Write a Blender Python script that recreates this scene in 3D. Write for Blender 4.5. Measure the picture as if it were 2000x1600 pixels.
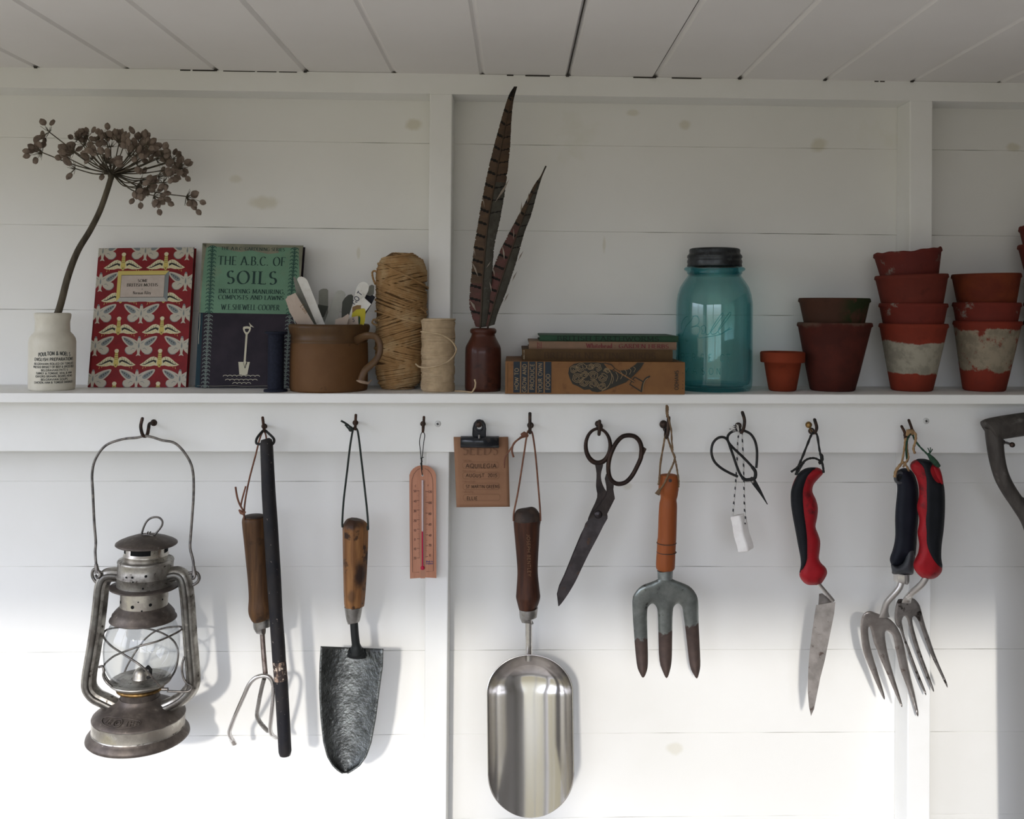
import bpy, bmesh, math, random
from mathutils import Vector, Matrix
from mathutils.geometry import tessellate_polygon
for _o in list(bpy.data.objects): bpy.data.objects.remove(_o)
SC = bpy.context.scene
COL = SC.collection
rnd = random.Random(11)
PI = math.pi

# ---------------------------------------------------------------- camera
F, PX, PY = 1844.0, 1067.0, 582.0
CAMLOC = Vector((0, -1.30, 1.50))
_n = Vector(((1005-PX)/F, -(600-PY)/F, -1)).normalized()
_u = Vector((1, -0.0078, 0))
_X = (_u - _u.dot(_n)*_n).normalized()
_Z = _X.cross(_n)
ROT = Matrix((_X, _n, _Z))
cam = bpy.data.cameras.new('camera'); cam.sensor_width = 36; cam.sensor_fit = 'HORIZONTAL'
cam.lens = 36*F/2000; cam.shift_x = (1000-PX)/2000; cam.shift_y = -(800-PY)/2000
cam.clip_start = 0.02; cam.clip_end = 60
co = bpy.data.objects.new('camera', cam); COL.objects.link(co)
co.matrix_world = Matrix.Translation(CAMLOC) @ ROT.to_4x4()
SC.camera = co

# ---------------------------------------------------------------- sky, sun, window portals, exposure
W = bpy.data.worlds.new('sky'); SC.world = W; W.use_nodes = True
nt = W.node_tree; nt.nodes.clear()
_o = nt.nodes.new('ShaderNodeOutputWorld'); _b = nt.nodes.new('ShaderNodeBackground')
_t = nt.nodes.new('ShaderNodeTexCoord'); _s = nt.nodes.new('ShaderNodeSeparateXYZ'); _r = nt.nodes.new('ShaderNodeValToRGB')
_m = nt.nodes.new('ShaderNodeMapRange'); _m.inputs['From Min'].default_value = -1; _m.inputs['From Max'].default_value = 1
nt.links.new(_t.outputs['Generated'], _s.inputs[0]); nt.links.new(_s.outputs['Z'], _m.inputs['Value'])
nt.links.new(_m.outputs[0], _r.inputs[0]); nt.links.new(_r.outputs[0], _b.inputs[0]); nt.links.new(_b.outputs[0], _o.inputs[0])
SKY = [(0.0, (.088, .082, .060)), (0.44, (.114, .107, .082)), (0.50, (.20, .20, .175)), (0.53, (.64, .69, .80)), (0.62, (.88, .93, 1.10)), (1.0, (.82, .88, 1.05))]
_cr = _r.color_ramp
for k, (p, c) in enumerate(SKY):
    e = _cr.elements[k] if k < 2 else _cr.elements.new(p)
    e.position = p; e.color = (*c, 1)
_b.inputs['Strength'].default_value = 11.0
SUN_DIR = Vector((.132, .936, -.326)).normalized()
sl = bpy.data.lights.new('sun', 'SUN'); sl.energy = 4.1; sl.angle = math.radians(2.8); sl.color = (1, .95, .88)
so = bpy.data.objects.new('sun', sl); COL.objects.link(so)
so.rotation_euler = SUN_DIR.to_track_quat('-Z', 'Y').to_euler(); so.location = (-.6, -4, 3)
YF = -2.0
WINS = [(-1.10, -.27), (-.24, .56)]; WZ = (.32, 1.775)
SIDE = (-1.60, -.26, .30, 1.77)   # window in the left wall: y0, y1, z0, z1
for a, b in WINS:
    pl = bpy.data.lights.new('window_portal', 'AREA'); pl.shape = 'RECTANGLE'; pl.size = b-a; pl.size_y = WZ[1]-WZ[0]; pl.cycles.is_portal = True
    po = bpy.data.objects.new('window_portal', pl); COL.objects.link(po)
    po.location = ((a+b)/2, YF-.10, (WZ[0]+WZ[1])/2); po.rotation_euler = (PI/2, 0, 0)
pl = bpy.data.lights.new('window_portal', 'AREA'); pl.shape = 'RECTANGLE'; pl.size = SIDE[1]-SIDE[0]; pl.size_y = SIDE[3]-SIDE[2]; pl.cycles.is_portal = True
po = bpy.data.objects.new('window_portal', pl); COL.objects.link(po)
po.location = (-1.29, (SIDE[0]+SIDE[1])/2, (SIDE[2]+SIDE[3])/2); po.rotation_euler = (PI/2, 0, -PI/2)
SC.view_settings.view_transform = 'Standard'; SC.view_settings.look = 'None'
SC.view_settings.gamma = 1; SC.view_settings.use_curve_mapping = False
SC.view_settings.exposure = -1.02
SC.cycles.max_bounces = 10; SC.cycles.diffuse_bounces = 5; SC.cycles.glossy_bounces = 5; SC.cycles.transmission_bounces = 10; SC.cycles.transparent_max_bounces = 12
SC.cycles.caustics_reflective = False; SC.cycles.caustics_refractive = False; SC.cycles.sample_clamp_indirect = 6
SC.cycles.use_denoising = True

# ---------------------------------------------------------------- helpers
def at(px, py, off=0.0):
    """point on the upright plane `off` metres in front of the wall boards seen at pixel (px, py)"""
    d = ROT @ Vector(((px-PX)/F, -(py-PY)/F, -1))
    return CAMLOC + d*((-off-CAMLOC.y)/d.y)
def mpp(off): return (1.30-off)/F
def lerp(a, b, t): return a+(b-a)*t
def interp(xs, ys, x):
    if x <= xs[0]: return ys[0]
    for k in range(1, len(xs)):
        if x <= xs[k]:
            t = (x-xs[k-1])/(xs[k]-xs[k-1]); return lerp(ys[k-1], ys[k], t)
    return ys[-1]
def spline(pts, n=6, closed=False):
    """Catmull-Rom through the points (any dimension)"""
    P = [tuple(p) for p in pts]; N = len(P); out = []
    def g(i): return P[i % N] if closed else P[max(0, min(N-1, i))]
    for i in range(N if closed else N-1):
        a, b, c, d = g(i-1), g(i), g(i+1), g(i+2)
        for k in range(n):
            t = k/n
            out.append(tuple(.5*((2*q)+(r-p)*t+(2*p-5*q+4*r-s)*t*t+(-p+3*q-3*r+s)*t**3) for p, q, r, s in zip(a, b, c, d)))
    if not closed: out.append(P[-1])
    return out
class MB:
    def __init__(s): s.v = []; s.f = []; s.m = []; s.sm = []
    def add(s, vs, fs, m=0, smooth=True):
        o = len(s.v); s.v += [Vector(v) for v in vs]
        for f in fs: s.f.append([i+o for i in f]); s.m.append(m); s.sm.append(smooth)
    def box(s, a, b, m=0, M=None):
        vs = [Vector((x, y, z)) for z in (a[2], b[2]) for y in (a[1], b[1]) for x in (a[0], b[0])]
        if M: vs = [M @ v for v in vs]
        s.add(vs, [(0,2,3,1),(4,5,7,6),(0,1,5,4),(2,6,7,3),(0,4,6,2),(1,3,7,5)], m, False)
    def hexa(s, vs, m=0):
        """8 corners: front quad (4) then back quad (4), same order"""
        s.add(vs, [(0,1,2,3),(7,6,5,4),(0,4,5,1),(1,5,6,2),(2,6,7,3),(3,7,4,0)], m, False)
    def tube(s, pts, r, n=10, closed=False, caps=True, m=0, flat=None, up=None, twist=0):
        """flat: second radius factor across `up`"""
        P = [Vector(p) for p in pts]; N = len(P)
        R = r if isinstance(r, (list, tuple)) else [r]*N
        T = []
        for i in range(N):
            a = P[(i-1) % N] if closed or i else P[i]; b = P[(i+1) % N] if closed or i < N-1 else P[i]
            t = b-a
            T.append(t.normalized() if t.length > 1e-12 else Vector((0, 0, 1)))
        u = Vector(up) if up else (Vector((0, 1, 0)) if abs(T[0].y) < .9 else Vector((1, 0, 0)))
        vs = []
        for i in range(N):
            u = (Vector(up) if up else u); u = u-u.dot(T[i])*T[i]
            u = u.normalized() if u.length > 1e-6 else T[i].orthogonal().normalized()
            w = T[i].cross(u)
            fr = R[i] if isinstance(R[i], (tuple, list)) else (R[i], R[i]*(flat if flat else 1))
            for k in range(n):
                a = 2*PI*k/n + twist*i
                vs.append(P[i]+w*math.cos(a)*fr[0]+u*math.sin(a)*fr[1])
        fs = []
        for i in range(N if closed else N-1):
            j = (i+1) % N
            for k in range(n): fs.append((i*n+k, i*n+(k+1) % n, j*n+(k+1) % n, j*n+k))
        s.add(vs, fs, m, True)
        if caps and not closed:
            s.add(vs[:n], [tuple(range(n))[::-1]], m, False); s.add(vs[-n:], [tuple(range(n))], m, False)
    def lathe(s, prof, c=(0, 0, 0), n=48, m=0, M=None, mats=None, a0=0, a1=2*PI):
        full = abs(a1-a0-2*PI) < 1e-6; K = n if full else n+1
        vs = []
        for r, z in prof:
            for k in range(K):
                a = a0+(a1-a0)*k/n
                v = Vector((r*math.cos(a), r*math.sin(a), z))
                vs.append((M @ v if M else v)+Vector(c))
        for i in range(len(prof)-1):
            fs = []
            for k in range(n):
                q = (k+1) % K
                fs.append((i*K+k, i*K+q, (i+1)*K+q, (i+1)*K+k))
            if i == 0: base = len(s.v); s.v += vs
            for f in fs: s.f.append([x+base for x in f]); s.m.append(mats[i] if mats else m); s.sm.append(True)
    def surf(s, fn, nu, nv, m=0, closed_u=False):
        vs = [fn(i/nu, j/nv) for j in range(nv+1) for i in range(nu if closed_u else nu+1)]
        K = nu if closed_u else nu+1
        fs = [(j*K+i, j*K+(i+1) % K, (j+1)*K+(i+1) % K, (j+1)*K+i) for j in range(nv) for i in range(nu)]
        s.add(vs, fs, m, True)
    def plate(s, loops, mapf, t0, t1, m=0, side_smooth=False):
        """loops: outline plus holes, 2-D; mapf(x, y, t) gives the point; extruded t0..t1"""
        tri = tessellate_polygon([[Vector((p[0], p[1], 0)) for p in L] for L in loops])
        fl = [p for L in loops for p in L]; n = len(fl)
        def sg(t):
            a, b, c = (fl[i] for i in t); return (b[0]-a[0])*(c[1]-a[1])-(b[1]-a[1])*(c[0]-a[0])
        s.add([mapf(p[0], p[1], t1) for p in fl], [t if sg(t) > 0 else t[::-1] for t in tri], m, False)
        s.add([mapf(p[0], p[1], t0) for p in fl], [t[::-1] if sg(t) > 0 else t for t in tri], m, False)
        for L in loops:
            k = len(L)
            s.add([mapf(p[0], p[1], t0) for p in L]+[mapf(p[0], p[1], t1) for p in L], [(i, (i+1) % k, k+(i+1) % k, k+i) for i in range(k)], m, side_smooth)
    def flatpoly(s, loops, mapf, m=0):
        tri = tessellate_polygon([[Vector((p[0], p[1], 0)) for p in L] for L in loops])
        fl = [p for L in loops for p in L]
        s.add([mapf(p[0], p[1]) for p in fl], tri, m, False)
    def ribbon(s, pts, w, mapf, m=0, nib=None, closed=False):
        """2-D stroke of width w (or nib=(w_steep, w_flat)) mapped by mapf(x, y)"""
        P = [Vector((p[0], p[1])) for p in pts]; N = len(P); L = []; Rr = []
        for i in range(N):
            a = P[i-1] if (i or closed) else P[i]; b = P[(i+1) % N] if (i < N-1 or closed) else P[i]
            t = b-a; t = t.normalized() if t.length > 1e-9 else Vector((1, 0)); nn = Vector((-t.y, t.x))
            ww = w[i] if isinstance(w, (list, tuple)) else w
            if nib: ww = nib[1]+(nib[0]-nib[1])*abs(t.y)**1.5
            L.append(P[i]+nn*ww/2); Rr.append(P[i]-nn*ww/2)
        vs = [mapf(p.x, p.y) for p in L]+[mapf(p.x, p.y) for p in Rr]
        s.add(vs, [(i, (i+1) % N, N+(i+1) % N, N+i) for i in range(N if closed else N-1)], m, False)
    def build(s, name, mats, parent=None, mods=None, recalc=True, origin=None):
        me = bpy.data.meshes.new(name)
        o = origin if origin is not None else (parent.matrix_world.translation if False else (parent['_loc'] if parent is not None and '_loc' in parent else (0, 0, 0)))
        o = Vector(o)
        me.from_pydata([v-o for v in s.v], [], s.f)
        for mt in (mats if isinstance(mats, (list, tuple)) else [mats]): me.materials.append(mt)
        me.polygons.foreach_set('material_index', s.m); me.polygons.foreach_set('use_smooth', s.sm)
        if recalc:
            bm = bmesh.new(); bm.from_mesh(me); bmesh.ops.recalc_face_normals(bm, faces=bm.faces); bm.to_mesh(me); bm.free()
        me.update()
        ob = bpy.data.objects.new(name, me); COL.objects.link(ob)
        if parent is not None: ob.parent = parent; ob.location = o - Vector(parent['_loc'])
        else: ob.location = o
        ob['_loc'] = tuple(o)
        for md in (mods or []): md(ob)
        return ob
def m_bevel(w, seg=2, ang=35):
    def f(o):
        m = o.modifiers.new('bevel', 'BEVEL'); m.width = w; m.segments = seg; m.limit_method = 'ANGLE'; m.angle_limit = math.radians(ang); m.harden_normals = False
    return f
def m_sub(l=1):
    def f(o):
        m = o.modifiers.new('subdivision', 'SUBSURF'); m.levels = l; m.render_levels = l
    return f
def m_solid(t, off=0):
    def f(o):
        m = o.modifiers.new('solidify', 'SOLIDIFY'); m.thickness = t; m.offset = off
    return f
def m_weld(d=1e-5):
    def f(o):
        m = o.modifiers.new('weld', 'WELD'); m.merge_threshold = d
    return f
def tag(o, label=None, cat=None, group=None, kind=None):
    if label: o['label'] = label
    if cat: o['category'] = cat
    if group: o['group'] = group
    if kind: o['kind'] = kind
    return o
def thing(name, loc, label, cat, group=None):
    o = bpy.data.objects.new(name, None); COL.objects.link(o); o.empty_display_size = .02
    o.location = loc; o['_loc'] = tuple(loc)
    return tag(o, label, cat, group)
def struct(name, mb, mt, mods=None): return tag(mb.build(name, mt, mods=mods), kind='structure')

# ---------------------------------------------------------------- materials
def stain_below(m, z, amp, soft, col, col2, lean=0):
    """second surface below height z (object space), ragged edge"""
    nt = m.node_tree; bs = [n for n in nt.nodes if n.type == 'BSDF_PRINCIPLED'][0]; tc = [n for n in nt.nodes if n.type == 'TEX_COORD'][0]
    nz = node(nt, 'TexNoise'); nz.inputs['Scale'].default_value = 110; nz.inputs['Detail'].default_value = 6; nt.links.new(tc.outputs['Object'], nz.inputs['Vector'])
    sx = node(nt, 'SeparateXYZ'); nt.links.new(tc.outputs['Object'], sx.inputs[0])
    a = node(nt, 'Math', operation='MULTIPLY_ADD'); nt.links.new(nz.outputs[0], a.inputs[0]); a.inputs[1].default_value = amp; nt.links.new(sx.outputs['Z'], a.inputs[2])
    l = node(nt, 'Math', operation='MULTIPLY_ADD'); nt.links.new(sx.outputs['X'], l.inputs[0]); l.inputs[1].default_value = lean; nt.links.new(a.outputs[0], l.inputs[2])
    r = node(nt, 'MapRange', interpolation_type='SMOOTHSTEP'); r.inputs['From Min'].default_value = z+soft+amp*.5; r.inputs['From Max'].default_value = z-soft+amp*.5; nt.links.new(l.outputs[0], r.inputs['Value'])
    c = node(nt, 'Mix', data_type='RGBA'); c.inputs[6].default_value = (*col, 1); c.inputs[7].default_value = (*col2, 1); nt.links.new(nz.outputs[0], c.inputs[0])
    mx = node(nt, 'Mix', data_type='RGBA'); nt.links.new(r.outputs[0], mx.inputs[0]); nt.links.new(bs.inputs['Base Color'].links[0].from_socket, mx.inputs[6]); nt.links.new(c.outputs[2], mx.inputs[7]); nt.links.new(mx.outputs[2], bs.inputs['Base Color'])
    for nm, v in (('Metallic', .35), ('Roughness', .62)):
        f = node(nt, 'Mix', data_type='FLOAT'); f.inputs[2].default_value = bs.inputs[nm].default_value; f.inputs[3].default_value = v
        if bs.inputs[nm].is_linked: nt.links.new(bs.inputs[nm].links[0].from_socket, f.inputs[2])
        nt.links.new(r.outputs[0], f.inputs[0]); nt.links.new(f.outputs[0], bs.inputs[nm])
    return m
def node(nt, t, **kw):
    n = nt.nodes.new('ShaderNode'+t)
    for k, v in kw.items(): setattr(n, k, v)
    return n
TW = {'old_dark_iron': (.6, .6, .6), 'ground_dark_steel': (.62, .6, .62), 'brown_bow_iron': (.7, .65, .62), 'weathered_grey_wood': (.78, .78, .78), 'hammered_grey_steel': (.72, .72, .72), 'salt_glazed_brown': (.62, .56, .42), 'crock_rim_glaze': (.62, .56, .46), 'terracotta_new': (.6, .48, .5), 'terracotta_limed': (.85, .7, .8), 'terracotta_crusted': (.85, .7, .8), 'terracotta_red': (.8, .65, .8), 'terracotta_plain': (.75, .6, .7),
    'terracotta_dusty': (.8, .65, .75), 'terracotta_orange': (.65, .55, .6), 'terracotta_dark': (.85, .6, .6), 'terracotta_mossy': (.85, .8, .75), 'zinc_lid': (.42, .45, .46), 'tan_jacket': (.48, .40, .33), 'tan_lettering': (.6, .55, .5),
    'treacle_glaze': (.7, .7, .7), 'cream_string': (1, .91, .74), 'orange_varnished_wood': (.60, .52, .48), 'brown_paper': (.54, .50, .46), 'packet_faint_print': (.55, .5, .46), 'red_cover': (.8, .8, .8), 'jacket_green': (.85, .88, .85),
    'oiled_ash_handle': (.62, .62, .62), 'dark_ash_handle': (.65, .62, .62), 'golden_ash_handle': (.78, .75, .7), 'pale_beech': (.78, .72, .7), 'beech_groove': (.78, .72, .7), 'zinced_steel_rusting': (.8, .8, .78), 'faded_pink_boards': (.62, .58, .52),
    'olive_brown_cloth': (.75, .7, .65), 'dark_green_cloth': (.8, .85, .8), 'raffia': (.8,)*3, 'jute_string': (.8,)*3, 'moth_white': (.9,)*3, 'label_paper': (.85,)*3, 'page_edges': (.6,)*3}
def mat(name, c, rough=.6, metal=0, c2=None, scale=20, lo=.4, hi=.6, c3=None, scale3=60, lo3=.55, hi3=.65, bump=0, bscale=None, bdist=.001, stretch=(1, 1, 1),
        rough2=None, coat=0, sheen=0, trans=0, ior=1.45, spec=.24, detail=5, aniso=0):
    k_ = TW.get(name, (1, 1, 1)); c = tuple(a*b for a, b in zip(c, k_)); c2 = c2 and tuple(a*b for a, b in zip(c2, k_)); c3 = c3 and tuple(a*b for a, b in zip(c3, k_))
    m = bpy.data.materials.new(name); m.use_nodes = True; nt = m.node_tree; nt.nodes.clear()
    out = node(nt, 'OutputMaterial'); b = node(nt, 'BsdfPrincipled'); nt.links.new(b.outputs[0], out.inputs[0])
    I = b.inputs
    I['Base Color'].default_value = (*c, 1); I['Roughness'].default_value = rough; I['Metallic'].default_value = metal
    I['Coat Weight'].default_value = coat; I['Sheen Weight'].default_value = sheen; I['Transmission Weight'].default_value = trans
    I['IOR'].default_value = ior; I['Specular IOR Level'].default_value = spec; I['Anisotropic'].default_value = aniso
    tc = node(nt, 'TexCoord'); mp = node(nt, 'Mapping'); mp.inputs['Scale'].default_value = stretch
    nt.links.new(tc.outputs['Object'], mp.inputs[0])
    col = None
    def noise(sc, det=detail, raw=False):
        n = node(nt, 'TexNoise'); n.inputs['Scale'].default_value = sc; n.inputs['Detail'].default_value = det; n.inputs['Roughness'].default_value = .6
        nt.links.new(tc.outputs['Object'] if raw else mp.outputs[0], n.inputs['Vector']); return n
    def rng(n, a, z):
        r = node(nt, 'MapRange'); r.inputs['From Min'].default_value = a; r.inputs['From Max'].default_value = z; nt.links.new(n.outputs[0], r.inputs['Value']); return r
    if c2:
        n1 = noise(scale); r1 = rng(n1, lo, hi)
        mx = node(nt, 'Mix', data_type='RGBA'); mx.inputs[6].default_value = (*c, 1); mx.inputs[7].default_value = (*c2, 1)
        nt.links.new(r1.outputs[0], mx.inputs[0]); col = mx.outputs[2]
        if rough2 is not None:
            rr = node(nt, 'MapRange'); rr.inputs['To Min'].default_value = rough; rr.inputs['To Max'].default_value = rough2
            nt.links.new(r1.outputs[0], rr.inputs['Value']); nt.links.new(rr.outputs[0], I['Roughness'])
    if c3:
        n3 = noise(scale3, raw=True); r3 = rng(n3, lo3, hi3)
        mx = node(nt, 'Mix', data_type='RGBA'); mx.inputs[6].default_value = (*c, 1); mx.inputs[7].default_value = (*c3, 1)
        if col: nt.links.new(col, mx.inputs[6])
        nt.links.new(r3.outputs[0], mx.inputs[0]); col = mx.outputs[2]
    if col: nt.links.new(col, I['Base Color'])
    if bump:
        nb = noise(bscale or scale*2, 6); bu = node(nt, 'Bump'); bu.inputs['Strength'].default_value = bump; bu.inputs['Distance'].default_value = bdist
        nt.links.new(nb.outputs[0], bu.inputs['Height']); nt.links.new(bu.outputs[0], I['Normal'])
    m['bsdf'] = b.name
    return m
M = {}
M['paint'] = mat('white_paint', (.80, .795, .765), .55, c2=(.77, .765, .73), scale=3, c3=(.72, .71, .63), scale3=5, lo3=.66, hi3=.78, bump=.25, bscale=120, bdist=.0006, spec=.35)
def knots(m, lst, col=(.62, .59, .48), org=(0, 0, 0), off=0):
    nt = m.node_tree; bs = [n for n in nt.nodes if n.type == 'BSDF_PRINCIPLED'][0]; tc = [n for n in nt.nodes if n.type == 'TEX_COORD'][0]
    nz = node(nt, 'TexNoise'); nz.inputs['Scale'].default_value = 60; nz.inputs['Detail'].default_value = 5; nt.links.new(tc.outputs['Object'], nz.inputs['Vector'])
    acc = None
    for px, py, rx, rz, k in lst:
        p = at(px, py, off)-Vector(org)
        mp = node(nt, 'Mapping'); mp.inputs['Location'].default_value = (-p.x/rx, 0, -p.z/rz); mp.inputs['Scale'].default_value = (1/rx, 0, 1/rz); nt.links.new(tc.outputs['Object'], mp.inputs[0])
        ln = node(nt, 'VectorMath', operation='LENGTH'); nt.links.new(mp.outputs[0], ln.inputs[0])
        ad = node(nt, 'Math', operation='ADD'); nt.links.new(ln.outputs['Value'], ad.inputs[0]); nt.links.new(nz.outputs[0], ad.inputs[1])
        mr = node(nt, 'MapRange', interpolation_type='SMOOTHSTEP'); mr.inputs['From Min'].default_value = 1.55; mr.inputs['From Max'].default_value = .9; mr.inputs['To Max'].default_value = k; nt.links.new(ad.outputs[0], mr.inputs['Value'])
        if acc is None: acc = mr.outputs[0]
        else:
            mx = node(nt, 'Math', operation='MAXIMUM'); nt.links.new(acc, mx.inputs[0]); nt.links.new(mr.outputs[0], mx.inputs[1]); acc = mx.outputs[0]
    src = bs.inputs['Base Color'].links[0].from_socket
    mx = node(nt, 'Mix', data_type='RGBA'); nt.links.new(acc, mx.inputs[0]); nt.links.new(src, mx.inputs[6]); mx.inputs[7].default_value = (*col, 1); nt.links.new(mx.outputs[2], bs.inputs['Base Color'])
knots(M['paint'], [(808, 243, .014, .010, .8), (1338, 244, .010, .009, .7), (1236, 220, .012, .006, .6), (1600, 284, .016, .012, .8), (1980, 288, .012, .008, .8), (516, 396, .024, .011, .7), (462, 350, .010, .007, .5), (1180, 478, .003, .012, .6), (1318, 1462, .014, .010, .5), (700, 495, .003, .010, .6), (1225, 950, .008, .006, .5)])
M['paint_ceil'] = mat('ceiling_paint', (.80, .78, .76), .55, c2=(.76, .74, .72), scale=2, bump=.25, bscale=90, bdist=.0006, spec=.35)
M['paint_trim'] = mat('trim_paint', (.82, .82, .80), .5, c2=(.79, .79, .76), scale=6, bump=.3, bscale=90, bdist=.0006, spec=.4)
M['gap'] = mat('board_gap_shadow_wood', (.05, .045, .04), .9)
M['out_wall'] = mat('bare_boards', (.24, .23, .21), .8, c2=(.19, .18, .16), scale=6)
M['in_wall'] = mat('inside_paint', (.52, .515, .49), .6, c2=(.48, .47, .44), scale=4)
M['floorwood'] = mat('floor_boards', (.36, .33, .29), .7, c2=(.28, .25, .22), scale=5, stretch=(1, .1, 1))
M['black_iron'] = mat('black_iron', (.028, .026, .026), .5, .6, c2=(.06, .045, .038), scale=80, bump=.2, bscale=300, bdist=.0004)
M['rust_iron'] = mat('rusty_iron', (.05, .035, .028), .75, .4, c2=(.10, .05, .03), scale=120, bump=.4, bscale=300, bdist=.0005)

# ---------------------------------------------------------------- the shed: boards, studs, rail, shelf, ceiling, front wall
BOARD_Y = [(268, 284, 294), (438, 452, 461), (604, 614, 619), (770, 775, 778), (940, 940, 943), (1107, 1106, 1107), (1275, 1269, 1268), (1440, 1433, 1429), (1608, 1598, 1590)]
# joint heights read at px 0, 1000, 1950
XL, XR = -1.25, 1.25
ZC = at(1000, 146, .045).z
def joint_z(k):
    a, b, c = BOARD_Y[k]; p, q, r = at(0, a), at(1000, b), at(1950, c)
    s = (r.z-p.z)/(r.x-p.x)
    return lambda x: (p.z+s*(x-p.x))*.5 + .5*interp([p.x, q.x, r.x], [p.z, q.z, r.z], x)
JZ = [lambda x: ZC+.02] + [joint_z(k) for k in range(len(BOARD_Y))]
z_last = JZ[-1](0); step = .121
for k in range(1, 8): JZ.append(lambda x, k=k: z_last-step*k)
JZ[-1] = lambda x: -.01
wb = MB(); G = .0009
xs = [XL+(XR-XL)*k/240 for k in range(241)]
for k in range(len(JZ)-1):
    top, bot = JZ[k], JZ[k+1]; r = random.Random(k)
    dy = [r.uniform(-.0003, .0003)]*241
    vs = []
    for i, x in enumerate(xs):
        def gp_(kk, x): return max(.00002, .00010+.00020*math.sin(x*9+kk*2.1)+.00018*math.sin(x*31+kk)+.00022*math.sin(x*83+kk*5))
        zt = top(x)-gp_(k, x)/2; zb = bot(x)+gp_(k+1, x)/2; y = dy[i]
        vs += [(x, y+.0005, zt), (x, y, zt-.0005), (x, y, zb+.0005), (x, y+.0005, zb), (x, .018, zt), (x, .018, zb)]
    fs = []
    for i in range(240):
        a, b = i*6, (i+1)*6
        fs += [(a, a+1, b+1, b), (a+1, a+2, b+2, b+1), (a+2, a+3, b+3, b+2), (a, b, b+4, a+4), (a+3, a+5, b+5, b+3), (a+4, b+4, b+5, a+5)]
    wb.add(vs, fs, 0, False)
wb.box((XL, .019, 0), (XR, .03, ZC+.05), 1)
def boxpx(mb, pts, d0, d1, m=0):
    """quad given by four pixel corners (tl, tr, br, bl) on its front face off=d1, going back to d0"""
    fr = [at(x, y, d1) for x, y in pts]; bk = [Vector((p.x, -d0, p.z)) for p in fr]
    mb.hexa(fr+bk, m)
struct('wall_back', wb, [M['paint'], M['gap']], [])
BEV = [m_bevel(.0015, 2)]
SD = .044   # stud depth
b = MB()    # wall plate
tl, tr = at(0, 124, SD), at(2000, 154, SD); bl, br = at(0, 171, SD), at(2000, 200, SD)
def exz(p, q, x): return p.z+(q.z-p.z)*(x-p.x)/(q.x-p.x)
v = [(XL, -SD, ZC), (XR, -SD, ZC), (XR, -SD, exz(bl, br, XR)), (XL, -SD, exz(bl, br, XL))]
b.hexa([Vector(p) for p in v]+[Vector((p[0], 0.0, p[2])) for p in v])
for xa, xb in ((352, 372), (376, 420), (436, 498), (502, 540), (545, 580), (1026, 1074), (1237, 1276), (1312, 1370), (1708, 1716), (1719, 1728), (990, 1003)):
    p_, q_ = at(xa, 140, SD), at(xb, 140, SD); b.box((p_.x, -SD-.0003, ZC-.0016), (q_.x, -SD+.002, ZC+.0002), 1)
struct('trim_1', b, [M['paint_trim'], M['gap']], [])
plate_z = lambda x: exz(bl, br, x)
# rail under the shelf (hooks are screwed to it)
RF = .064   # rail face
b = MB()
p, q = at(0, 882, RF), at(2000, 885.5, RF); SH = .1075
ZS = 1.5-SH           # shelf top, measured at x = 0
sl_ = (at(2000, 770.5, .125).z-at(0, 767, .125).z)/(at(2000, 770, .125).x-at(0, 767, .125).x)
s0 = at(1000, 769.5, .125).z
zsh = lambda x: s0+sl_*x
rail_b = lambda x: exz(p, q, x)
ST = .0118
v = [(XL, zsh(XL)-ST), (XR, zsh(XR)-ST), (XR, rail_b(XR)), (XL, rail_b(XL))]
b.hexa([Vector((x, -RF, z)) for x, z in v]+[Vector((x, -SD, z)) for x, z in v])
struct('trim_2', b, M['paint_trim'], BEV)
# studs
def stud(name, xa, xb, ztop, zbot):
    b = MB()
    (x0, x1), (x2, x3) = xa, xb
    v = [(x0, ztop), (x1, ztop), (x3, zbot), (x2, zbot)]
    b.hexa([Vector((x, -SD, z)) for x, z in v]+[Vector((x, 0.0, z)) for x, z in v])
    struct(name, b, M['paint_trim'], BEV)
A0, A1 = at(839.5, 190, SD).x, at(883.5, 190, SD).x; B0, B1 = at(834, 760, SD).x, at(879, 760, SD).x
zt, zb = at(860, 190, SD).z, 0.0
k = (zt-0)/(zt-at(860, 760, SD).z)
stud('trim_3', (A0, A1), (A0+(B0-A0)*.9, A1+(B1-A1)*.9), plate_z(A0)+.0005, 0)
A0, A1 = at(1777.5, 198, SD).x, at(1822, 198, SD).x
stud('trim_4', (A0, A1), (A0, A1), plate_z(A0)+.0005, 0)
stud('trim_5', (-1.22, -1.18), (-1.22, -1.18), plate_z(-1.2)+.0005, 0)
stud('trim_6', (1.19, 1.235), (1.19, 1.235), plate_z(1.2)+.0005, 0)
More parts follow.
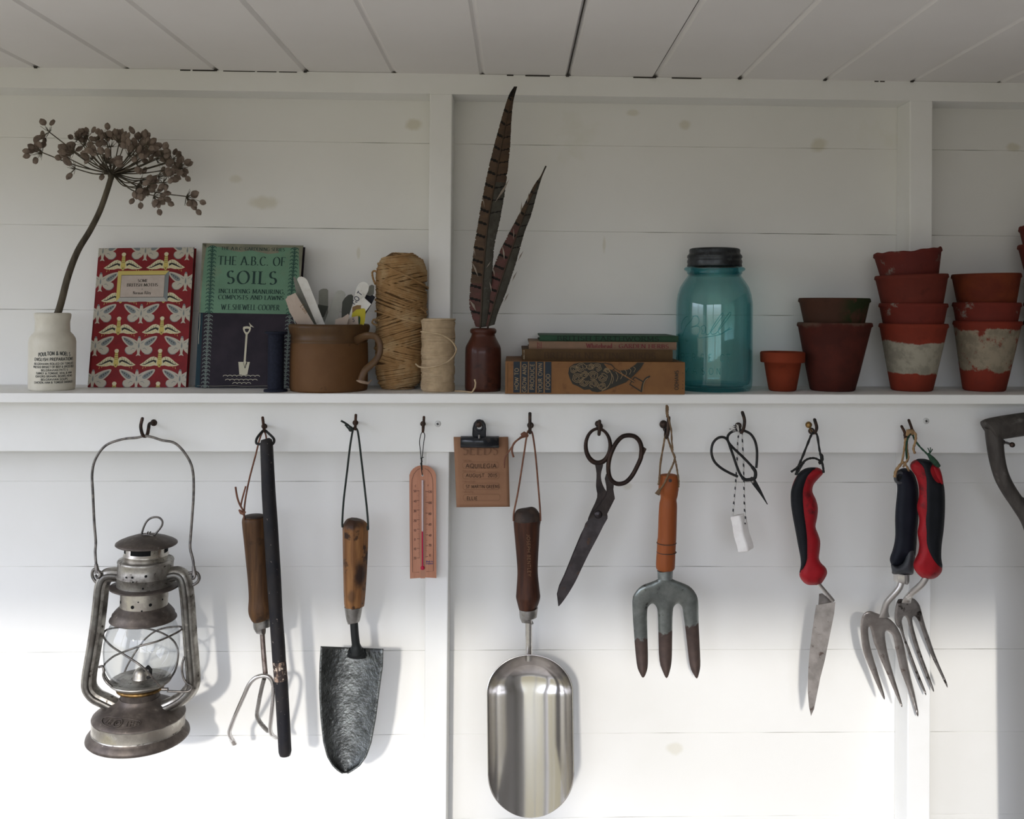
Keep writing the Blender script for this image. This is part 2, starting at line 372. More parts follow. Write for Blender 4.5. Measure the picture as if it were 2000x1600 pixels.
# ceiling boards running towards the camera
cb = MB()
jx = [at(px, py, SD).x for px, py in ((72, 124), (248, 127), (423, 131), (598, 136), (770, 140), (942, 144), (1110, 147), (1280, 148), (1446, 149), (1612, 151), (1782, 152), (1952, 153))]
jx = [jx[0]-.119*(5-k) for k in range(1, 5)]+jx+[jx[-1]+.119*k for k in (1, 2, 3, 4)]
jx = [x for x in jx if XL < x < XR]; jx = [XL]+jx+[XR]
dark = {4: 1, 5: 1, 7: 1, 10: 1, 11: 1}
for k in range(len(jx)-1):
    a, c = jx[k]+.0006, jx[k+1]-.0006; e = .0034
    z = ZC+random.Random(k*7).uniform(-.0005, .0005)
    pr = [(a, z+e*.9), (a+e, z), (c-e, z), (c, z+e*.9), (c, z+.016), (a, z+.016)]
    vs = [(x, y, zz) for y in (-.0, YF) for x, zz in pr]
    cb.add(vs, [(i, (i+1) % 6, 6+(i+1) % 6, 6+i) for i in range(6)]+[(0, 1, 2, 3, 4, 5), (6, 7, 8, 9, 10, 11)], 0, False)
    if jx[k+1] < XR: cb.box((c-.0005, YF, ZC+e*.9+.0001), (c+.0017, 0, ZC+.006), 0)
cb.box((XL, YF, ZC+.0165), (XR, .03, ZC+.03), 1)
for px, py in ((72, 124), (423, 131), (598, 136), (1110, 146), (1280, 148), (1446, 149), (1612, 150), (1782, 151)):
    x = at(px, py, SD).x; w = .0032; cb.add([(x-w, -SD-.0008, ZC-.0001), (x+w*.3, -SD-.0008, ZC-.0001), (x, -SD-.009, ZC-.0001), (x-w, -SD-.0008, ZC-.0016), (x+w*.3, -SD-.0008, ZC-.0016)], [(0, 1, 2), (0, 1, 4, 3), (0, 3, 2), (1, 4, 2), (3, 4, 2)], 1, False)
for px, py in ((1096, 146), (1262, 148)):
    x = at(px+14, py, SD).x; cb.box((x-.0012, -.42, ZC+.0005), (x-.0002, -SD, ZC+.0036), 1)
struct('ceiling', cb, [M['paint_ceil'], M['gap']])
# floor, side walls, front wall with its two windows
b = MB(); b.box((XL, YF, -.03), (XR, .03, -.001)); struct('floor', b, M['floorwood'])
b = MB(); s0_, s1_, s2_, s3_ = SIDE
b.box((XL-.03, YF, -.03), (XL, s0_, ZC+.03)); b.box((XL-.03, s1_, -.03), (XL, .03, ZC+.03)); b.box((XL-.03, s0_, -.03), (XL, s1_, s2_)); b.box((XL-.03, s0_, s3_), (XL, s1_, ZC+.03))
struct('wall_left', b, M['paint_ceil'])
b = MB(); b.box((XL-.025, s0_, s2_), (XL-.005, s1_, s2_+.03)); b.box((XL-.025, s0_, s3_-.03), (XL-.005, s1_, s3_)); b.box((XL-.025, s0_, s2_), (XL-.005, s0_+.03, s3_)); b.box((XL-.025, s1_-.03, s2_), (XL-.005, s1_, s3_)); b.box((XL-.025, (s0_+s1_)/2-.012, s2_), (XL-.005, (s0_+s1_)/2+.012, s3_))
struct('window_3', b, M['paint_trim'])
b = MB(); b.box((XR, YF, -.03), (XR+.03, .03, ZC+.03)); struct('wall_right', b, M['out_wall'])
b = MB(); y0, y1 = YF-.05, YF
edges = [XL-.03] + [e for w in WINS for e in w] + [XR+.03]
b.box((XL-.03, y0, -.03), (XR+.03, y1, WZ[0])); b.box((XL-.03, y0, WZ[1]), (XR+.03, y1, ZC+.03))
for i in range(0, len(edges), 2): b.box((edges[i], y0, WZ[0]), (edges[i+1], y1, WZ[1]))
struct('wall_front', b, M['in_wall'])
for k, (a, c) in enumerate(WINS):
    b = MB(); t = .018
    b.box((a, y0+.01, WZ[0]), (c, y1-.01, WZ[0]+t)); b.box((a, y0+.01, WZ[1]-t*.4), (c, y1-.01, WZ[1]))
    b.box((a, y0+.01, WZ[0]), (a+t, y1-.01, WZ[1])); b.box((c-t, y0+.01, WZ[0]), (c, y1-.01, WZ[1]))
    struct('window_%d' % (k+1), b, M['paint_trim'])
# shelf
b = MB()
sh = thing('wall_shelf', (0, -.06, zsh(0)), 'long white painted board shelf across the whole wall above the row of hooks', 'shelf')
v = [(XL+.001, zsh(XL)), (XR-.001, zsh(XR)), (XR-.001, zsh(XR)-ST), (XL+.001, zsh(XL)-ST)]
def notch(x0, x1):
    v = [(x0, zsh(x0)), (x1, zsh(x1)), (x1, zsh(x1)-ST), (x0, zsh(x0)-ST)]
    return v
b.hexa([Vector((x, -.125, z)) for x, z in v]+[Vector((x, -SD-.0003, z)) for x, z in v])
b.build('board', M['paint_trim'], sh, [m_bevel(.0012, 2)])
xss = [-1.18, at(834, 760, SD).x-.0005, at(879.5, 760, SD).x+.0005, at(1777.5, 198, SD).x-.0005, at(1822, 198, SD).x+.0005, 1.19]
for i in range(0, 6, 2):
    b = MB(); v = notch(xss[i], xss[i+1])
    b.hexa([Vector((x, -SD-.0002, z)) for x, z in v]+[Vector((x, -.0012, z)) for x, z in v])
    b.build('board', M['paint_trim'], sh)
ZSH = zsh
# ---------------------------------------------------------------- lettering drawn as pen strokes (cap height 1, baseline 0, y up)
def arc(cx, cy, rx, ry, a0, a1, n=10):
    return [(cx+rx*math.cos(math.radians(a0+(a1-a0)*k/n)), cy+ry*math.sin(math.radians(a0+(a1-a0)*k/n))) for k in range(n+1)]
GL = {
'A': (.78, [[(.04,0),(.39,1)], [(.39,1),(.74,0)], [(.16,.36),(.62,.36)]]),
'B': (.66, [[(.12,0),(.12,1)], [(.12,1),(.3,1)]+arc(.3,.76,.22,.24,90,-90)+[(.12,.52)], [(.12,.52),(.34,.52)]+arc(.34,.26,.25,.26,90,-90)+[(.12,0)]]),
'C': (.76, [arc(.42,.5,.36,.51,45,315,18)]),
'D': (.78, [[(.12,0),(.12,1)], [(.12,1),(.3,1)]+arc(.3,.5,.42,.5,90,-90,14)+[(.12,0)]]),
'E': (.6, [[(.12,0),(.12,1)], [(.12,1),(.52,1)], [(.12,.52),(.46,.52)], [(.12,0),(.54,0)]]),
'F': (.56, [[(.12,0),(.12,1)], [(.12,1),(.52,1)], [(.12,.52),(.44,.52)]]),
'G': (.8, [arc(.42,.5,.36,.51,45,300,18)+[(.68,.1),(.68,.45)], [(.5,.45),(.72,.45)]]),
'H': (.8, [[(.12,0),(.12,1)], [(.68,0),(.68,1)], [(.12,.52),(.68,.52)]]),
'I': (.3, [[(.15,0),(.15,1)]]),
'J': (.4, [[(.26,1),(.26,.15)]+arc(.1,.15,.16,.18,0,-120,6)]),
'K': (.7, [[(.12,0),(.12,1)], [(.62,1),(.14,.45)], [(.26,.58),(.66,0)]]),
'L': (.56, [[(.12,0),(.12,1)], [(.12,0),(.52,0)]]),
'M': (.92, [[(.12,0),(.14,1)], [(.14,1),(.46,.12)], [(.46,.12),(.78,1)], [(.78,1),(.8,0)]]),
'N': (.8, [[(.12,0),(.12,1)], [(.12,1),(.68,0)], [(.68,0),(.68,1)]]),
'O': (.86, [arc(.43,.5,.37,.51,90,450,24)]),
'P': (.6, [[(.12,0),(.12,1)], [(.12,1),(.3,1)]+arc(.3,.73,.24,.27,90,-90)+[(.12,.46)]]),
'Q': (.86, [arc(.43,.5,.37,.51,90,450,24), [(.48,.2),(.84,-.18)]]),
'R': (.68, [[(.12,0),(.12,1)], [(.12,1),(.3,1)]+arc(.3,.75,.22,.25,90,-90)+[(.12,.5)], [(.3,.5),(.64,0)]]),
'S': (.58, [arc(.3,.74,.2,.26,40,270,12)+arc(.29,.24,.22,.25,90,-140,12)]),
'T': (.7, [[(.35,0),(.35,1)], [(.04,1),(.66,1)]]),
'U': (.76, [[(.12,1),(.12,.32)]+arc(.38,.32,.26,.33,180,360,12)+[(.64,1)]]),
'V': (.74, [[(.04,1),(.38,0)], [(.38,0),(.7,1)]]),
'W': (1.08, [[(.04,1),(.32,0)], [(.32,0),(.54,.9)], [(.54,.9),(.78,0)], [(.78,0),(1.04,1)]]),
'X': (.7, [[(.06,1),(.64,0)], [(.62,1),(.06,0)]]),
'Y': (.68, [[(.04,1),(.34,.5)], [(.64,1),(.34,.5)], [(.34,.5),(.34,0)]]),
'Z': (.66, [[(.08,1),(.58,1),(.06,0),(.6,0)]]),
'0': (.6, [arc(.3,.5,.24,.5,90,450,18)]), '1': (.4, [[(.08,.8),(.22,1),(.22,0)]]),
'2': (.58, [arc(.28,.74,.22,.26,160,-30,10)+[(.06,0),(.54,0)]]), '3': (.56, [arc(.26,.76,.2,.24,150,-80,9)+arc(.26,.26,.24,.27,80,-150,10)]),
'4': (.6, [[(.42,0),(.42,1),(.05,.3),(.56,.3)]]), '5': (.56, [[(.48,1),(.14,1),(.1,.56)]+arc(.26,.31,.24,.3,110,-140,12)]),
'6': (.58, [[(.44,1),(.14,.5)]+arc(.3,.28,.22,.28,150,-210,18)]), '8': (.56, [arc(.28,.75,.18,.24,90,450,14), arc(.28,.26,.22,.26,90,450,14)]),
'9': (.58, [arc(.28,.7,.22,.28,0,360,18), [(.5,.7),(.3,0)]]),
'.': (.26, [[(.1,0),(.1,.09)]]), ',': (.24, [[(.12,.08),(.06,-.14)]]), ':': (.26, [[(.12,.0),(.12,.09)], [(.12,.45),(.12,.54)]]), '-': (.36, [[(.05,.42),(.31,.42)]]),
'&': (.8, [[(.72,0),(.2,.72)]+arc(.34,.8,.15,.2,200,-20,8)+[(.14,.3)]+arc(.3,.22,.22,.22,150,300,8)+[(.7,.45)]]), '+': (.5, [[(.05,.5),(.45,.5)], [(.25,.3),(.25,.7)]]),
'a': (.5, [[(.1,.5),(.25,.6),(.38,.5),(.38,0)], arc(.24,.18,.15,.18,60,400,12)]), 'b': (.52, [[(.1,0),(.1,1)], arc(.27,.28,.18,.29,150,-160,12)]),
'c': (.46, [arc(.27,.29,.19,.3,50,310,12)]), 'd': (.54, [[(.42,0),(.42,1)], arc(.25,.28,.18,.29,30,340,12)]), 'e': (.5, [[(.08,.32),(.42,.32)]+arc(.25,.3,.18,.3,0,310,12)]),
'f': (.34, [[(.3,.95),(.16,.85),(.14,0)], [(.03,.58),(.28,.58)]]), 'g': (.52, [arc(.25,.32,.17,.26,0,360,12), [(.42,.58),(.42,-.2),(.2,-.3)]]),
'h': (.54, [[(.1,0),(.1,1)], [(.1,.42),(.26,.6),(.42,.45),(.42,0)]]), 'i': (.24, [[(.12,0),(.12,.6)], [(.12,.78),(.12,.88)]]), 'k': (.5, [[(.1,0),(.1,1)], [(.42,.6),(.12,.28),(.44,0)]]),
'l': (.24, [[(.12,0),(.12,1)]]), 'm': (.8, [[(.1,0),(.1,.6)], [(.1,.42),(.24,.6),(.38,.45),(.38,0)], [(.38,.42),(.54,.6),(.68,.45),(.68,0)]]),
'n': (.54, [[(.1,0),(.1,.6)], [(.1,.42),(.26,.6),(.42,.45),(.42,0)]]), 'o': (.52, [arc(.26,.3,.19,.3,90,450,14)]), 'p': (.52, [[(.1,.6),(.1,-.3)], arc(.27,.3,.18,.29,150,-160,12)]),
'r': (.38, [[(.1,0),(.1,.6)], [(.1,.4),(.22,.58),(.36,.56)]]), 's': (.42, [arc(.21,.45,.12,.15,30,270,8)+arc(.2,.16,.14,.16,90,-150,8)]), 't': (.34, [[(.14,.85),(.14,.1),(.3,.02)], [(.02,.6),(.28,.6)]]),
'u': (.54, [[(.1,.6),(.1,.15),(.24,0),(.42,.18)], [(.42,.6),(.42,0)]]), 'v': (.46, [[(.05,.6),(.23,0),(.41,.6)]]), 'w': (.7, [[(.05,.6),(.19,0),(.34,.5),(.5,0),(.64,.6)]]), 'y': (.46, [[(.05,.6),(.24,.02)], [(.42,.6),(.14,-.3)]]),
}
def text(mb, s, mapf, x0, y0, h, m, width=None, style='serif', wt=.12, gap=.08, align='l', jit=0, space=.42):
    """lay text out with its baseline at y0 (y grows downwards, units of mapf), height h; `width` stretches it to fit"""
    adv = [GL[c][0]+gap if c in GL else space for c in s]
    tot = (sum(adv)-gap)*h; sx = (width/tot) if width else 1
    x = x0 - (tot*sx/2 if align == 'c' else 0); r = random.Random(len(s)*7+3)
    for c, a in zip(s, adv):
        if c in GL:
            jx, jy, js = (r.uniform(-jit, jit)*h for _ in range(3)) if jit else (0, 0, 0)
            def q(p): return (x+jx+(p[0]*h+js*p[1])*sx, y0+jy-p[1]*h)
            for st in GL[c][1]:
                pts = [q(p) for p in st]
                if style == 'serif':
                    ws = []
                    for i in range(len(pts)):
                        a_, b_ = pts[max(0, i-1)], pts[min(len(pts)-1, i+1)]
                        th = math.atan2(-(b_[1]-a_[1]), b_[0]-a_[0])
                        ws.append(h*(.28*wt+1.0*wt*abs(math.sin(th-math.radians(12)))**1.3))
                    mb.ribbon(pts, ws, mapf, m)
                    for e, f in ((0, 1), (-1, -2)):
                        p, o = st[e], st[f]
                        if abs(p[1]-round(p[1])) < .02 and 0 <= p[1] <= 1 and abs(p[1]-o[1]) > 1.2*abs(p[0]-o[0]) and c not in 'CGSOQU,.:':
                            sg = -1 if p[1] > .5 else 1
                            mb.ribbon([q((p[0]-wt*1.1, p[1]+sg*wt*.15)), q((p[0]+wt*1.1, p[1]+sg*wt*.15))], h*wt*.32, mapf, m)
                        elif c in 'EFLT' and abs(p[1]-o[1]) < .01 and (p[0] > .3 or c == 'T'):
                            mb.ribbon([q((p[0], p[1]-.09*(1 if p[1] > .5 else -1))), q(p)], h*wt*.4, mapf, m)
                else:
                    mb.ribbon(pts, h*wt, mapf, m)
        x += a*h*sx
def inflate(mb, loops, mapf, h, dm, step, m=0, back=True, pw=.5, mfun=None):
    """pillow-shaped body over an outline: height h, reached dm inside the edge; mapf(x, y, t)"""
    from mathutils.geometry import delaunay_2d_cdt
    V = []; E = []
    for L in loops:
        b = len(V); k = len(L)
        # resample so that edges are no longer than 1.5 steps
        R = []
        for i in range(k):
            a, c = L[i], L[(i+1) % k]; d = math.hypot(c[0]-a[0], c[1]-a[1]); n = max(1, int(d/(step*1.4)))
            R += [(lerp(a[0], c[0], j/n), lerp(a[1], c[1], j/n)) for j in range(n)]
        V += R; E += [(b+i, b+(i+1) % len(R)) for i in range(len(R))]
    nb = len(V)
    segs = [(V[a], V[c]) for a, c in E]
    def inside(x, y):
        c = False
        for (x1, y1), (x2, y2) in segs:
            if (y1 > y) != (y2 > y) and x < (x2-x1)*(y-y1)/(y2-y1)+x1: c = not c
        return c
    def dist(x, y):
        best = 1e9
        for (x1, y1), (x2, y2) in segs:
            dx, dy = x2-x1, y2-y1; l = dx*dx+dy*dy
            t = 0 if l < 1e-12 else max(0, min(1, ((x-x1)*dx+(y-y1)*dy)/l))
            best = min(best, (x-x1-t*dx)**2+(y-y1-t*dy)**2)
        return math.sqrt(best)
    xs_ = [p[0] for p in V]; ys_ = [p[1] for p in V]; row = 0; y = min(ys_)+step*.3
    while y < max(ys_):
        x = min(xs_)+(step*.5 if row % 2 else 0)
        while x < max(xs_):
            if inside(x, y) and dist(x, y) > step*.45: V.append((x, y))
            x += step
        y += step*.87; row += 1
    for off in (.28*step,):   # a ring close to the edge keeps the roll-off round
        pass
    vv, ee, ff, _, _, _ = delaunay_2d_cdt([Vector(p) for p in V], E, [], 1, 1e-7)
    D = [min(1, dist(p.x, p.y)/dm) for p in vv]
    H = [h*max(0, 1-(1-d)**2)**pw for d in D]
    ff = [list(f) for f in ff if inside(sum(vv[i].x for i in f)/len(f), sum(vv[i].y for i in f)/len(f))]
    for sgn in ((1, -1) if back else (1,)):
        base = len(mb.v)
        mb.v += [Vector(mapf(p.x, p.y, sgn*t)) for p, t in zip(vv, H)]
        for f in ff:
            mi = mfun(sum(vv[i].x for i in f)/len(f), sum(vv[i].y for i in f)/len(f)) if mfun else m
            mb.f.append([i+base for i in (f if sgn > 0 else f[::-1])]); mb.m.append(mi); mb.sm.append(True)
def solo(name, mb, mats, loc, label, cat, group=None, mods=None):
    return tag(mb.build(name, mats, None, mods, origin=loc), label, cat, group)
def pm(off):
    return lambda x, y, t=0: at(x, y, off+t)
def shelfpt(px, off):
    p = at(px, 700, off); return Vector((p.x, -off, ZSH(p.x)))
def mpx(px, off):
    """metres per pixel across a round body away from the middle of the view"""
    return mpp(off)*math.cos(math.atan((px-PX)/F))
def prof(pc, off, pts, zb=None):
    """(half-width px, y px) silhouette pairs -> (radius, height above the shelf) pairs"""
    k = mpx(pc, off); z0 = zb if zb is not None else shelfpt(pc, off).z
    return [(hw*k, max(0, at(pc, y, off).z-z0)) for hw, y in pts]

# ---------------------------------------------------------------- the white stoneware jar and its dried seed head
M['stoneware'] = mat('glazed_stoneware', (.66, .63, .54), .32, c2=(.60, .57, .48), scale=40, c3=(.22, .20, .16), scale3=220, lo3=.74, hi3=.8, bump=.05, bscale=60)
M['print'] = mat('black_print', (.07, .075, .07), .5)
J = shelfpt(102, .078)
b = MB()
b.lathe(prof(102, .078, [(0, 758), (38, 770), (44, 770), (46, 756), (46.5, 720), (46.5, 668), (45, 660), (40, 653), (35, 648), (34.5, 640), (34, 628), (36, 620), (36.5, 614), (35, 611.5), (31, 611), (29, 616), (29, 645), (40, 662), (41, 740), (0, 745)]), J)
def cylmap(c, R, half):
    """x in metres around the front of a cylinder, y in metres above its foot"""
    return lambda x, y: (c.x+R*math.sin(x/R), c.y-R*math.cos(x/R), c.z+y)
R_ = 46.5*mpx(102, .078)+.0002; k_ = mpx(102, .078)
def jm(x, y): return cylmap(J, R_, 0)((x-105)*k_+R_*.56, (760-y)*k_)
lines = [('POULTON & NOEL\'S', 683, 7.5, 66), ('ENGLISH PREPARATIONS', 695, 6.3, 84), ('BELGRAVIAN ROLLED OX TONGUES', 703.5, 4.3, 86), ('PRESSED BRISKET OF BEEF & SPICED BEEF', 710.2, 4.3, 90), ('BELGRAVIAN PATE\'S', 717, 4.2, 54),
         ('TURKEY & TONGUE, VEAL & HAM', 723.5, 4.2, 76), ('OXFORD BRAWN, BOARS HEAD', 730, 4.2, 78), ('BELGRAVIAN SOUPS', 736.7, 4.2, 54), ('CHICKEN, HAM & TONGUE SAUSAGES', 743, 4.2, 84)]
for i, (s, y, h, w) in enumerate(lines):
    if i == 0:
        mp_ = lambda x, y: jm(x, y+((x-105)/34)**2*3.2)
    else: mp_ = jm
    text(b, s, mp_, 105, y, h, 1, width=w, style='sans', wt=.2, align='c')
solo('stoneware_jar', b, [M['stoneware'], M['print']], J, 'white stoneware jar with rows of black printed lettering at the left end of the shelf', 'jar')

M['stalk'] = mat('dried_stalk', (.050, .042, .031), .8, c2=(.12, .10, .07), scale=140, stretch=(1, 1, .08), lo=.4, hi=.65, bump=.5, bscale=200)
M['seed'] = mat('dried_seed', (.15, .112, .088), .7, c2=(.23, .18, .145), scale=180, c3=(.07, .05, .04), scale3=90, lo3=.5, hi3=.7)
S = thing('dried_seed_head', at(107, 640, .078), 'tall dried brown umbel seed head on a thick stalk standing in the white stoneware jar', 'dried flower')
b = MB(); st = [(92, 740, .07), (104, 640, .074), (115, 606, .076), (121, 585, .076), (134, 536, .078), (152, 490, .078), (176, 450, .078), (195, 412, .078), (208, 376, .078), (217, 347, .078)]
sp = spline(st, 5); b.tube([at(*p) for p in sp], [mpp(.078)*interp([0, .35, .7, 1], [6.6, 6.4, 5.4, 5.0], i/(len(sp)-1)) for i in range(len(sp))], 12)
b.tube([at(217, 350, .078), at(217, 340, .078)], [mpp(.078)*5, mpp(.078)*6.5], 10)
b.build('stalk', M['stalk'], S)
UMB = [(340,195,6,0),(270,400,8,0),(545,465,6,0),(630,270,5,-.02),(720,250,6,-.03),(770,470,7,.02),(830,300,8,-.02),(915,255,3,-.01),(1040,300,9,0),(1240,300,10,-.01),(1215,370,5,.02),(1210,500,6,.03),(1130,430,5,.03),
       (1410,470,7,0),(1525,600,5,.01),(1640,550,8,-.01),(1480,700,6,.03),(1210,740,7,.04),(1385,830,8,.04),(1710,840,9,.01),(1000,520,4,-.04),(900,500,7,.04),(1320,440,6,-.02),(1540,500,5,-.03),(600,560,3,.03)]
UMB += [(700, 325, 7, -.03), (955, 345, 5, -.02), (1080, 350, 5, .02), (1300, 340, 7, .03), (1330, 400, 6, .0), (1190, 435, 6, -.03), (1465, 430, 5, .02), (1570, 480, 5, -.02), (1250, 680, 5, -.02), (1310, 760, 5, .02), (1430, 640, 4, -.03), (590, 400, 5, .02), (850, 420, 4, .03)]
rr = random.Random(5)
hub = Vector(at(217, 343, .078))
for (cx, cy, ns, dz) in UMB:
    px, py = 30+cx/5.128, 220+cy/5.128; off = .078+dz
    b = MB(); c = Vector(at(px, py, off)); d = (c-hub)
    mid = hub+d*.5+Vector((0, 0, -.006 if cy > 560 else -.002))
    ray = spline([hub, hub+d*.12+Vector((0, 0, .001)), mid, c], 5)
    b.tube([Vector(p) for p in ray], [.00105-.0004*i/(len(ray)-1) for i in range(len(ray))], 6)
    dn = d.normalized()
    def seed(pos, ax, L, w, b=b):
        ax = ax.normalized(); side = ax.cross(Vector((rr.uniform(-.4, .4), 1, rr.uniform(-.4, .4)))).normalized(); nrm = ax.cross(side)
        pts = [pos+ax*L*t for t in (0, .12, .3, .52, .74, .9, 1.0)]
        rad = [(w*f, w*f*.34) for f in (.12, .62, .92, 1, .84, .42, .06)]
        b.tube(pts, rad, 8, m=1, up=nrm)
    for k in range(ns+rr.randint(18, 26)):
        th = rr.uniform(-1.9, 1.9); ps = rr.uniform(-1, 1)
        base_a = math.atan2(dn.z, dn.x)
        a = base_a+th*.8
        dr = Vector((math.cos(a), rr.uniform(-.7, .7), math.sin(a))).normalized()
        ln = rr.uniform(5, 19)*.00066
        e = c+dr*ln
        b.tube([c, c+dr*ln*.5+Vector((0, 0, -.0004)), e], [.00032, .00026, .0002], 4)
        if k < ns: seed(e, dr+Vector((0, 0, rr.uniform(-.15, .25))), rr.uniform(14, 18)*.00066, rr.uniform(5.2, 6.8)*.00066)
    b.build('seed_cluster', [M['stalk'], M['seed']], S)
# seeds that dangle below the umbel on their own pedicels
for (ux, uy, sx_, sy_) in [(1245,855,1255,935),(1190,840,1165,890),(1385,840,1445,1000),(1385,840,1560,915),(1710,840,1880,900),(1710,840,1838,1000),(1210,740,1215,838),(1660,600,1730,665),(1480,700,1450,770),(870,600,865,650),(270,400,105,385),(270,400,110,435),(1385,830,1480,828)]:
    b = MB(); p, q = at(30+ux/5.128, 220+uy/5.128, .085), at(30+sx_/5.128, 220+sy_/5.128, .088)
    v = (q-p); e = q-v.normalized()*.005
    b.tube([p, (p+e)/2, e], .00028, 4)
    ax = v.normalized(); n_ = Vector((0, 1, 0))
    b.tube([e+ax*.0095*t for t in (0, .12, .3, .52, .74, .9, 1)], [(.0036*f, .0013*f) for f in (.12, .62, .92, 1, .84, .42, .06)], 8, m=1, up=n_)
    b.build('dangling_seed', [M['stalk'], M['seed']], S)

# ---------------------------------------------------------------- upright books
M['red_cloth'] = mat('red_cover', (.24, .012, .015), .55, c2=(.19, .010, .013), scale=60, bump=.15, bscale=500, bdist=.0002)
M['moth_white'] = mat('moth_white', (.47, .43, .35), .6); M['moth_grey'] = mat('moth_grey', (.17, .19, .19), .6)
M['moth_yellow'] = mat('moth_yellow', (.50, .40, .12), .6); M['moth_cream'] = mat('moth_cream', (.56, .51, .33), .6); M['ink_dark'] = mat('print_ink', (.03, .028, .022), .6)
M['label_pink'] = mat('label_paper', (.52, .44, .38), .6, c2=(.47, .40, .34), scale=60)
M['pages'] = mat('page_edges', (.34, .29, .22), .85, c2=(.22, .18, .13), scale=150, stretch=(1, 1, .1), bump=.3, bscale=500)
M['worn'] = mat('worn_edge', (.36, .31, .23), .8, c2=(.10, .07, .05), scale=90)
def cover(tl, tr, br, bl, o_top, o_bot):
    """book front as a bilinear patch; returns map(u 0..1, v 0..1 down, t)"""
    P = [at(*tl, o_top), at(*tr, o_top), at(*br, o_bot), at(*bl, o_bot)]
    n = (P[1]-P[0]).cross(P[3]-P[0]).normalized()
    if n.y > 0: n = -n
    def f(u, v, t=0):
        return P[0]*(1-u)*(1-v)+P[1]*u*(1-v)+P[2]*u*v+P[3]*(1-u)*v+n*t
    return f
def block(b, f, u0, u1, v0, v1, t0, t1, m=0):
    fr = [f(u0, v0, t1), f(u1, v0, t1), f(u1, v1, t1), f(u0, v1, t1)]; bk = [f(u0, v0, t0), f(u1, v0, t0), f(u1, v1, t0), f(u0, v1, t0)]
    b.hexa(fr+bk, m)
f = cover((193, 485), (379, 483), (363, 756.5), (171, 756.5), .020, .047)
T = .0095
bk = thing('hardback_book', f(.5, 1, -.005), 'red hardback book patterned with white and yellow moths leaning upright against the wall', 'book', 'books standing upright on the shelf')
b = MB(); block(b, f, .015, .985, .008, .992, -T+.0015, -.0015); b.build('page_block', M['pages'], bk)
b = MB(); W_, H_ = 193.0, 273.0
def cm(x, y, lift=.00018): return f(min(1, max(0, x/W_)), min(1, max(0, y/H_)), lift)
block(b, f, 0, 1, 0, 1, -.0015, 0, 0); block(b, f, 0, 1, 0, 1, -T, -T+.0015, 0); block(b, f, 0, .02, 0, 1, -T, 0, 0)
def stamp(poly, cx, cy, m, lift, sm=True):
    pts = [(cx+x, cy+y) for x, y in poly]
    if max(p[0] for p in pts) < 1 or min(p[0] for p in pts) > W_-1 or min(p[1] for p in pts) > H_-2 or max(p[1] for p in pts) < 2: return
    cl = []
    for p in pts:
        q = (min(W_, max(0, p[0])), min(H_, max(0, p[1])))
        if not cl or abs(q[0]-cl[-1][0])+abs(q[1]-cl[-1][1]) > .05: cl.append(q)
    if len(cl) > 2: b.flatpoly([cl], lambda x, y: cm(x, y, lift), m)
def mir(P): return [(-x, y) for x, y in P][::-1]
def mothA(cx, cy):
    up = spline([(2, -6), (14, -13), (27, -17), (35, -17), (33, -10), (26, -2), (18, 3), (8, 2), (2, 0)], 3, True)
    band = spline([(12, -5), (22, -12), (32, -15), (28, -8), (19, 0), (12, 0)], 3, True)
    low = spline([(3, 0), (14, 1), (25, 4), (26, 11), (20, 17), (12, 16), (5, 10)], 3, True)
    lowg = spline([(18, 3), (25, 4), (27.5, 11), (21, 18), (11, 17), (18, 14), (21, 9)], 3, True)
    for s in (lambda P: P, mir):
        stamp(s(lowg), cx, cy, 2, .00012); stamp(s(low), cx, cy, 1, .00016); stamp(s(up), cx, cy, 1, .0002); stamp(s(band), cx, cy, 2, .00026)
        for k in range(4):
            x, y = 14+k*4.2, -4.5-k*2.6
            stamp(s([(x, y+1), (x+3.4, y-2), (x+3, y+1.2)]), cx, cy, 5, .0003)
        stamp(s([(8, 6), (12, 5), (16, 9), (15.5, 9.6), (12, 6.2), (8.4, 7)]), cx, cy, 2, .0003)
        stamp(s([(4, -4), (9, -7), (9.5, -6.2), (4.5, -3)]), cx, cy, 2, .0003)
    stamp(spline([(0, -17), (2.5, -14), (4, -4), (3.6, 8), (2.2, 16), (5, 21), (0, 19.5), (-5, 21), (-2.2, 16), (-3.6, 8), (-4, -4), (-2.5, -14)], 2, True), cx, cy, 1, .00034)
    stamp([(-1.8, -17), (1.8, -17), (2, -13.5), (-2, -13.5)], cx, cy, 2, .00042)
    stamp([(-.4, -5), (.5, -5), (1.6, 2), (.5, 6), (-.5, 6), (-1.6, 2)], cx, cy, 2, .00040)
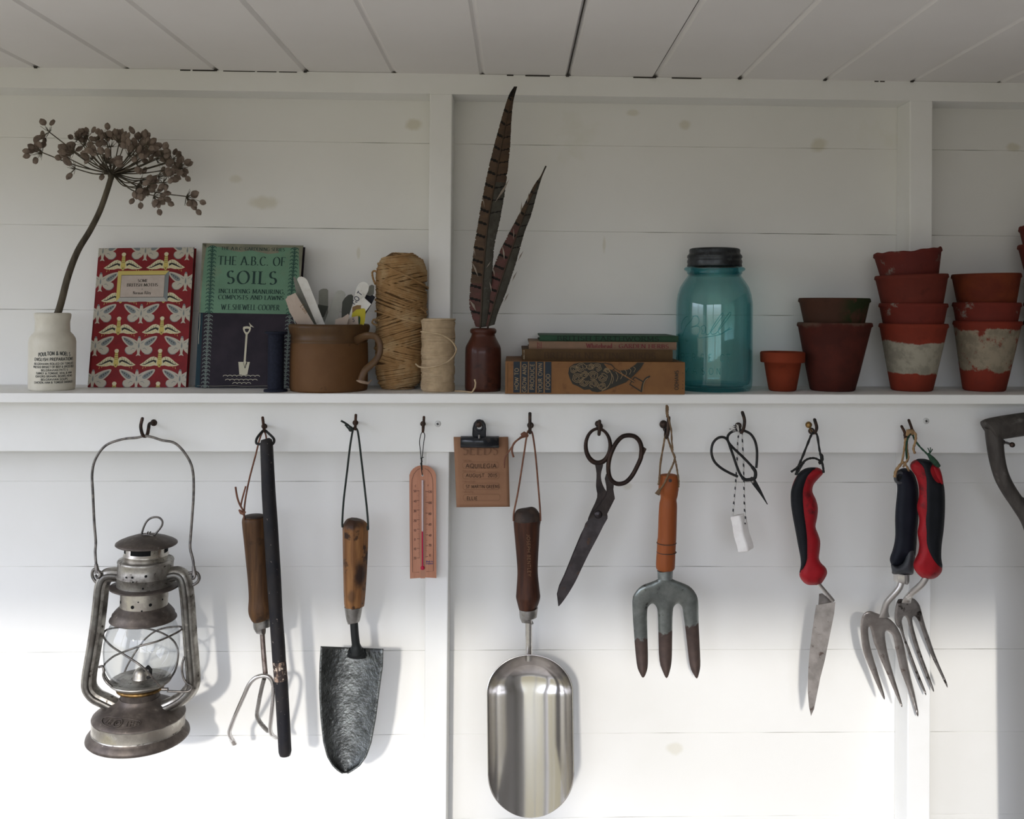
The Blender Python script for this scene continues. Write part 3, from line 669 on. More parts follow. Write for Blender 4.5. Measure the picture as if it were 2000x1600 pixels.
def mothB(cx, cy):
    w = [(2, 4), (6, -2), (12, -4), (18, -3), (24, 1), (30, 6), (39, 12), (33, 14.5), (26, 15), (18, 15), (10, 13), (4, 14)]
    v = [(6, 4), (12, 2), (20, 5), (28, 10), (36, 12.3), (28, 12), (20, 8.6), (12, 5.5), (7, 9)]
    for s in (lambda P: P, mir):
        stamp(s(w), cx, cy, 4, .00016); stamp(s(v), cx, cy, 5, .00022)
        for k in range(5):
            x = 10+k*5; y = -2.5+k*2.4
            stamp(s([(x, y), (x+.8, y), (x+2.6, y+4), (x+1.8, y+4)]), cx, cy, 5, .00025)
            stamp(s([(x+1, y+9), (x+1.8, y+9), (x+3, y+13), (x+2.2, y+13)]), cx, cy, 3, .00025)
    stamp([(-3, -13), (3, -13), (4, 2), (5, 10), (2, 16), (0, 17), (-2, 16), (-5, 10), (-4, 2)], cx, cy, 3, .0003)
    for k in range(4): stamp([(-3.2, -10+k*3.6), (3.2, -10+k*3.6), (3.3, -9.2+k*3.6), (-3.3, -9.2+k*3.6)], cx, cy, 5, .00038)
    stamp(arc(0, -15, 4.4, 3.8, 0, 360, 12)[:-1], cx, cy, 4, .0004)
    stamp([(-2.2, 9), (0, 12.5), (2.2, 9), (0, 15.5)], cx, cy, 5, .0004)
for v_ in (5, 66, 129, 192, 256):
    for u_ in (9, 95, 180): mothA(u_, v_)
for v_ in (28, 93, 155, 218, 281):
    for u_ in (52, 138): mothB(u_, v_)
x0, x1, y0, y1 = 43, 146, 46, 107; i0, i1, j0, j1 = 50.5, 138, 54.5, 98.5
for P, m_ in (([(x0, y1), (x0, y0), (i0, j0), (i0, j1)], 3), ([(x0, y0), (x1, y0), (i1, j0), (i0, j0)], 3), ([(x1, y0), (x1, y1), (i1, j1), (i1, j0)], 2), ([(x1, y1), (x0, y1), (i0, j1), (i1, j1)], 6)):
    b.flatpoly([P], lambda x, y: cm(x, y, .0006), m_)
b.flatpoly([[(i0, j0), (i1, j0), (i1, j1), (i0, j1)]], lambda x, y: cm(x, y, .0006), 7)
tm = lambda x, y: cm(x, y, .0008)
b.ribbon([(i0, j0), (i1, j0), (i1, j1), (i0, j1)], .8, tm, 5, closed=True)
text(b, 'SOME', tm, 94, 68.5, 5.6, 5, width=20, align='c', wt=.16); text(b, 'BRITISH MOTHS', tm, 94, 77, 5.8, 5, width=62, align='c', wt=.16)
text(b, '+', tm, 94, 84.5, 4, 5, align='c', style='sans'); text(b, 'Norman Riley', tm, 94, 92.5, 6, 5, width=36, align='c', style='serif', wt=.1)
M['moth_band'] = mat('label_shade', (.36, .35, .32), .6)
b.build('cover', [M['red_cloth'], M['moth_white'], M['moth_grey'], M['moth_yellow'], M['moth_cream'], M['ink_dark'], M['moth_band'], M['label_pink']], bk)

M['jgreen'] = mat('jacket_green', (.145, .265, .18), .5, c2=(.125, .23, .155), scale=25, c3=(.20, .21, .14), scale3=14, lo3=.58, hi3=.75, bump=.2, bscale=60, bdist=.0004)
M['jnavy'] = mat('jacket_dark', (.016, .012, .019), .6, c2=(.024, .018, .026), scale=30, spec=.2); M['jblue'] = mat('jacket_spine_blue', (.010, .030, .042), .55, spec=.2)
M['jleaf_d'] = mat('jacket_leaf_dark', (.025, .07, .055), .55); M['jleaf_l'] = mat('jacket_leaf_light', (.15, .18, .165), .55)
M['jcream'] = mat('jacket_cream', (.50, .47, .36), .55); M['jtext'] = mat('jacket_text', (.015, .038, .032), .55); M['jfoxed'] = mat('jacket_faded', (.20, .195, .14), .65, c2=(.15, .15, .11), scale=50)
f = cover((395.5, 475), (592, 479.5), (571, 757), (381, 756.5), .030, .055)
T = .0135; W_, H_ = 196.0, 281.0
bk = thing('hardback_book', f(.5, 1, -.006), 'green and black jacketed book about soils with a cream spade drawing standing upright', 'book', 'books standing upright on the shelf')
b = MB(); block(b, f, .03, .985, .008, .992, -T+.0018, -.0018); b.build('page_block', M['pages'], bk)
b = MB()
block(b, f, 0, 1, 0, 1, -.0018, 0, 1); block(b, f, 0, 1, 0, 1, -T, -T+.0018, 1); block(b, f, 0, .02, 0, 1, -T, 0, 2)
cm = lambda x, y, lift=.0002: f(x/W_, y/H_, lift)
SPL = 138
b.flatpoly([[(0, 0), (W_, 0), (W_, SPL), (0, SPL-1)]], lambda x, y: cm(x, y, .0001), 0)
b.flatpoly([[(0, 0), (9, 0), (5, 40), (3, 90), (2.5, SPL-1), (0, SPL-1)]], lambda x, y: cm(x, y, .0002), 7)
jag = [(60, 14), (75, 16), (95, 12), (112, 15.5), (130, 19), (150, 16), (148, 8), (160, 5), (W_, 6)]
b.flatpoly([[(0, 0), (W_, 0)]+jag[::-1]+[(40, 8), (20, 5), (0, 12)]], lambda x, y: cm(x, y, .0002), 7)
b.flatpoly([[(W_, 0), (W_, 120), (W_-4, 118), (W_-3, 60), (W_-8, 5)]], lambda x, y: cm(x, y, .00022), 7)
b.flatpoly([[(0, SPL), (8, SPL), (9, H_), (0, H_)]], lambda x, y: cm(x, y, .0001), 2)
b.ribbon([(2.2, SPL), (3, SPL+20), (2.2, SPL+45), (2.6, SPL+60)], .8, lambda x, y: cm(x, y, .0003), 5)
b.ribbon([(4, H_-3), (40, H_-2.2), (80, H_-3.2), (100, H_-2), (140, H_-3), (188, H_-2.4)], .8, lambda x, y: cm(x, y, .0003), 7)
t4 = lambda x, y: cm(x, y, .0004)
for ux in (20, 180.5):
    y = 4
    while y < H_-4:
        mm = 3 if y < SPL-2 else 4
        for s in (-1, 1):
            b.ribbon(spline([(ux, y+6.5), (ux+s*2.2, y+4.2), (ux+s*5, y+2.4), (ux+s*7.6, y+4.6), (ux+s*7.2, y+5.8)], 3), [.9]*2+[1.7]*5+[1.5]*3+[.8]*3, t4, mm)
            b.ribbon(spline([(ux, y+3), (ux+s*2, y+1), (ux+s*4.2, y+1.4)], 3), 1.1, t4, mm)
        b.ribbon([(ux, y), (ux, y+7.6)], 1.9, t4, mm)
        y += 7.55
t5 = lambda x, y: cm(x, y, .0003)
text(b, 'THE A.B.C. GARDENING SERIES', t5, 99, 12.5, 6.2, 6, width=124, align='c', wt=.15)
text(b, 'THE A.B.C. OF', t5, 98, 42, 17, 6, width=132, align='c', wt=.12)
text(b, 'SOILS', t5, 100, 79, 25, 6, width=100, align='c', wt=.14, gap=.14)
text(b, 'INCLUDING MANURING,', t5, 102, 98, 8.2, 6, width=131, align='c', wt=.17)
text(b, 'COMPOSTS AND LAWNS', t5, 101, 110, 8.2, 6, width=129, align='c', wt=.17)
text(b, 'W.E.SHEWELL-COOPER', t5, 101, 130.5, 10.5, 6, width=115, align='c', wt=.13)
o = 97
b.flatpoly([[(o-1.8, 178), (o+2, 178), (o+1.6, 232), (o-2.4, 232)]], t5, 5)
b.flatpoly([spline([(o-7.2, 163.5), (o+7, 163.5), (o+6.6, 172), (o+3, 177), (o+1, 180), (o-1.6, 180), (o-3, 177), (o-6.6, 172)], 2, True), spline([(o-4, 167.5), (o+4, 167.5), (o+3.6, 171), (o+1.4, 174), (o-1.4, 174), (o-3.6, 171)], 2, True)], t5, 5)
b.flatpoly([[(o+3, 155), (o+7, 159), (o+14, 165), (o+7.5, 163), (o+7, 164.5), (o+5.4, 161)]], t5, 5)
b.flatpoly([[(o-13, 232), (o-1, 232), (o, 244), (o+2, 244), (o+4, 232), (o+10, 232), (o+6.5, 256), (o+1, 258.5), (o-9.5, 256)]], t5, 5)
b.flatpoly([[(o-1.6, 231), (o+3, 231), (o+.8, 243)]], lambda x, y: cm(x, y, .00045), 5)
b.ribbon([(o-2.6, 233), (o+.6, 244), (o+4.8, 233)], .9, lambda x, y: cm(x, y, .0006), 1)
for (xa, xb, yy) in ((55, 137, 259), (60, 131, 266.5), (75, 115, 273)):
    n_ = int((xb-xa)/9.2); pts = []
    for k in range(n_):
        pts += [(xa+(k+.5)*9.2+4.6*math.cos(t), yy+1.2-2.6*math.sin(t)) for t in [PI-PI*j/6 for j in range(7)]]
    b.ribbon(pts, 1.0, t5, 5)
b.build('jacket', [M['jgreen'], M['jnavy'], M['jblue'], M['jleaf_d'], M['jleaf_l'], M['jcream'], M['jtext'], M['jfoxed']], bk)

# ---------------------------------------------------------------- navy reel, crock of plant labels
M['navy_thread'] = mat('navy_thread', (.008, .010, .020), .75, c2=(.013, .016, .03), scale=300, bump=.4, bscale=900, bdist=.0003)
c = shelfpt(539, .098); b = MB(); pr = prof(539, .098, [(0, 771), (22, 771), (22.5, 769), (22, 757), (17, 756), (14, 755)])
pr = [(0, 0), (.0146, 0), (.0148, .0012), (.0143, .0028), (.0098, .0035)]
hz = at(539, 647.5, .098).z-c.z
z = .004
while z < hz-.004: pr += [(.0097, z), (.0102, z+.0007)]; z += .0014
pr += [(.0098, hz-.0035), (.0138, hz-.0028), (.0140, hz-.0005), (.0132, hz), (.003, hz), (.003, hz-.004), (0, hz-.004)]
b.lathe(pr, c, 40)
solo('thread_reel', b, M['navy_thread'], c, 'thin navy blue reel of thread standing in front of the green book', 'reel')

M['crock'] = mat('salt_glazed_brown', (.200, .108, .056), .6, c2=(.175, .09, .043), scale=22, c3=(.08, .045, .03), scale3=70, lo3=.66, hi3=.78, bump=.12, bscale=80)
M['crock_rim'] = mat('crock_rim_glaze', (.115, .068, .038), .38, c2=(.15, .09, .048), scale=30)
c = shelfpt(643, .072); cr = thing('stoneware_mug', c, 'brown salt-glazed stoneware mug with a chipped handle holding plant labels', 'mug')
b = MB(); pf = prof(643, .072, [(0, 775), (66, 775), (71, 774), (74.5, 768), (75.5, 757), (76, 740), (76, 700), (75, 669), (74, 667.5), (75, 665), (75.4, 660), (74, 657), (77, 649), (79, 640), (79, 636), (77, 633), (74, 632.5), (71, 636), (71, 665), (71, 757), (0, 759)])
pf = [(r, z) for r, z in pf]
b.lathe(pf, c, 72, mats=[0]*7+[1]*11+[0]*3)
b.build('body', [M['crock'], M['crock_rim']], cr)
b = MB()
hp = [(693, 668, .096), (703, 661, .110), (720, 655.5, .122), (735, 659, .124), (742.5, 675, .126), (740, 694, .126), (728, 710, .126), (714, 722, .125), (707.5, 735, .125), (706, 744, .126)]
hs = spline(hp, 5); b.tube([at(*p) for p in hs], [mpp(.12)*interp([0, .2, .5, .85, 1], [9.5, 7.5, 7, 8, 8.5], i/(len(hs)-1)) for i in range(len(hs))], 14, flat=.62)
b.build('handle', M['crock_rim'], cr, [m_sub(1)])
M['chip'] = mat('chipped_clay', (.30, .22, .16), .85, c2=(.24, .17, .12), scale=200)
b = MB(); b.tube([at(697, 743.5, .122), at(703, 745, .129), at(711, 747, .130), at(719, 748.5, .126), at(726, 742, .122)], [mpp(.12)*r_ for r_ in (1.5, 3, 3.2, 2.6, 1.2)], 8)
tag(b.build('chipped_stub', M['chip'], cr), 'pale chipped lower end of the handle')

M['lab_white'] = mat('white_plastic_label', (.66, .65, .61), .5, c2=(.60, .58, .53), scale=60, c3=(.45, .42, .38), scale3=120, lo3=.62, hi3=.75)
M['lab_wood'] = mat('pale_wood_label', (.50, .43, .37), .7, c2=(.44, .36, .30), scale=60, stretch=(1, 1, .2))
M['lab_grey'] = mat('grey_label', (.20, .20, .17), .55, c2=(.17, .17, .145), scale=60); M['lab_grey2'] = mat('pale_grey_label', (.42, .42, .375), .5, c2=(.38, .38, .34), scale=40)
M['lab_dark'] = mat('dark_grey_label', (.055, .058, .048), .5); M['lab_black'] = mat('black_label', (.012, .012, .018), .45); M['lab_yellow'] = mat('yellow_print', (.42, .36, .03), .5)
M['lab_ochre'] = mat('ochre_print', (.20, .12, .05), .6); M['penink'] = mat('blue_black_pen', (.02, .022, .05), .6); M['stone'] = mat('pebble_grey', (.085, .085, .075), .7)
def pl_(px, py): return (550+px/6.152, 520+py/6.152)
def plantlabel(poly, o_top, o_bot, th, mats, label, extra=None, lean=True):
    pts = [pl_(*p) for p in poly]; y0 = min(p[1] for p in pts); y1 = max(p[1] for p in pts)
    b = MB()
    of = lambda y: lerp(o_top, o_bot, (y-y0)/(y1-y0))
    b.plate([pts], lambda x, y, t: at(x, y, of(y)+t), 0, th)
    if extra: extra(b, lambda x, y, lift=.0003: at(*pl_(x, y), of(pl_(x, y)[1])+th+lift))
    return solo('plant_label', b, mats, at(pts[0][0], y1, o_bot), label, 'plant label', 'plant labels standing in the brown mug', [m_bevel(.0003, 1)] if not extra else None)
def ext(x0, y0, x1, y1, d):   # carry an edge on down into the mug
    l = math.hypot(x1-x0, y1-y0); return (x1+(x1-x0)/l*d, y1+(y1-y0)/l*d)
a_ = ext(330, 200, 520, 700, 260); b_ = ext(187, 165, 395, 640, 300)
plantlabel([(187, 165), (190, 145), (208, 130), (240, 125), (275, 138), (302, 160), (318, 190), (520, 700), a_, b_], .108, .085, .0016, [M['lab_white']], 'bright white round-ended plant label leaning left, the tallest of the whites')
a_ = ext(165, 320, 385, 690, 300); b_ = ext(62, 368, 250, 690, 300)
def e1(b, g): text(b, 'Lum', lambda x, y: g(x*math.cos(.98)-y*math.sin(.98)*1+190+30, x*math.sin(.98)+y*math.cos(.98)*1+480), 0, 0, 55, 1, style='sans', wt=.1)
plantlabel([(62, 368), (165, 320), (385, 690), a_, b_], .112, .088, .0014, [M['lab_wood'], M['lab_ochre']], 'square-cut pale wooden plant label, outermost on the left, with faded pencil writing', e1)
a_ = ext(100, 400, 290, 690, 250)
plantlabel([(46, 398), (66, 378), (110, 440), (260, 690), a_, (380, 1000), (100, 560)], .107, .082, .0012, [M['lab_wood']], 'pale wooden plant label tucked right behind the square-cut one')
plantlabel([(90, 480), (102, 490), (170, 690), (230, 900), (200, 900), (158, 690)], .100, .08, .0012, [M['lab_grey2']], 'narrow pale plant label edge-on at the far left of the mug')
plantlabel([(140, 135), (150, 125), (175, 150), (200, 215), (330, 420), (520, 760), (470, 900), (300, 560), (170, 300)], .088, .075, .0012, [M['lab_grey']], 'grey plant label in shadow behind the bright white round-ended one')
plantlabel([(165, 330), (185, 300), (250, 400), (420, 690), (540, 900), (470, 900), (380, 690)], .098, .078, .0012, [M['lab_grey']], 'dull grey plant label between the wooden label and the white one')
plantlabel([(447, 300), (470, 280), (500, 270), (540, 272), (560, 290), (560, 700), (555, 950), (440, 950), (440, 690)], .055, .062, .0013, [M['lab_grey']], 'upright grey round-topped plant label standing at the back of the mug')
plantlabel([(437, 460), (563, 480), (510, 610), (480, 620), (505, 900), (440, 900), (425, 600)], .070, .072, .0012, [M['lab_dark']], 'dark brown slanted plant label just right of the bright white one')
plantlabel([(650, 310), (675, 292), (720, 290), (755, 310), (770, 345), (640, 700), (560, 950), (460, 950), (510, 690)], .062, .066, .0013, [M['lab_grey2']], 'broad pale grey plant label leaning right in the middle of the mug')
plantlabel([(722, 520), (730, 430), (760, 380), (800, 345), (840, 338), (860, 360), (855, 480), (830, 560), (790, 700), (760, 900), (700, 900), (720, 640)], .076, .07, .0014, [M['lab_dark']], 'dark grey round-topped plant label left of the one with handwriting')
def e2(b, g):
    R = 2.15
    for s, dx, dy in (('T', 945, 330), ('O', 905, 395), ('G', 882, 440)):
        a = -.95
        text(b, s, lambda x, y, dx=dx, dy=dy, a=a: g(dx+x*math.cos(a)-y*math.sin(a), dy+x*math.sin(a)+y*math.cos(a)), -22, 24, 58, 1, style='sans', wt=.15)
a_ = ext(1050, 250, 880, 560, 500); b_ = ext(925, 215, 790, 640, 300)
plantlabel([(925, 215), (950, 195), (990, 188), (1030, 205), (1052, 240), (1040, 300), (830, 700), (770, 900), (690, 900), (780, 690), (850, 470), (900, 260)], .094, .08, .0014, [M['lab_white'], M['penink']], 'white plant label with blue-black handwriting leaning to the right', e2)
plantlabel([(1050, 240), (1085, 222), (1115, 235), (1110, 330), (1050, 420), (850, 900), (780, 900), (960, 480)], .068, .07, .0012, [M['lab_grey']], 'grey plant label behind the handwritten one, beside the twine')
plantlabel([(1015, 345), (1065, 360), (1090, 345), (1125, 370), (1080, 460), (1000, 590), (890, 900), (800, 900), (960, 560), (1000, 400)], .078, .074, .0013, [M['lab_black']], 'black plant label poking out on the right beside the twine')
def e3(b, g):
    b.flatpoly([spline([(850, 560), (900, 520), (960, 508), (1000, 515), (1008, 560), (990, 700), (930, 700), (850, 640)], 3, True)], lambda x, y: g(x, y), 1)
    b.flatpoly([[(850, 490), (905, 468), (955, 470), (950, 515), (900, 520), (848, 565)]], lambda x, y: g(x, y), 2)
    b.flatpoly([spline([(925, 600), (945, 620), (940, 690), (925, 690)], 3, True)], lambda x, y: g(x, y, .0006), 3)
plantlabel([(845, 490), (985, 372), (1076, 455), (1000, 560), (985, 700), (940, 900), (800, 900), (830, 640)], .100, .085, .0014, [M['lab_white'], M['lab_yellow'], M['lab_ochre'], M['jleaf_d']], 'cream plant tag printed with yellow and ochre flowers, front right of the mug', e3)
def e4(b, g): text(b, '5', lambda x, y: g(x, y), 850, 670, 46, 1, style='sans', wt=.13)
plantlabel([(790, 690), (800, 640), (840, 615), (915, 598), (925, 700), (920, 900), (770, 900)], .098, .086, .0012, [M['lab_wood'], M['penink']], 'short cream tag with a handwritten figure just above the mug rim', e4)
plantlabel([(640, 700), (645, 640), (735, 615), (800, 570), (812, 600), (790, 690), (760, 900), (650, 900)], .104, .09, .0012, [M['lab_wood']], 'short torn buff tag low at the middle of the mug rim')
# ---------------------------------------------------------------- sisal twine, cream string, ink bottle, feathers
M['sisal'] = mat('sisal_twine', (.36, .215, .095), .85, c2=(.27, .155, .065), scale=50, c3=(.46, .33, .18), scale3=35, lo3=.5, hi3=.7, bump=.8, bscale=900, bdist=.0006)
M['sisal_in'] = mat('sisal_shadow', (.10, .055, .022), .95)
M['cream_string'] = mat('cream_string', (.50, .42, .335), .85, c2=(.42, .35, .275), scale=90, bump=.6, bscale=1400, bdist=.0004)
def strand(b, pts, r, n=6, m=0, closed=True, tw=26, amp=.16):
    """a laid cord: two-lobed section turning along its length"""
    P = [Vector(p) for p in pts]; N = len(P); L = 0; ls = [0]
    for i in range(1, N): L += (P[i]-P[i-1]).length; ls.append(L)
    b.tube(P, [r*(1+amp*math.sin(l*tw*2*PI/(r*90))) for l in ls], n, closed=closed, m=m)
c = shelfpt(780, .052); off = .052; k = mpx(780, off); H = at(780, 494.5, off).z-c.z
tw = thing('twine_ball', c, 'tall tan ball of thick sisal twine with crossing windings', 'twine')
b = MB(); Rz = lambda z: k*interp([0, .04, .13, .3, .5, .7, .86, .95, 1], [30, 39, 45.5, 47.5, 47, 48.5, 48.5, 40, 20], z/H)
b.lathe([(0, 0)]+[(Rz(H*i/24)-.0016, max(.0003, H*i/24)) for i in range(25)]+[(0, H)], c, 32)
b.build('core', M['sisal_in'], tw)
b = MB(); r = .00140; rw = random.Random(3)
def wrap(z0, tilt, ph, dr=0, r=r):
    pts = []
    for j in range(56):
        a = 2*PI*j/56; z = z0+tilt*math.cos(a-ph); z = min(H-.001, max(r*1.05, z)); R = Rz(z)+dr-.0004
        lx = .0022*math.sin(z/H*2.2)
        pts.append((c.x+lx+R*math.cos(a), c.y+R*math.sin(a)*.98, c.z+z))
    strand(b, pts, r, 7)
# tilt is how far the wrap climbs towards the right-hand side as seen from the front
for i in range(62): wrap(H*(i+.5)/62, .002*math.sin(i*.5), rw.uniform(-.1, .1), -.0021)
bands = [(.012, .20, .0050, 15), (.17, .34, -.008, 13), (.30, .52, .0095, 17), (.50, .60, .013, 7), (.52, .78, -.0115, 19), (.74, .88, .009, 10), (.84, .985, .003, 13)]
for z0, z1, tl, n in bands:
    for i in range(n): wrap(H*lerp(z0, z1, (i+.5)/n)+rw.uniform(-.0004, .0004), tl*(1+rw.uniform(-.12, .12)), rw.uniform(-.12, .12), rw.uniform(0, .0009))
for zz, tl, dr in ((.83, -.016, .0022), (.60, -.010, .002), (.54, .008, .002), (.44, .006, .002), (.35, .010, .002), (.52, -.009, .002)): wrap(H*zz, tl, rw.uniform(-.3, .3), dr)
b.build('winding', M['sisal'], tw)
for pp in ([(733, 555, .075), (729, 545, .07), (727, 534, .066), (730, 529.5, .064), (737, 530, .07)], [(738, 636, .075), (730, 633, .072), (727, 629, .07), (731, 624, .07), (740, 625, .08)], [(822, 602, .075), (829, 607, .07), (831, 612, .066), (826, 610, .06)]):
    b = MB(); strand(b, [at(*p) for p in spline(pp, 5)], .0013, 6, closed=False); b.build('loose_loop', M['sisal'], tw)

c = shelfpt(855.5, .088); off = .088; k = mpx(855, off); H = at(855.5, 622, off).z-c.z
cs = thing('string_spool', c, 'small spool of cream cotton string with one loose loop, beside the brown ink bottle', 'string')
b = MB(); R0 = 31.2*k
b.lathe([(0, 0), (R0-.001, 0), (R0, .002), (R0+.0004, H*.5), (R0, H-.002), (R0-.001, H), (.009, H), (.009, H-.01), (0, H-.01)], c, 48)
b.build('core', M['cream_string'], cs)
b = MB()
for i in range(74):
    z0 = .0012+(H-.0024)*(i+.5)/74; tl = (.0016 if (i//9) % 2 else -.0016)*(1+.2*math.sin(i)); R = R0+.0003+.0005*math.sin(i*.37)+rw.uniform(0, .00025)
    b.tube([(c.x+R*math.cos(a), c.y+R*math.sin(a), c.z+min(H-.0006, max(.0008, z0+tl*math.cos(a-.3*(i//9))))) for a in [2*PI*j/40 for j in range(40)]], .00078, 5, closed=True)
b.build('winding', M['cream_string'], cs)
b = MB()
b.tube([at(*p) for p in spline([(822, 648, .118), (838, 649.5, .124), (862, 654, .124), (880, 664, .118), (889, 676, .112), (891, 684, .110), (886, 696, .116), (872, 708, .122), (852, 715, .126), (832, 718, .122), (819, 716.5, .116), (812, 711, .108)], 6)], .0011, 6)
b.build('loose_loop', M['cream_string'], cs)
b = MB(); zf = lambda p: Vector((p.x, p.y, ZSH(p.x)+.0012))
b.tube([zf(at(888, 760, .100)), zf(at(900, 761, .102)), zf(at(912, 761.5, .11)), zf(at(922, 762, .118)), at(928, 757, .121), at(929, 748, .121), at(927, 741, .121)], .0011, 6)
b.build('loose_end', M['cream_string'], cs)

M['inkbottle'] = mat('treacle_glaze', (.072, .020, .013), .38, c2=(.11, .035, .02), scale=30, c3=(.03, .010, .008), scale3=60, lo3=.55, hi3=.7, coat=.12, bump=.1, bscale=80)
c = shelfpt(943.5, .080)
b = MB(); b.lathe(prof(943.5, .080, [(0, 775), (31, 775), (34, 771), (35, 757), (35, 690), (34.5, 680), (33, 675), (27, 664), (23.5, 657), (22.5, 652), (25, 650.5), (26, 646.5), (25, 643), (22, 641), (18, 641.5), (17, 648), (17, 700), (0, 720)]), c, 56)
solo('ink_bottle', b, M['inkbottle'], c, 'dark reddish-brown glazed ink bottle holding two feathers', 'bottle')
M['f_brown'] = mat('feather_brown', (.090, .056, .034), .8, c2=(.065, .043, .030), scale=30, bump=.4, bscale=700, bdist=.0003, stretch=(1, 1, 3))
M['f_red'] = mat('feather_rufous', (.10, .042, .038), .8, c2=(.07, .040, .032), scale=40, bump=.4, bscale=700, bdist=.0003, stretch=(1, 1, 3))
M['f_grey'] = mat('feather_grey', (.070, .066, .054), .8, c2=(.05, .045, .036), scale=60, c3=(.09, .088, .075), scale3=250, lo3=.6, hi3=.7, bump=.4, bscale=500, bdist=.0003)
M['f_bar'] = mat('feather_bar', (.008, .007, .006), .8); M['quill'] = mat('feather_quill', (.05, .035, .022), .5); M['down'] = mat('pale_barb', (.26, .22, .18), .8)
def feather(name, L, Rr, Q, off, label, period, red, seed):
    """L, Rr, Q: pixel outlines of left edge, right edge and quill, bottom to tip"""
    def samp(P, t):
        d = [0]
        for i in range(1, len(P)): d.append(d[-1]+math.dist(P[i], P[i-1]))
        return tuple(interp([x/d[-1] for x in d], [p[j] for p in P], t) for j in (0, 1))
    L, Rr, Q = (spline(p, 6) for p in (L, Rr, Q)); th = thing(name, at(*Q[0], off), label, 'feather', 'feathers in the ink bottle')
    r = random.Random(seed); N = 260; nc = 9
    for side, E in ((0, L), (1, Rr)):
        b = MB(); vs = []; jag = [0]*(N+1)
        for j in range(N+1): jag[j] = (r.uniform(-.035, .05) if j % 2 else 0)+(.10 if r.random() < .035 else 0)
        for j in range(N+1):
            v = j/N; e = samp(E, v); q = samp(Q, max(0, v-.015*0))
            for i in range(nc+1):
                u = i/nc; uu = u*(1-jag[j]) if i == nc else u
                # barbs sweep towards the tip: the edge samples further along
                x, y = lerp(q[0], e[0], uu), lerp(q[1], e[1], uu)
                vs.append(at(x, y, off-.0035*u*u+.0008*math.sin(v*40)*u))
        fs = []; ms = []
        for j in range(N):
            for i in range(nc):
                v = (j+.5)/N; u = (i+.5)/nc
                fs.append((j*(nc+1)+i, j*(nc+1)+i+1, (j+1)*(nc+1)+i+1, (j+1)*(nc+1)+i))
                s = (v/period - u*.20) % 1
                barw = .20 if side == 0 else .10
                bar = s < barw and u > (.1 if side == 0 else .05) and (u < .97) and (side == 0 or v > .45)
                if side and v < .6: base = 2
                else: base = 1 if (red and v < .62) or (not red and v < .18) else 0
                if v > .955: bar = True
                if side and v >= .6 and red: base = 2
                ms.append(3 if bar and v > .02 else base)
        o = len(b.v); b.v += [Vector(v) for v in vs]
        for f_, m_ in zip(fs, ms): b.f.append([x+o for x in f_]); b.m.append(m_); b.sm.append(True)
        b.build('vane', [M['f_brown'], M['f_red'], M['f_grey'], M['f_bar']], th, [m_solid(.00025)], recalc=False)
    b = MB(); q3 = [at(x, y, off+.0006) for x, y in Q[::3]]+[at(*Q[-1], off+.0004)]
    b.tube(q3, [.0012-.00095*i/(len(q3)-1) for i in range(len(q3))], 6)
    a0 = Vector(at(*Q[0], off)); d0 = Vector(at(943.5, 700, .08))
    b.tube([d0, a0], .0013, 6); b.build('quill', M['quill'], th)
    return th, samp, L, Rr, Q
def tufts(th, L, items):
    for (x, y, dx, dy, w) in items:
        b = MB(); p = [at(x, y, .0885), at(x+dx*.5+w*.4, y+dy*.5, .0893), at(x+dx, y+dy, .0885)]
        b.tube(p, [.0001, w*.00045, .00005], 5, flat=.3)
        b.build('stray_barb', M['down'], th)
La = [(929, 638), (917, 600), (918, 560), (921, 532), (926, 480), (932, 446), (941, 392), (957, 316), (976.5, 242), (992, 191), (1004, 169)]
Ra = [(950, 638), (957, 590), (960.6, 548), (965, 485), (975, 437), (984.5, 386), (990, 345), (995.6, 294), (999, 233), (1002.6, 198), (1010, 169)]
Qa = [(938, 640), (941, 590), (943, 548), (951, 453), (964, 373), (980, 284), (992.5, 223), (1007, 169)]
thA = feather('tail_feather', La, Ra, Qa, .087, 'taller of the two barred brown feathers, its black tip reaching the top beam', .052, False, 1)[0]
tufts(thA, La, [(967, 395, 27, -44, 4), (934, 541, -14, -32, 3), (930, 608, -13, -22, 4), (946, 405, -4, -22, 1.5), (928, 500, -4, -20, 1.5), (950, 523, 8, -12, 1.5)])
Lb = [(938, 638), (948, 600), (955, 558), (961, 532), (979, 485), (1004, 437), (1021, 405), (1043, 362), (1055, 345), (1065, 324)]
Rb = [(966, 634), (972, 612), (985, 580), (1007, 516), (1024, 455), (1037, 421), (1049, 377), (1058.5, 346), (1067.5, 325)]
Qb = [(953, 638), (966, 590), (985, 530), (1005, 472), (1024, 420), (1043, 372), (1057, 345), (1066.5, 324)]
thB = feather('tail_feather', Lb, Rb, Qb, .0845, 'shorter reddish barred feather leaning to the right', .068, True, 2)[0]
tufts(thB, Lb, [(985, 508, -4, -28, 3), (1016, 420, 3, -26, 2), (1029, 398, 4, -22, 2), (960, 570, -4, -20, 2), (966, 540, -4, -18, 2), (1003, 468, 0, -22, 1.5), (1012, 510, 10, -20, -2), (1000, 550, 10, -20, -2), (985, 590, 9, -18, -2)])

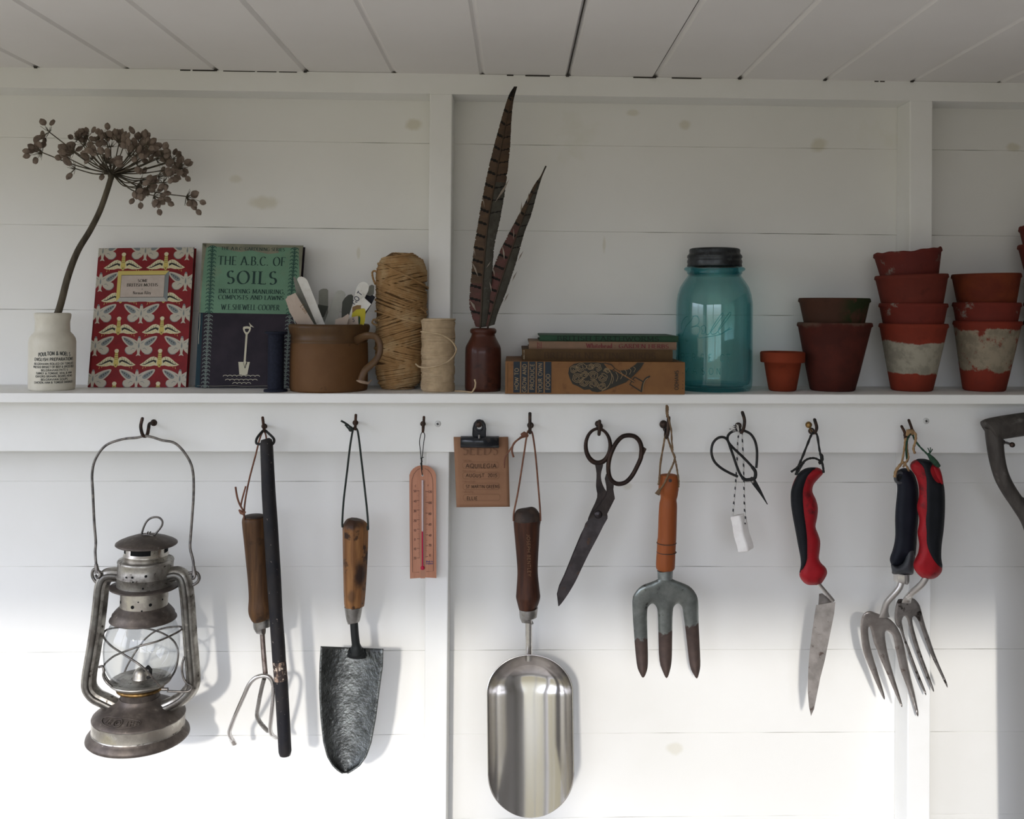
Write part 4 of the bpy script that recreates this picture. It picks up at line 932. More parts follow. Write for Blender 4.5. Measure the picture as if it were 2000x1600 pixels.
# ---------------------------------------------------------------- the pile of books
M['kraft'] = mat('tan_jacket', (.42, .24, .105), .6, c2=(.36, .20, .09), scale=35, c3=(.25, .13, .06), scale3=70, lo3=.6, hi3=.74)
M['navy_band'] = mat('navy_print_band', (.018, .026, .035), .55); M['tan_print'] = mat('tan_lettering', (.42, .32, .19), .6)
M['olive_cloth'] = mat('olive_brown_cloth', (.115, .070, .030), .7, c2=(.095, .058, .026), scale=50, bump=.3, bscale=900, bdist=.0002)
M['pink_paper'] = mat('faded_pink_boards', (.335, .215, .155), .65, c2=(.29, .20, .145), scale=40); M['maroon'] = mat('maroon_print', (.14, .025, .03), .6)
M['green_cloth'] = mat('dark_green_cloth', (.022, .060, .034), .6, c2=(.028, .07, .04), scale=60, bump=.2, bscale=900, bdist=.0002); M['dark_green_ink'] = mat('green_black_print', (.008, .014, .010), .6)
M['brown_ink'] = mat('faded_brown_print', (.055, .030, .014), .6)
SPT = []
def flatbook(xl, xr, ytop, ybot, off, depth, mats, label, art=None, skew=0, worn=0):
    z1 = at(1160, ytop, off).z; z0 = SPT[-1] if SPT else ZSH(at(1160, 700, off).x)+.0004
    SPT.append(z1)
    ax, bx = at(xl, ytop, off).x, at(xr, ytop, off).x
    t = thing('hardback_book', ((ax+bx)/2, -off, z0), label, 'book', 'books lying in the pile')
    g = 1/mpp(off); H = (z1-z0)*g; W = (bx-ax)*g
    bd = .0019
    b = MB(); b.box((ax+.003, -off+.004, z0+bd), (bx-.003, -off+depth-.003, z1-bd)); b.build('page_block', M['pages'], t)
    b = MB(); b.box((ax, -off+.002, z0), (bx, -off+depth, z0+bd)); b.box((ax, -off+.002, z1-bd), (bx, -off+depth, z1))
    n = 8; pr = []
    for i in range(n+1):     # rounded spine
        a = PI*i/n; pr.append((-off+.0010-.0011*math.sin(a)**.6, lerp(z0, z1, i/n)))
    vs = [(x, y, z) for x in (ax, bx) for y, z in pr]+[(x, -off+.004, z) for x in (ax, bx) for z in (z0, z1)]
    m = n+1
    b.add(vs, [(i, i+1, m+i+1, m+i) for i in range(n)], 0, True)
    b.add([vs[i] for i in range(m)], [tuple(range(m))], 0, False); b.add([vs[m+i] for i in range(m)], [tuple(range(m))], 0, False)
    def mp_(x, y, lift=.0002):    # x px from the left end, y px down from the top of the spine
        s = min(1, max(0, y/H)); a = PI*s
        return (ax+x/g, -off+.0010-.0011*math.sin(max(.02, a))**.6-lift-.0003, z1-s*(z1-z0))
    if art: art(b, mp_, W, H)
    b.build('cover', mats, t)
def artK(b, mp_, W, H):
    def bx(x0, x1, y0, y1, m, l=.0003):
        for k in range(8):
            ya, yb = lerp(y0, y1, k/8), lerp(y0, y1, (k+1)/8)
            b.add([mp_(x0, ya, l), mp_(x1, ya, l), mp_(x1, yb, l), mp_(x0, yb, l)], [(0, 1, 2, 3)], m, False)
    s = 5.263
    for i, (xa, xb, tx, hh) in enumerate([(172, 238, 'HOW TO', 42), (253, 318, 'GROW AND', 55), (333, 397, 'PRODUCE', 51), (415, 480, 'YOUR OWN', 57), (497, 560, 'FOOD', 31)]):
        x0, x1 = (xa-88)/s, (xb-88)/s; bx(x0, x1, .3, H-2.2, 1)
        # lettering reads upwards
        text(b, tx, lambda x, y, x1=x1: mp_(x1+y, (H-8 if tx != 'YOUR OWN' and tx != 'GROW AND' else H-3)-x, .0006), 0, -2.6, 7.4, 2, width=hh, style='sans', wt=.16)
    for xm in (245, 325, 406, 489): bx((xm-88)/s-.5, (xm-88)/s+.5, 0, H-2, 2, .0004)
    bx(4.4, 4.9, 3, H-3, 3, .0003)
    L4 = lambda x, y: mp_(x, y, .0005); L5 = lambda x, y: mp_(x, y, .0009)
    q = lambda P: [((x-88)/s, max(.5, min(H-.5, (y-352)/s))) for x, y in P]
    # horn of plenty with vegetables, and a spade across it
    body = q([(735, 470), (745, 410), (790, 375), (850, 360), (1000, 356), (1100, 362), (1170, 420), (1200, 450), (1350, 430), (1430, 375), (1445, 356), (1520, 356), (1480, 420), (1400, 500), (1330, 560), (1180, 620), (1100, 650), (1040, 665), (980, 655), (960, 635), (900, 640), (840, 605), (780, 580), (752, 525)])
    b.flatpoly([body], L4, 4)
    rq = random.Random(8)
    for (cx, cy, R) in [(800, 430, 42), (870, 410, 50), (830, 520, 50), (900, 560, 46), (960, 400, 34), (1030, 410, 44), (990, 490, 48), (1000, 580, 44), (1090, 510, 46), (1080, 600, 40), (900, 480, 38), (1130, 440, 28)]:
        for rad in (1, .66, .34):
            pts = [(cx+R*rad*(1+.16*math.sin(5*a+cx))*math.cos(a), cy+R*rad*(1+.16*math.cos(4*a+cy))*math.sin(a)*.9) for a in [rq.uniform(0, 6)+(5.2)*k/14 for k in range(15)]]
            a0 = rq.uniform(0, 6); pts = [(cx+R*rad*(1+.14*math.sin(5*(a0+5.2*k/14)+cx))*math.cos(a0+5.2*k/14), cy+R*rad*.9*math.sin(a0+5.2*k/14)) for k in range(15)]
            b.ribbon(q(pts), 1.0, L5, 2)
    for k in range(6):
        x = 1180+k*45; b.ribbon(q(spline([(x, 470-k*14), (x+22, 520-k*20), (x+5, 575-k*24)], 3)), .9, L5, 2)
    b.ribbon(q(spline([(1150, 420), (1185, 500), (1150, 600), (1080, 650)], 4)), 1.1, L5, 2)
    b.ribbon(q([(1205, 425), (1420, 555)]), 4.6, L4, 4); b.ribbon(q([(1210, 428), (1425, 556)]), 2.4, L5, 0)
    b.ribbon(q([(1095, 372), (1130, 415), (1180, 440), (1215, 420), (1180, 380), (1110, 362)]), 1.8, L5, 4, closed=True); b.flatpoly([q([(1100, 370), (1135, 412), (1180, 434), (1208, 418), (1176, 384), (1112, 366)])], lambda x, y: mp_(x, y, .0007), 0)
    b.ribbon(q([(1420, 505), (1370, 580), (1490, 655)]), 2.2, L4, 4); b.ribbon(q([(1420, 505), (1500, 548), (1515, 560)]), 2.0, L4, 4)
    b.ribbon(q(spline([(1580, 495), (1530, 525), (1500, 590), (1490, 660)], 3)), 3, L4, 4); b.ribbon(q(spline([(1555, 515), (1525, 545), (1508, 600), (1505, 655)], 3)), 1, L5, 2)
    text(b, 'ODHAMS', lambda x, y: mp_((1875-88)/s+y, H-9-x, .0005), 0, -.4, 7, 4, width=38, style='sans', wt=.17)
    for yy in (20, 36, 43, 50): b.ribbon([((1915-88)/s, yy), ((1925-88)/s, yy+1.5)], .9, L4, 4)
def art_text(segs):
    def a(b, mp_, W, H):
        for (s, x0, w, y0, h, m, st, wt) in segs: text(b, s, lambda x, y: mp_(x, y, .00035), x0, y0, h, m, width=w, style=st, wt=wt)
    return a
flatbook(987, 1338, 707, 770, .131, .127, [M['kraft'], M['navy_band'], M['tan_print'], M['brown_ink'], M['ink_dark']], 'thick tan book on growing food, lowest of the pile, horn of plenty on its spine', artK)
flatbook(1019.5, 1314, 683, 707, .115, .108, [M['olive_cloth'], M['brown_ink'], M['worn']], 'olive-brown book on nesting birds, second from the bottom of the pile',
         lambda b, mp_, W, H: (art_text([('BRITISH NESTING BIRDS', 43, 219, 17.8, 12, 1, 'serif', .15)])(b, mp_, W, H), [b.ribbon([(3.5, 2+k*3), (4.6, 4.5+k*3)], 1.6, lambda x, y: mp_(x, y, .0003), 2) for k in range(6)]))
def artG(b, mp_, W, H):
    art_text([('Whitehead :', 112, 58, 12, 8.6, 1, 'serif', .17), ('GARDEN HERBS', 176, 98, 12, 7.6, 1, 'serif', .18)])(b, mp_, W, H)
    for x in (17, 24): b.ribbon([(x, 1.5), (x, H-1.5)], 1.2, lambda x, y: mp_(x, y, .0003), 1)
    b.ribbon([(20.5, 2.5), (18.8, 5), (22, 7.5), (18.8, 10), (21, 12.5)], 1.1, lambda x, y: mp_(x, y, .0003), 1)
flatbook(1033, 1321.5, 667.5, 683, .112, .104, [M['pink_paper'], M['maroon'], M['worn']], 'thin faded pink book on garden herbs, third from the bottom of the pile', artG)
flatbook(1054, 1325, 655.5, 667.5, .110, .1, [M['green_cloth'], M['dark_green_ink']], 'very thin dark green book on earthworms lying on top of the pile', art_text([('BRITISH EARTHWORMS', 34, 200, 10.4, 8.8, 1, 'serif', .16)]))

# ---------------------------------------------------------------- blue preserving jar
def glassmat(name, tint, edge, gloss=.04, rough=.03):
    m = bpy.data.materials.new(name); m.use_nodes = True; nt = m.node_tree; nt.nodes.clear()
    out = node(nt, 'OutputMaterial'); tr = node(nt, 'BsdfTransparent'); gl = node(nt, 'BsdfGlossy'); mx = node(nt, 'MixShader')
    lw = node(nt, 'LayerWeight'); lw.inputs['Blend'].default_value = .35; cmx = node(nt, 'Mix', data_type='RGBA')
    cmx.inputs[6].default_value = (*tint, 1); cmx.inputs[7].default_value = (*edge, 1); nt.links.new(lw.outputs['Facing'], cmx.inputs[0]); nt.links.new(cmx.outputs[2], tr.inputs[0])
    fc = node(nt, 'LayerWeight'); fc.inputs['Blend'].default_value = .5; pw = node(nt, 'Math', operation='POWER'); nt.links.new(fc.outputs['Facing'], pw.inputs[0]); pw.inputs[1].default_value = 5
    fr = node(nt, 'Math', operation='MULTIPLY_ADD'); nt.links.new(pw.outputs[0], fr.inputs[0]); fr.inputs[1].default_value = .75; fr.inputs[2].default_value = .04
    gl.inputs['Roughness'].default_value = rough; gl.inputs[0].default_value = (1, 1, 1, 1)
    nt.links.new(fr.outputs[0], mx.inputs[0]); nt.links.new(tr.outputs[0], mx.inputs[1]); nt.links.new(gl.outputs[0], mx.inputs[2]); nt.links.new(mx.outputs[0], out.inputs[0])
    return m
M['aqua'] = glassmat('aqua_glass', (.82, .94, .935), (.34, .60, .64)); M['aqua_thick'] = glassmat('aqua_thick_glass', (.60, .85, .87), (.22, .50, .56)); M['clear'] = glassmat('clear_glass', (.95, .955, .95), (.62, .64, .66))
M['emboss'] = glassmat('aqua_raised_lettering', (.62, .88, .88), (.25, .55, .6))
M['zinc'] = mat('zinc_lid', (.16, .16, .17), .42, .85, c2=(.09, .09, .095), scale=50, c3=(.20, .20, .21), scale3=90, lo3=.56, hi3=.7, bump=.3, bscale=120, bdist=.0005)
c = shelfpt(1394.5, .056); off = .056; k = mpx(1394, off)
jr = thing('preserving_jar', c, 'tall aqua blue glass preserving jar with a grey zinc screw lid and raised lettering', 'jar')
b = MB(); P = prof(1394.5, off, [(0, 757), (58, 757.5), (64, 762), (66, 765), (71, 762), (74.5, 753), (75.5, 742), (75.5, 600), (75, 590), (72.5, 575), (68, 561), (60, 549), (54, 541), (52, 537), (52, 533)])
b.lathe(P, c, 96, mats=[1, 1, 1, 1, 1]+[0]*9)
P2 = prof(1394.5, off, [(0, 753), (60, 753), (69, 748), (72, 738), (72.5, 600), (72, 590), (69.5, 576), (65, 563), (57, 551), (50, 540), (49, 530)])
b.lathe(P2, c, 96, mats=[1, 1, 0, 0, 0, 0, 0, 0, 0, 0])
P3 = prof(1394.5, off, [(52, 537), (54.5, 534), (54.5, 531), (60, 528), (60.5, 525), (58, 522.5), (53, 521), (50, 520), (47, 520), (47, 533), (50, 540)]); b.lathe(P3, c, 96, m=1)
b.build('glass_body', [M['aqua'], M['aqua_thick']], jr)
b = MB(); Rj = 75.6*k
def gm(dx, py):  # front of the jar: dx px from its axis
    s = max(-.985, min(.985, dx/75.7)); a = math.asin(s); return Vector((c.x+Rj*math.sin(a), c.y-Rj*math.cos(a), at(1394.5, py, off).z))
def gp(x, y): return ((1310+x/5.161)-1394.5, 470+y/5.161)
def gmap(x, y): p = gp(x, y); return gm(*p)
for pts in [[(70, 895), (75, 830), (95, 780), (120, 762)], [(100, 870), (120, 840), (150, 800), (165, 765)], [(160, 765), (190, 758), (215, 790), (205, 840), (150, 870)], [(150, 870), (210, 860), (222, 900), (205, 950), (215, 975)], [(100, 880), (78, 960)], [(105, 980), (108, 1010), (125, 1000)],
            [(245, 900), (235, 870), (262, 850), (275, 880), (262, 925), (240, 930), (245, 900)], [(275, 860), (278, 930), (300, 940)], [(300, 940), (420, 780), (440, 740), (425, 735), (330, 880), (335, 935), (375, 925)], [(375, 925), (500, 770), (520, 735), (500, 730), (400, 880), (410, 930), (470, 900), (530, 880)], [(215, 975), (300, 960), (430, 930), (510, 870)]]:
    b.tube([gmap(*p) for p in spline(pts, 5)], .00055, 5, flat=.6)
def gtext(s, xs_, y, h):
    for ch, x in zip(s, xs_):
        for st in GL[ch][1]: b.tube([gmap(x+p[0]*h*.85, y-p[1]*h) for p in st], .00045, 5, flat=.6)
gtext('PERFECT', (62, 100, 152, 228, 300, 412, 478), 1200, 70); gtext('MASON', (85, 160, 238, 305, 378), 1325, 62)
b.build('raised_lettering', M['emboss'], jr)
b = MB(); b.lathe(prof(1394.5, off, [(0, 485.5), (46, 485.5), (49.5, 487), (50.5, 490), (50, 494), (51, 496.5), (54, 499.5), (54.6, 503), (52.5, 506), (54, 509), (54.5, 512), (53.5, 516), (54.5, 520.5), (53, 521.5), (48.5, 521)]), c, 80)
b.build('lid', M['zinc'], jr, [m_solid(.0006, -1)])

# ---------------------------------------------------------------- terracotta pots
def potmat(name, c1, c2, stain=None, z0=0, z1=0, soft=.004, amp=.02, scol=(.30, .275, .215), moss=None, patch=0, side=None):
    m = mat(name, c1, .82, c2=c2, scale=28, c3=tuple(x*.55 for x in c1), scale3=60, lo3=.6, hi3=.78, bump=.35, bscale=160, bdist=.0006, spec=.25)
    nt = m.node_tree; bs = [n for n in nt.nodes if n.type == 'BSDF_PRINCIPLED'][0]
    src = bs.inputs['Base Color'].links[0].from_socket
    tc = [n for n in nt.nodes if n.type == 'TEX_COORD'][0]
    def mth(op, a, b=None):
        n = node(nt, 'Math', operation=op)
        for i, v in enumerate((a, b)):
            if v is None: continue
            if isinstance(v, (int, float)): n.inputs[i].default_value = v
            else: nt.links.new(v, n.inputs[i])
        return n.outputs[0]
    def noise(sc, d=6):
        n = node(nt, 'TexNoise'); n.inputs['Scale'].default_value = sc; n.inputs['Detail'].default_value = d; n.inputs['Roughness'].default_value = .65
        nt.links.new(tc.outputs['Object'], n.inputs['Vector']); return n.outputs[0]
    def ss(v, a, b):
        n = node(nt, 'MapRange', interpolation_type='SMOOTHSTEP'); n.inputs['From Min'].default_value = a; n.inputs['From Max'].default_value = b; nt.links.new(v, n.inputs['Value']); return n.outputs[0]
    sx = node(nt, 'SeparateXYZ'); nt.links.new(tc.outputs['Object'], sx.inputs[0])
    if stain:
        zz = mth('ADD', sx.outputs['Z'], mth('MULTIPLY', mth('SUBTRACT', noise(32), .5), amp))
        k = mth('MULTIPLY', ss(zz, z0-soft, z0+soft*.3), mth('SUBTRACT', 1.0, ss(zz, z1-soft*.3, z1+soft)))
        if patch: k = mth('MULTIPLY', k, ss(noise(42), patch-.04, patch+.05))
        if side is not None: k = mth('MULTIPLY', k, ss(mth('ADD', sx.outputs['X'], mth('MULTIPLY', mth('SUBTRACT', noise(30), .5), .03)), side-.006, side+.006))
        n2 = noise(55); sc_ = node(nt, 'Mix', data_type='RGBA'); sc_.inputs[6].default_value = (*scol, 1); sc_.inputs[7].default_value = (*(x*.7 for x in scol), 1); nt.links.new(ss(n2, .42, .62), sc_.inputs[0])
        mx = node(nt, 'Mix', data_type='RGBA'); nt.links.new(k, mx.inputs[0]); nt.links.new(src, mx.inputs[6]); nt.links.new(sc_.outputs[2], mx.inputs[7]); src = mx.outputs[2]
    if moss:
        k = mth('MULTIPLY', ss(noise(26), .40, .52), ss(sx.outputs['Z'], moss, moss+.02))
        k = mth('MULTIPLY', k, ss(sx.outputs['X'], -.012, .01))
        mx = node(nt, 'Mix', data_type='RGBA'); nt.links.new(k, mx.inputs[0]); nt.links.new(src, mx.inputs[6]); mx.inputs[7].default_value = (.016, .024, .007, 1); src = mx.outputs[2]
    nt.links.new(src, bs.inputs['Base Color'])
    return m
def pot(px, off, rim, yr, base, yb, label, mt, group, z_rest=None, rimh=0, tilt=0, ragged=0, lean=0, depth=None, wall=4.5, seed=0, cat='flowerpot', tilty=0):
    """rim/base: half-widths in px; yr: rim height px; z_rest: height its foot stands at (None = on the shelf)"""
    k = mpx(px, off); c = shelfpt(px, off)
    ztop = at(px, yr, off).z; zb = c.z if z_rest is None else z_rest
    c = Vector((c.x, c.y, zb)); H = ztop-zb
    R0, R1, w = base*k, rim*k, wall*k
    b = MB(); n = 64
    def prr(t): return lerp(R0, R1-(.0025 if rimh else 0), t)
    P = [(0, 0), (R0-.002, 0), (R0, .0015)]
    if rimh:
        hz = H-rimh*k; P += [(prr(hz/H*.5), hz*.5), (prr(hz/H), hz), (R1-.0006, hz+.0004), (R1, hz+.002), (R1+.0004, H-.0015), (R1-.001, H)]
    else:
        P += [(prr(t), H*t) for t in (.25, .5, .75, .93)]+[(R1+.0006, H*.95), (R1, H-.001), (R1-.001, H)]
    P += [(R1-w+.001, H), (R1-w, H-.0015), (lerp(R0, R1, .5)-w, H*.5), (R0-w, .005), (0, .005)]
    r = random.Random(seed)
    base_i = len(b.v)
    vs = []
    for rd, z in P:
        for j in range(n):
            a = 2*PI*j/n
            zz = z
            if ragged and z > H*.8: zz = z-ragged*(.5+.35*math.sin(a*3+1+seed)+.25*math.sin(a*7+2)+.2*math.sin(a*13))*((z-H*.8)/(H*.2))
            wob = 1+.006*math.sin(a*2+seed)
            vs.append(Vector((rd*wob*math.cos(a), rd*wob*math.sin(a), zz)))
    Mx = Matrix.Rotation(tilt, 4, 'Y') @ Matrix.Rotation(tilty, 4, 'X')
    vs = [Mx @ v for v in vs]
    dz = min(v.z for v in vs); vs = [v+c+Vector((lean*k*(v.z/H), 0, -dz if z_rest is None else 0)) for v in vs]
    b.add(vs, [(i*n+j, i*n+(j+1) % n, (i+1)*n+(j+1) % n, (i+1)*n+j) for i in range(len(P)-1) for j in range(n)], 0, True)
    return solo('flowerpot', b, mt, c, label, cat, group, [m_weld()])
TC = (.34, .065, .026); TC2 = (.26, .05, .022)
m1 = potmat('terracotta_new', (.33, .066, .022), (.29, .058, .02))
m2 = potmat('terracotta_dark', (.085, .024, .015), (.06, .018, .012), stain=True, z0=.088, z1=.2, amp=.03, scol=(.09, .05, .035))
m3 = potmat('terracotta_mossy', (.075, .032, .020), (.06, .028, .018), moss=.004)
m4 = potmat('terracotta_limed', (.24, .042, .018), (.19, .036, .016), stain=True, z0=.024, z1=.064, amp=.018, soft=.0015)
m5 = potmat('terracotta_red', (.19, .036, .018), (.15, .03, .016), stain=True, z0=.07, z1=.12, patch=.64, scol=(.22, .18, .15))
m6 = potmat('terracotta_plain', (.17, .038, .020), (.145, .034, .018))
m7 = potmat('terracotta_dusty', (.16, .034, .021), (.13, .030, .02), stain=True, z0=.045, z1=.16, patch=.62, scol=(.2, .16, .135))
m8 = potmat('terracotta_crusted', (.22, .038, .017), (.17, .032, .016), stain=True, z0=.028, z1=.080, patch=.40, amp=.026, soft=.002, scol=(.25, .21, .15))
m9 = potmat('terracotta_orange', (.23, .055, .017), (.16, .032, .013))
G = 'terracotta flowerpots on the shelf'
pot(1528.5, .072, 44.5, 687, 27.5, 765, 'small bright orange terracotta flowerpot with a banded rim, standing alone', m1, G, rimh=22)
def stack(px, off, items, lean=0):
    k = mpp(off); zr = None; prev = None
    for i, it in enumerate(items):
        rim, yr, label, mt = it[:4]; kw = it[4] if len(it) > 4 else {}
        ztop = at(px, yr, off).z
        if i == 0:
            base = it[5]; pot(px, off, rim, yr, base, 765, label, mt, G, lean=lean, **kw)
            hh = ztop-shelfpt(px, off).z; sl0 = (rim-base)/hh; zb0 = shelfpt(px, off).z
        else:
            # a nested pot: the same flare, its foot inside the one below
            zb = zprev_b+(ztop-zprev_t)*.96 + .0022*(0) ; base = rim-sl0*(ztop-zb)
            zb = max(zb, zprev_b+.0075); base = min(base, bprev-0.0+(zb-zprev_b)*sl0-4.9); f = (zprev_t-zb)/(ztop-zb); base = max(24, min(base, (rprev-5.2-rim*f)/(1-f)))
            pot(px+lean*(ztop-zb0)/hh*.5, off, rim, yr, base, 0, label, mt, G, z_rest=zb, **kw)
        zprev_t = ztop; zprev_b = shelfpt(px, off).z if i == 0 else zb; bprev = base; rprev = rim
stack(1626, .064, [(74.5, 630, 'large dark reddish flowerpot next to the small orange one, carrying a mossy pot', m2, dict(seed=1), 45),
                   (71, 582.5, 'dark mossy flowerpot nested in the large dark reddish pot', m3, dict(seed=2))], lean=4)
stack(1781, .062, [(69, 632, 'flowerpot with a broad white lime band, lowest of the tallest full stack', m4, dict(seed=3), 42),
                   (69, 592.5, 'red flowerpot directly above the lime-banded one', m5, dict(seed=4)),
                   (74, 537, 'plain brownish-red flowerpot, second from the top of the tallest full stack', m6, dict(seed=5, tilt=-.035)),
                   (69, 488, 'chipped tilted flowerpot with an uneven rim on top of the tallest full stack', m7, dict(seed=6, tilt=-.10, ragged=.0022))], lean=3)
stack(1922, .062, [(69.5, 627, 'flowerpot crusted with pale lime and mould, lowest of the stack right of the tallest', m8, dict(seed=7), 43.5),
                   (69, 591, 'dark red flowerpot with white specks, middle of the stack right of the tallest', m5, dict(seed=8)),
                   (70, 535, 'smooth orange flowerpot on top of the stack right of the tallest', m9, dict(seed=9, tilt=-.02))], lean=7)
stack(2066, .060, [(70, 627, 'flowerpot at the foot of the stack cut off by the right edge of the photo', m2, dict(seed=10), 43),
                   (70, 590, 'dark flowerpot second from the foot of the stack at the right edge', m6, dict(seed=11)),
                   (69, 548, 'dark red flowerpot in the middle of the stack at the right edge', m5, dict(seed=12)),
                   (83, 478, 'dull red flowerpot second from the top of the stack at the right edge', m6, dict(seed=13)),
                   (80, 441, 'ragged-rimmed flowerpot topping the stack at the right edge', m7, dict(seed=14, ragged=.003))], lean=0)
# ---------------------------------------------------------------- hooks and screws in the rail
M['hook_dark'] = mat('blackened_hook', (.030, .026, .024), .5, .7, c2=(.07, .045, .035), scale=150, bump=.2, bscale=400, bdist=.0002)
M['hook_rust'] = mat('rusty_hook', (.075, .04, .028), .65, .5, c2=(.04, .026, .02), scale=150)
M['brass'] = mat('aged_brass', (.28, .17, .06), .38, .9, c2=(.12, .07, .03), scale=120); M['screw'] = mat('painted_screw', (.62, .62, .60), .4, .1); M['slot'] = mat('screw_cross_slot', (.02, .02, .02), .8)
HK = 'hooks screwed into the rail under the shelf'
def hook(pts, r, label, mt='hook_dark', ball=None, shank=None):
    """pts: (px, py, off) from rail to tip"""
    b = MB(); P = spline(pts, 5); b.tube([at(*p) for p in P], r, 10)
    tip = at(*pts[-1]); b.lathe([(0, -r*.2), (r*1.02, 0), (r*.8, r*.7), (0, r)], tip, 10)
    s = at(*pts[0]); b.lathe([(0, 0), (r*2.1, 0), (r*1.9, .0012), (r*1.1, .0018)], (s.x, -RF, s.z), 16, M=Matrix.Rotation(PI/2, 4, 'X'))
    if ball:
        c = at(ball[0], ball[1], ball[2]); R = ball[3]
        b.lathe([(R*math.sin(PI*i/10)+1e-5, -R*math.cos(PI*i/10)) for i in range(11)], c, 18)
    return solo('rail_hook', b, M[mt], (s.x, -RF, s.z), label, 'hook', HK)
hook([(300, 826, .0645), (292, 828, .072), (290, 838, .079), (287, 850, .084), (281, 852, .0875), (277, 845, .090), (275, 832, .0915), (278, 818, .091)], .0021, 'twisted black hook carrying the oil lantern')
hook([(516, 833, .0645), (516, 833, .073), (516, 841, .080), (516, 842, .086), (515, 833, .090), (513, 816, .0915)], .0018, 'thin rusty hook holding the hand cultivator and the black stick', 'hook_rust')
hook([(694, 826, .0645), (694, 826, .073), (694, 836, .080), (694, 838, .086), (694, 828, .090), (695, 811, .0915)], .0018, 'thin rusty hook holding the green-grey trowel', 'hook_rust')
hook([(826, 828, .0645), (826, 828, .073), (826, 840, .079), (826, 843, .084), (827, 834, .088), (828, 815, .089)], .0017, 'thin rusty hook holding the wooden thermometer', 'hook_rust')
hook([(1036, 831, .0645), (1036, 831, .073), (1035, 842, .081), (1035, 845, .086), (1035, 834, .090), (1035, 808, .0915)], .0021, 'black hook holding the steel scoop')
hook([(1171, 833, .0645), (1171, 833, .074), (1170, 846, .082), (1170, 848, .087), (1171, 838, .090), (1171, 823, .0915)], .0022, 'ball-topped black hook holding the big old shears', ball=(1168, 828, .078, .0042))
hook([(1302, 838, .0645), (1301, 840, .074), (1300, 852, .081), (1302, 854, .087), (1305, 842, .090), (1306, 816, .0915)], .0023, 'black hook with a round collar holding the orange-handled fork', ball=(1296, 829, .076, .0054))
hook([(1442, 832, .0645), (1443, 833, .074), (1446, 843, .081), (1449, 844, .087), (1453, 834, .0905), (1454, 820, .0915), (1450, 806, .092)], .0022, 'curved black hook holding the small snips and the white block')
hook([(1585, 842, .0645), (1586, 843, .073), (1589, 846, .081), (1593, 843, .087), (1595, 834, .090), (1591, 820, .0915)], .0021, 'black hook with a brass ball end holding the red and black trowel', ball=(1579.5, 830, .088, .0041))
HK_BALL = 1
hook([(1781, 843, .0645), (1781, 844, .073), (1781, 848, .080), (1782, 846, .086), (1781, 838, .090), (1775, 821, .0915)], .0018, 'bent hook holding the red and black hand fork', 'hook_rust')
hook([(1770, 850, .0645), (1769, 851, .072), (1768, 857, .078), (1768, 855, .083), (1767, 845, .087), (1761, 833, .089)], .0018, 'short bent hook just left of another, holding the navy-handled fork', 'hook_rust')
hook([(1959, 864, .0645), (1966, 865, .08), (1972, 867, .10), (1976, 869, .118)], .0016, 'black peg under the grip of the spade handle', ball=(1977, 869, .118, .0034))
b = MB()
b.tube([at(1582, 838, .089), at(1586, 843, .083), at(1588, 846, .081)], .0014, 8); c_ = at(1579.5, 830, .0895); b.lathe([(.0043*math.sin(PI*i/12)+1e-5, -.0043*math.cos(PI*i/12)) for i in range(13)], c_, 20)
_h = [o for o in COL.objects if o.name.startswith('rail_hook')][8]; tag(b.build('ball_end', M['brass'], _h), 'aged brass ball end')
def screw(px, py, label):
    p = at(px, py, RF); b = MB(); Rm = Matrix.Rotation(PI/2, 4, 'X')
    b.lathe([(0, 0), (.0042, 0), (.0040, .0006), (.0026, .0012), (0, .0014)], (p.x, -RF, p.z), 24, M=Rm)
    for a in (.2, .2+PI/2):
        Mx = Matrix.Translation((p.x, -RF-.0014, p.z)) @ Matrix.Rotation(a, 4, 'Y'); b.box((-.0017, -.0002, -.0005), (.0017, .0002, .0005), 1, Mx)
    solo('screw', b, [M['screw'], M['slot']], (p.x, -RF, p.z), label, 'screw', 'painted screws in the rail')
screw(855, 828, 'white painted cross-head screw just right of the thermometer hook')
screw(1808.5, 822.5, 'white painted cross-head screw to the right of the two hand forks')

# ---------------------------------------------------------------- oil lantern
M['tin'] = mat('weathered_tinplate', (.42, .40, .36), .33, .9, c2=(.17, .155, .135), scale=38, lo=.42, hi=.62, c3=(.05, .04, .032), scale3=150, lo3=.6, hi3=.68, rough2=.6, bump=.25, bscale=180, bdist=.0004)
M['tin_bright'] = mat('bright_tinplate', (.60, .57, .50), .25, .95, c2=(.34, .31, .27), scale=30, c3=(.06, .05, .04), scale3=150, lo3=.66, hi3=.72, rough2=.45, bump=.15, bscale=120, bdist=.0003)
M['tin_rust'] = mat('browned_iron', (.080, .066, .059), .5, .6, c2=(.125, .105, .09), scale=70, c3=(.24, .21, .18), scale3=140, lo3=.64, hi3=.74, bump=.35, bscale=200, bdist=.0004)
M['tin_dark'] = mat('dark_tinplate', (.17, .165, .15), .42, .85, c2=(.10, .09, .08), scale=40, c3=(.30, .28, .25), scale3=100, lo3=.6, hi3=.7, bump=.3, bscale=180, bdist=.0004)
M['wire'] = mat('lantern_wire', (.10, .095, .09), .45, .85, c2=(.22, .20, .18), scale=120, bump=.2, bscale=300, bdist=.0002)
M['hole'] = mat('vent_hole_inside', (.006, .006, .006), .9)
LO = .088; lc = at(270, 1438, LO); LT = thing('oil_lantern', (lc.x, -LO, lc.z), 'old hurricane oil lantern with a glass globe and wire bail hanging at the left', 'lantern')
kz = mpp(LO); kl = kz*math.cos(math.atan((278-PX)/F))
_top = at(286.5, 1060, LO); _ax = (_top-lc); LA = math.atan2(_ax.x, _ax.z)
LM = Matrix.Rotation(LA, 4, 'Y')
zl = lambda y: (at(278, 1438, LO).z-at(278, y, LO).z)*-1/math.cos(LA)
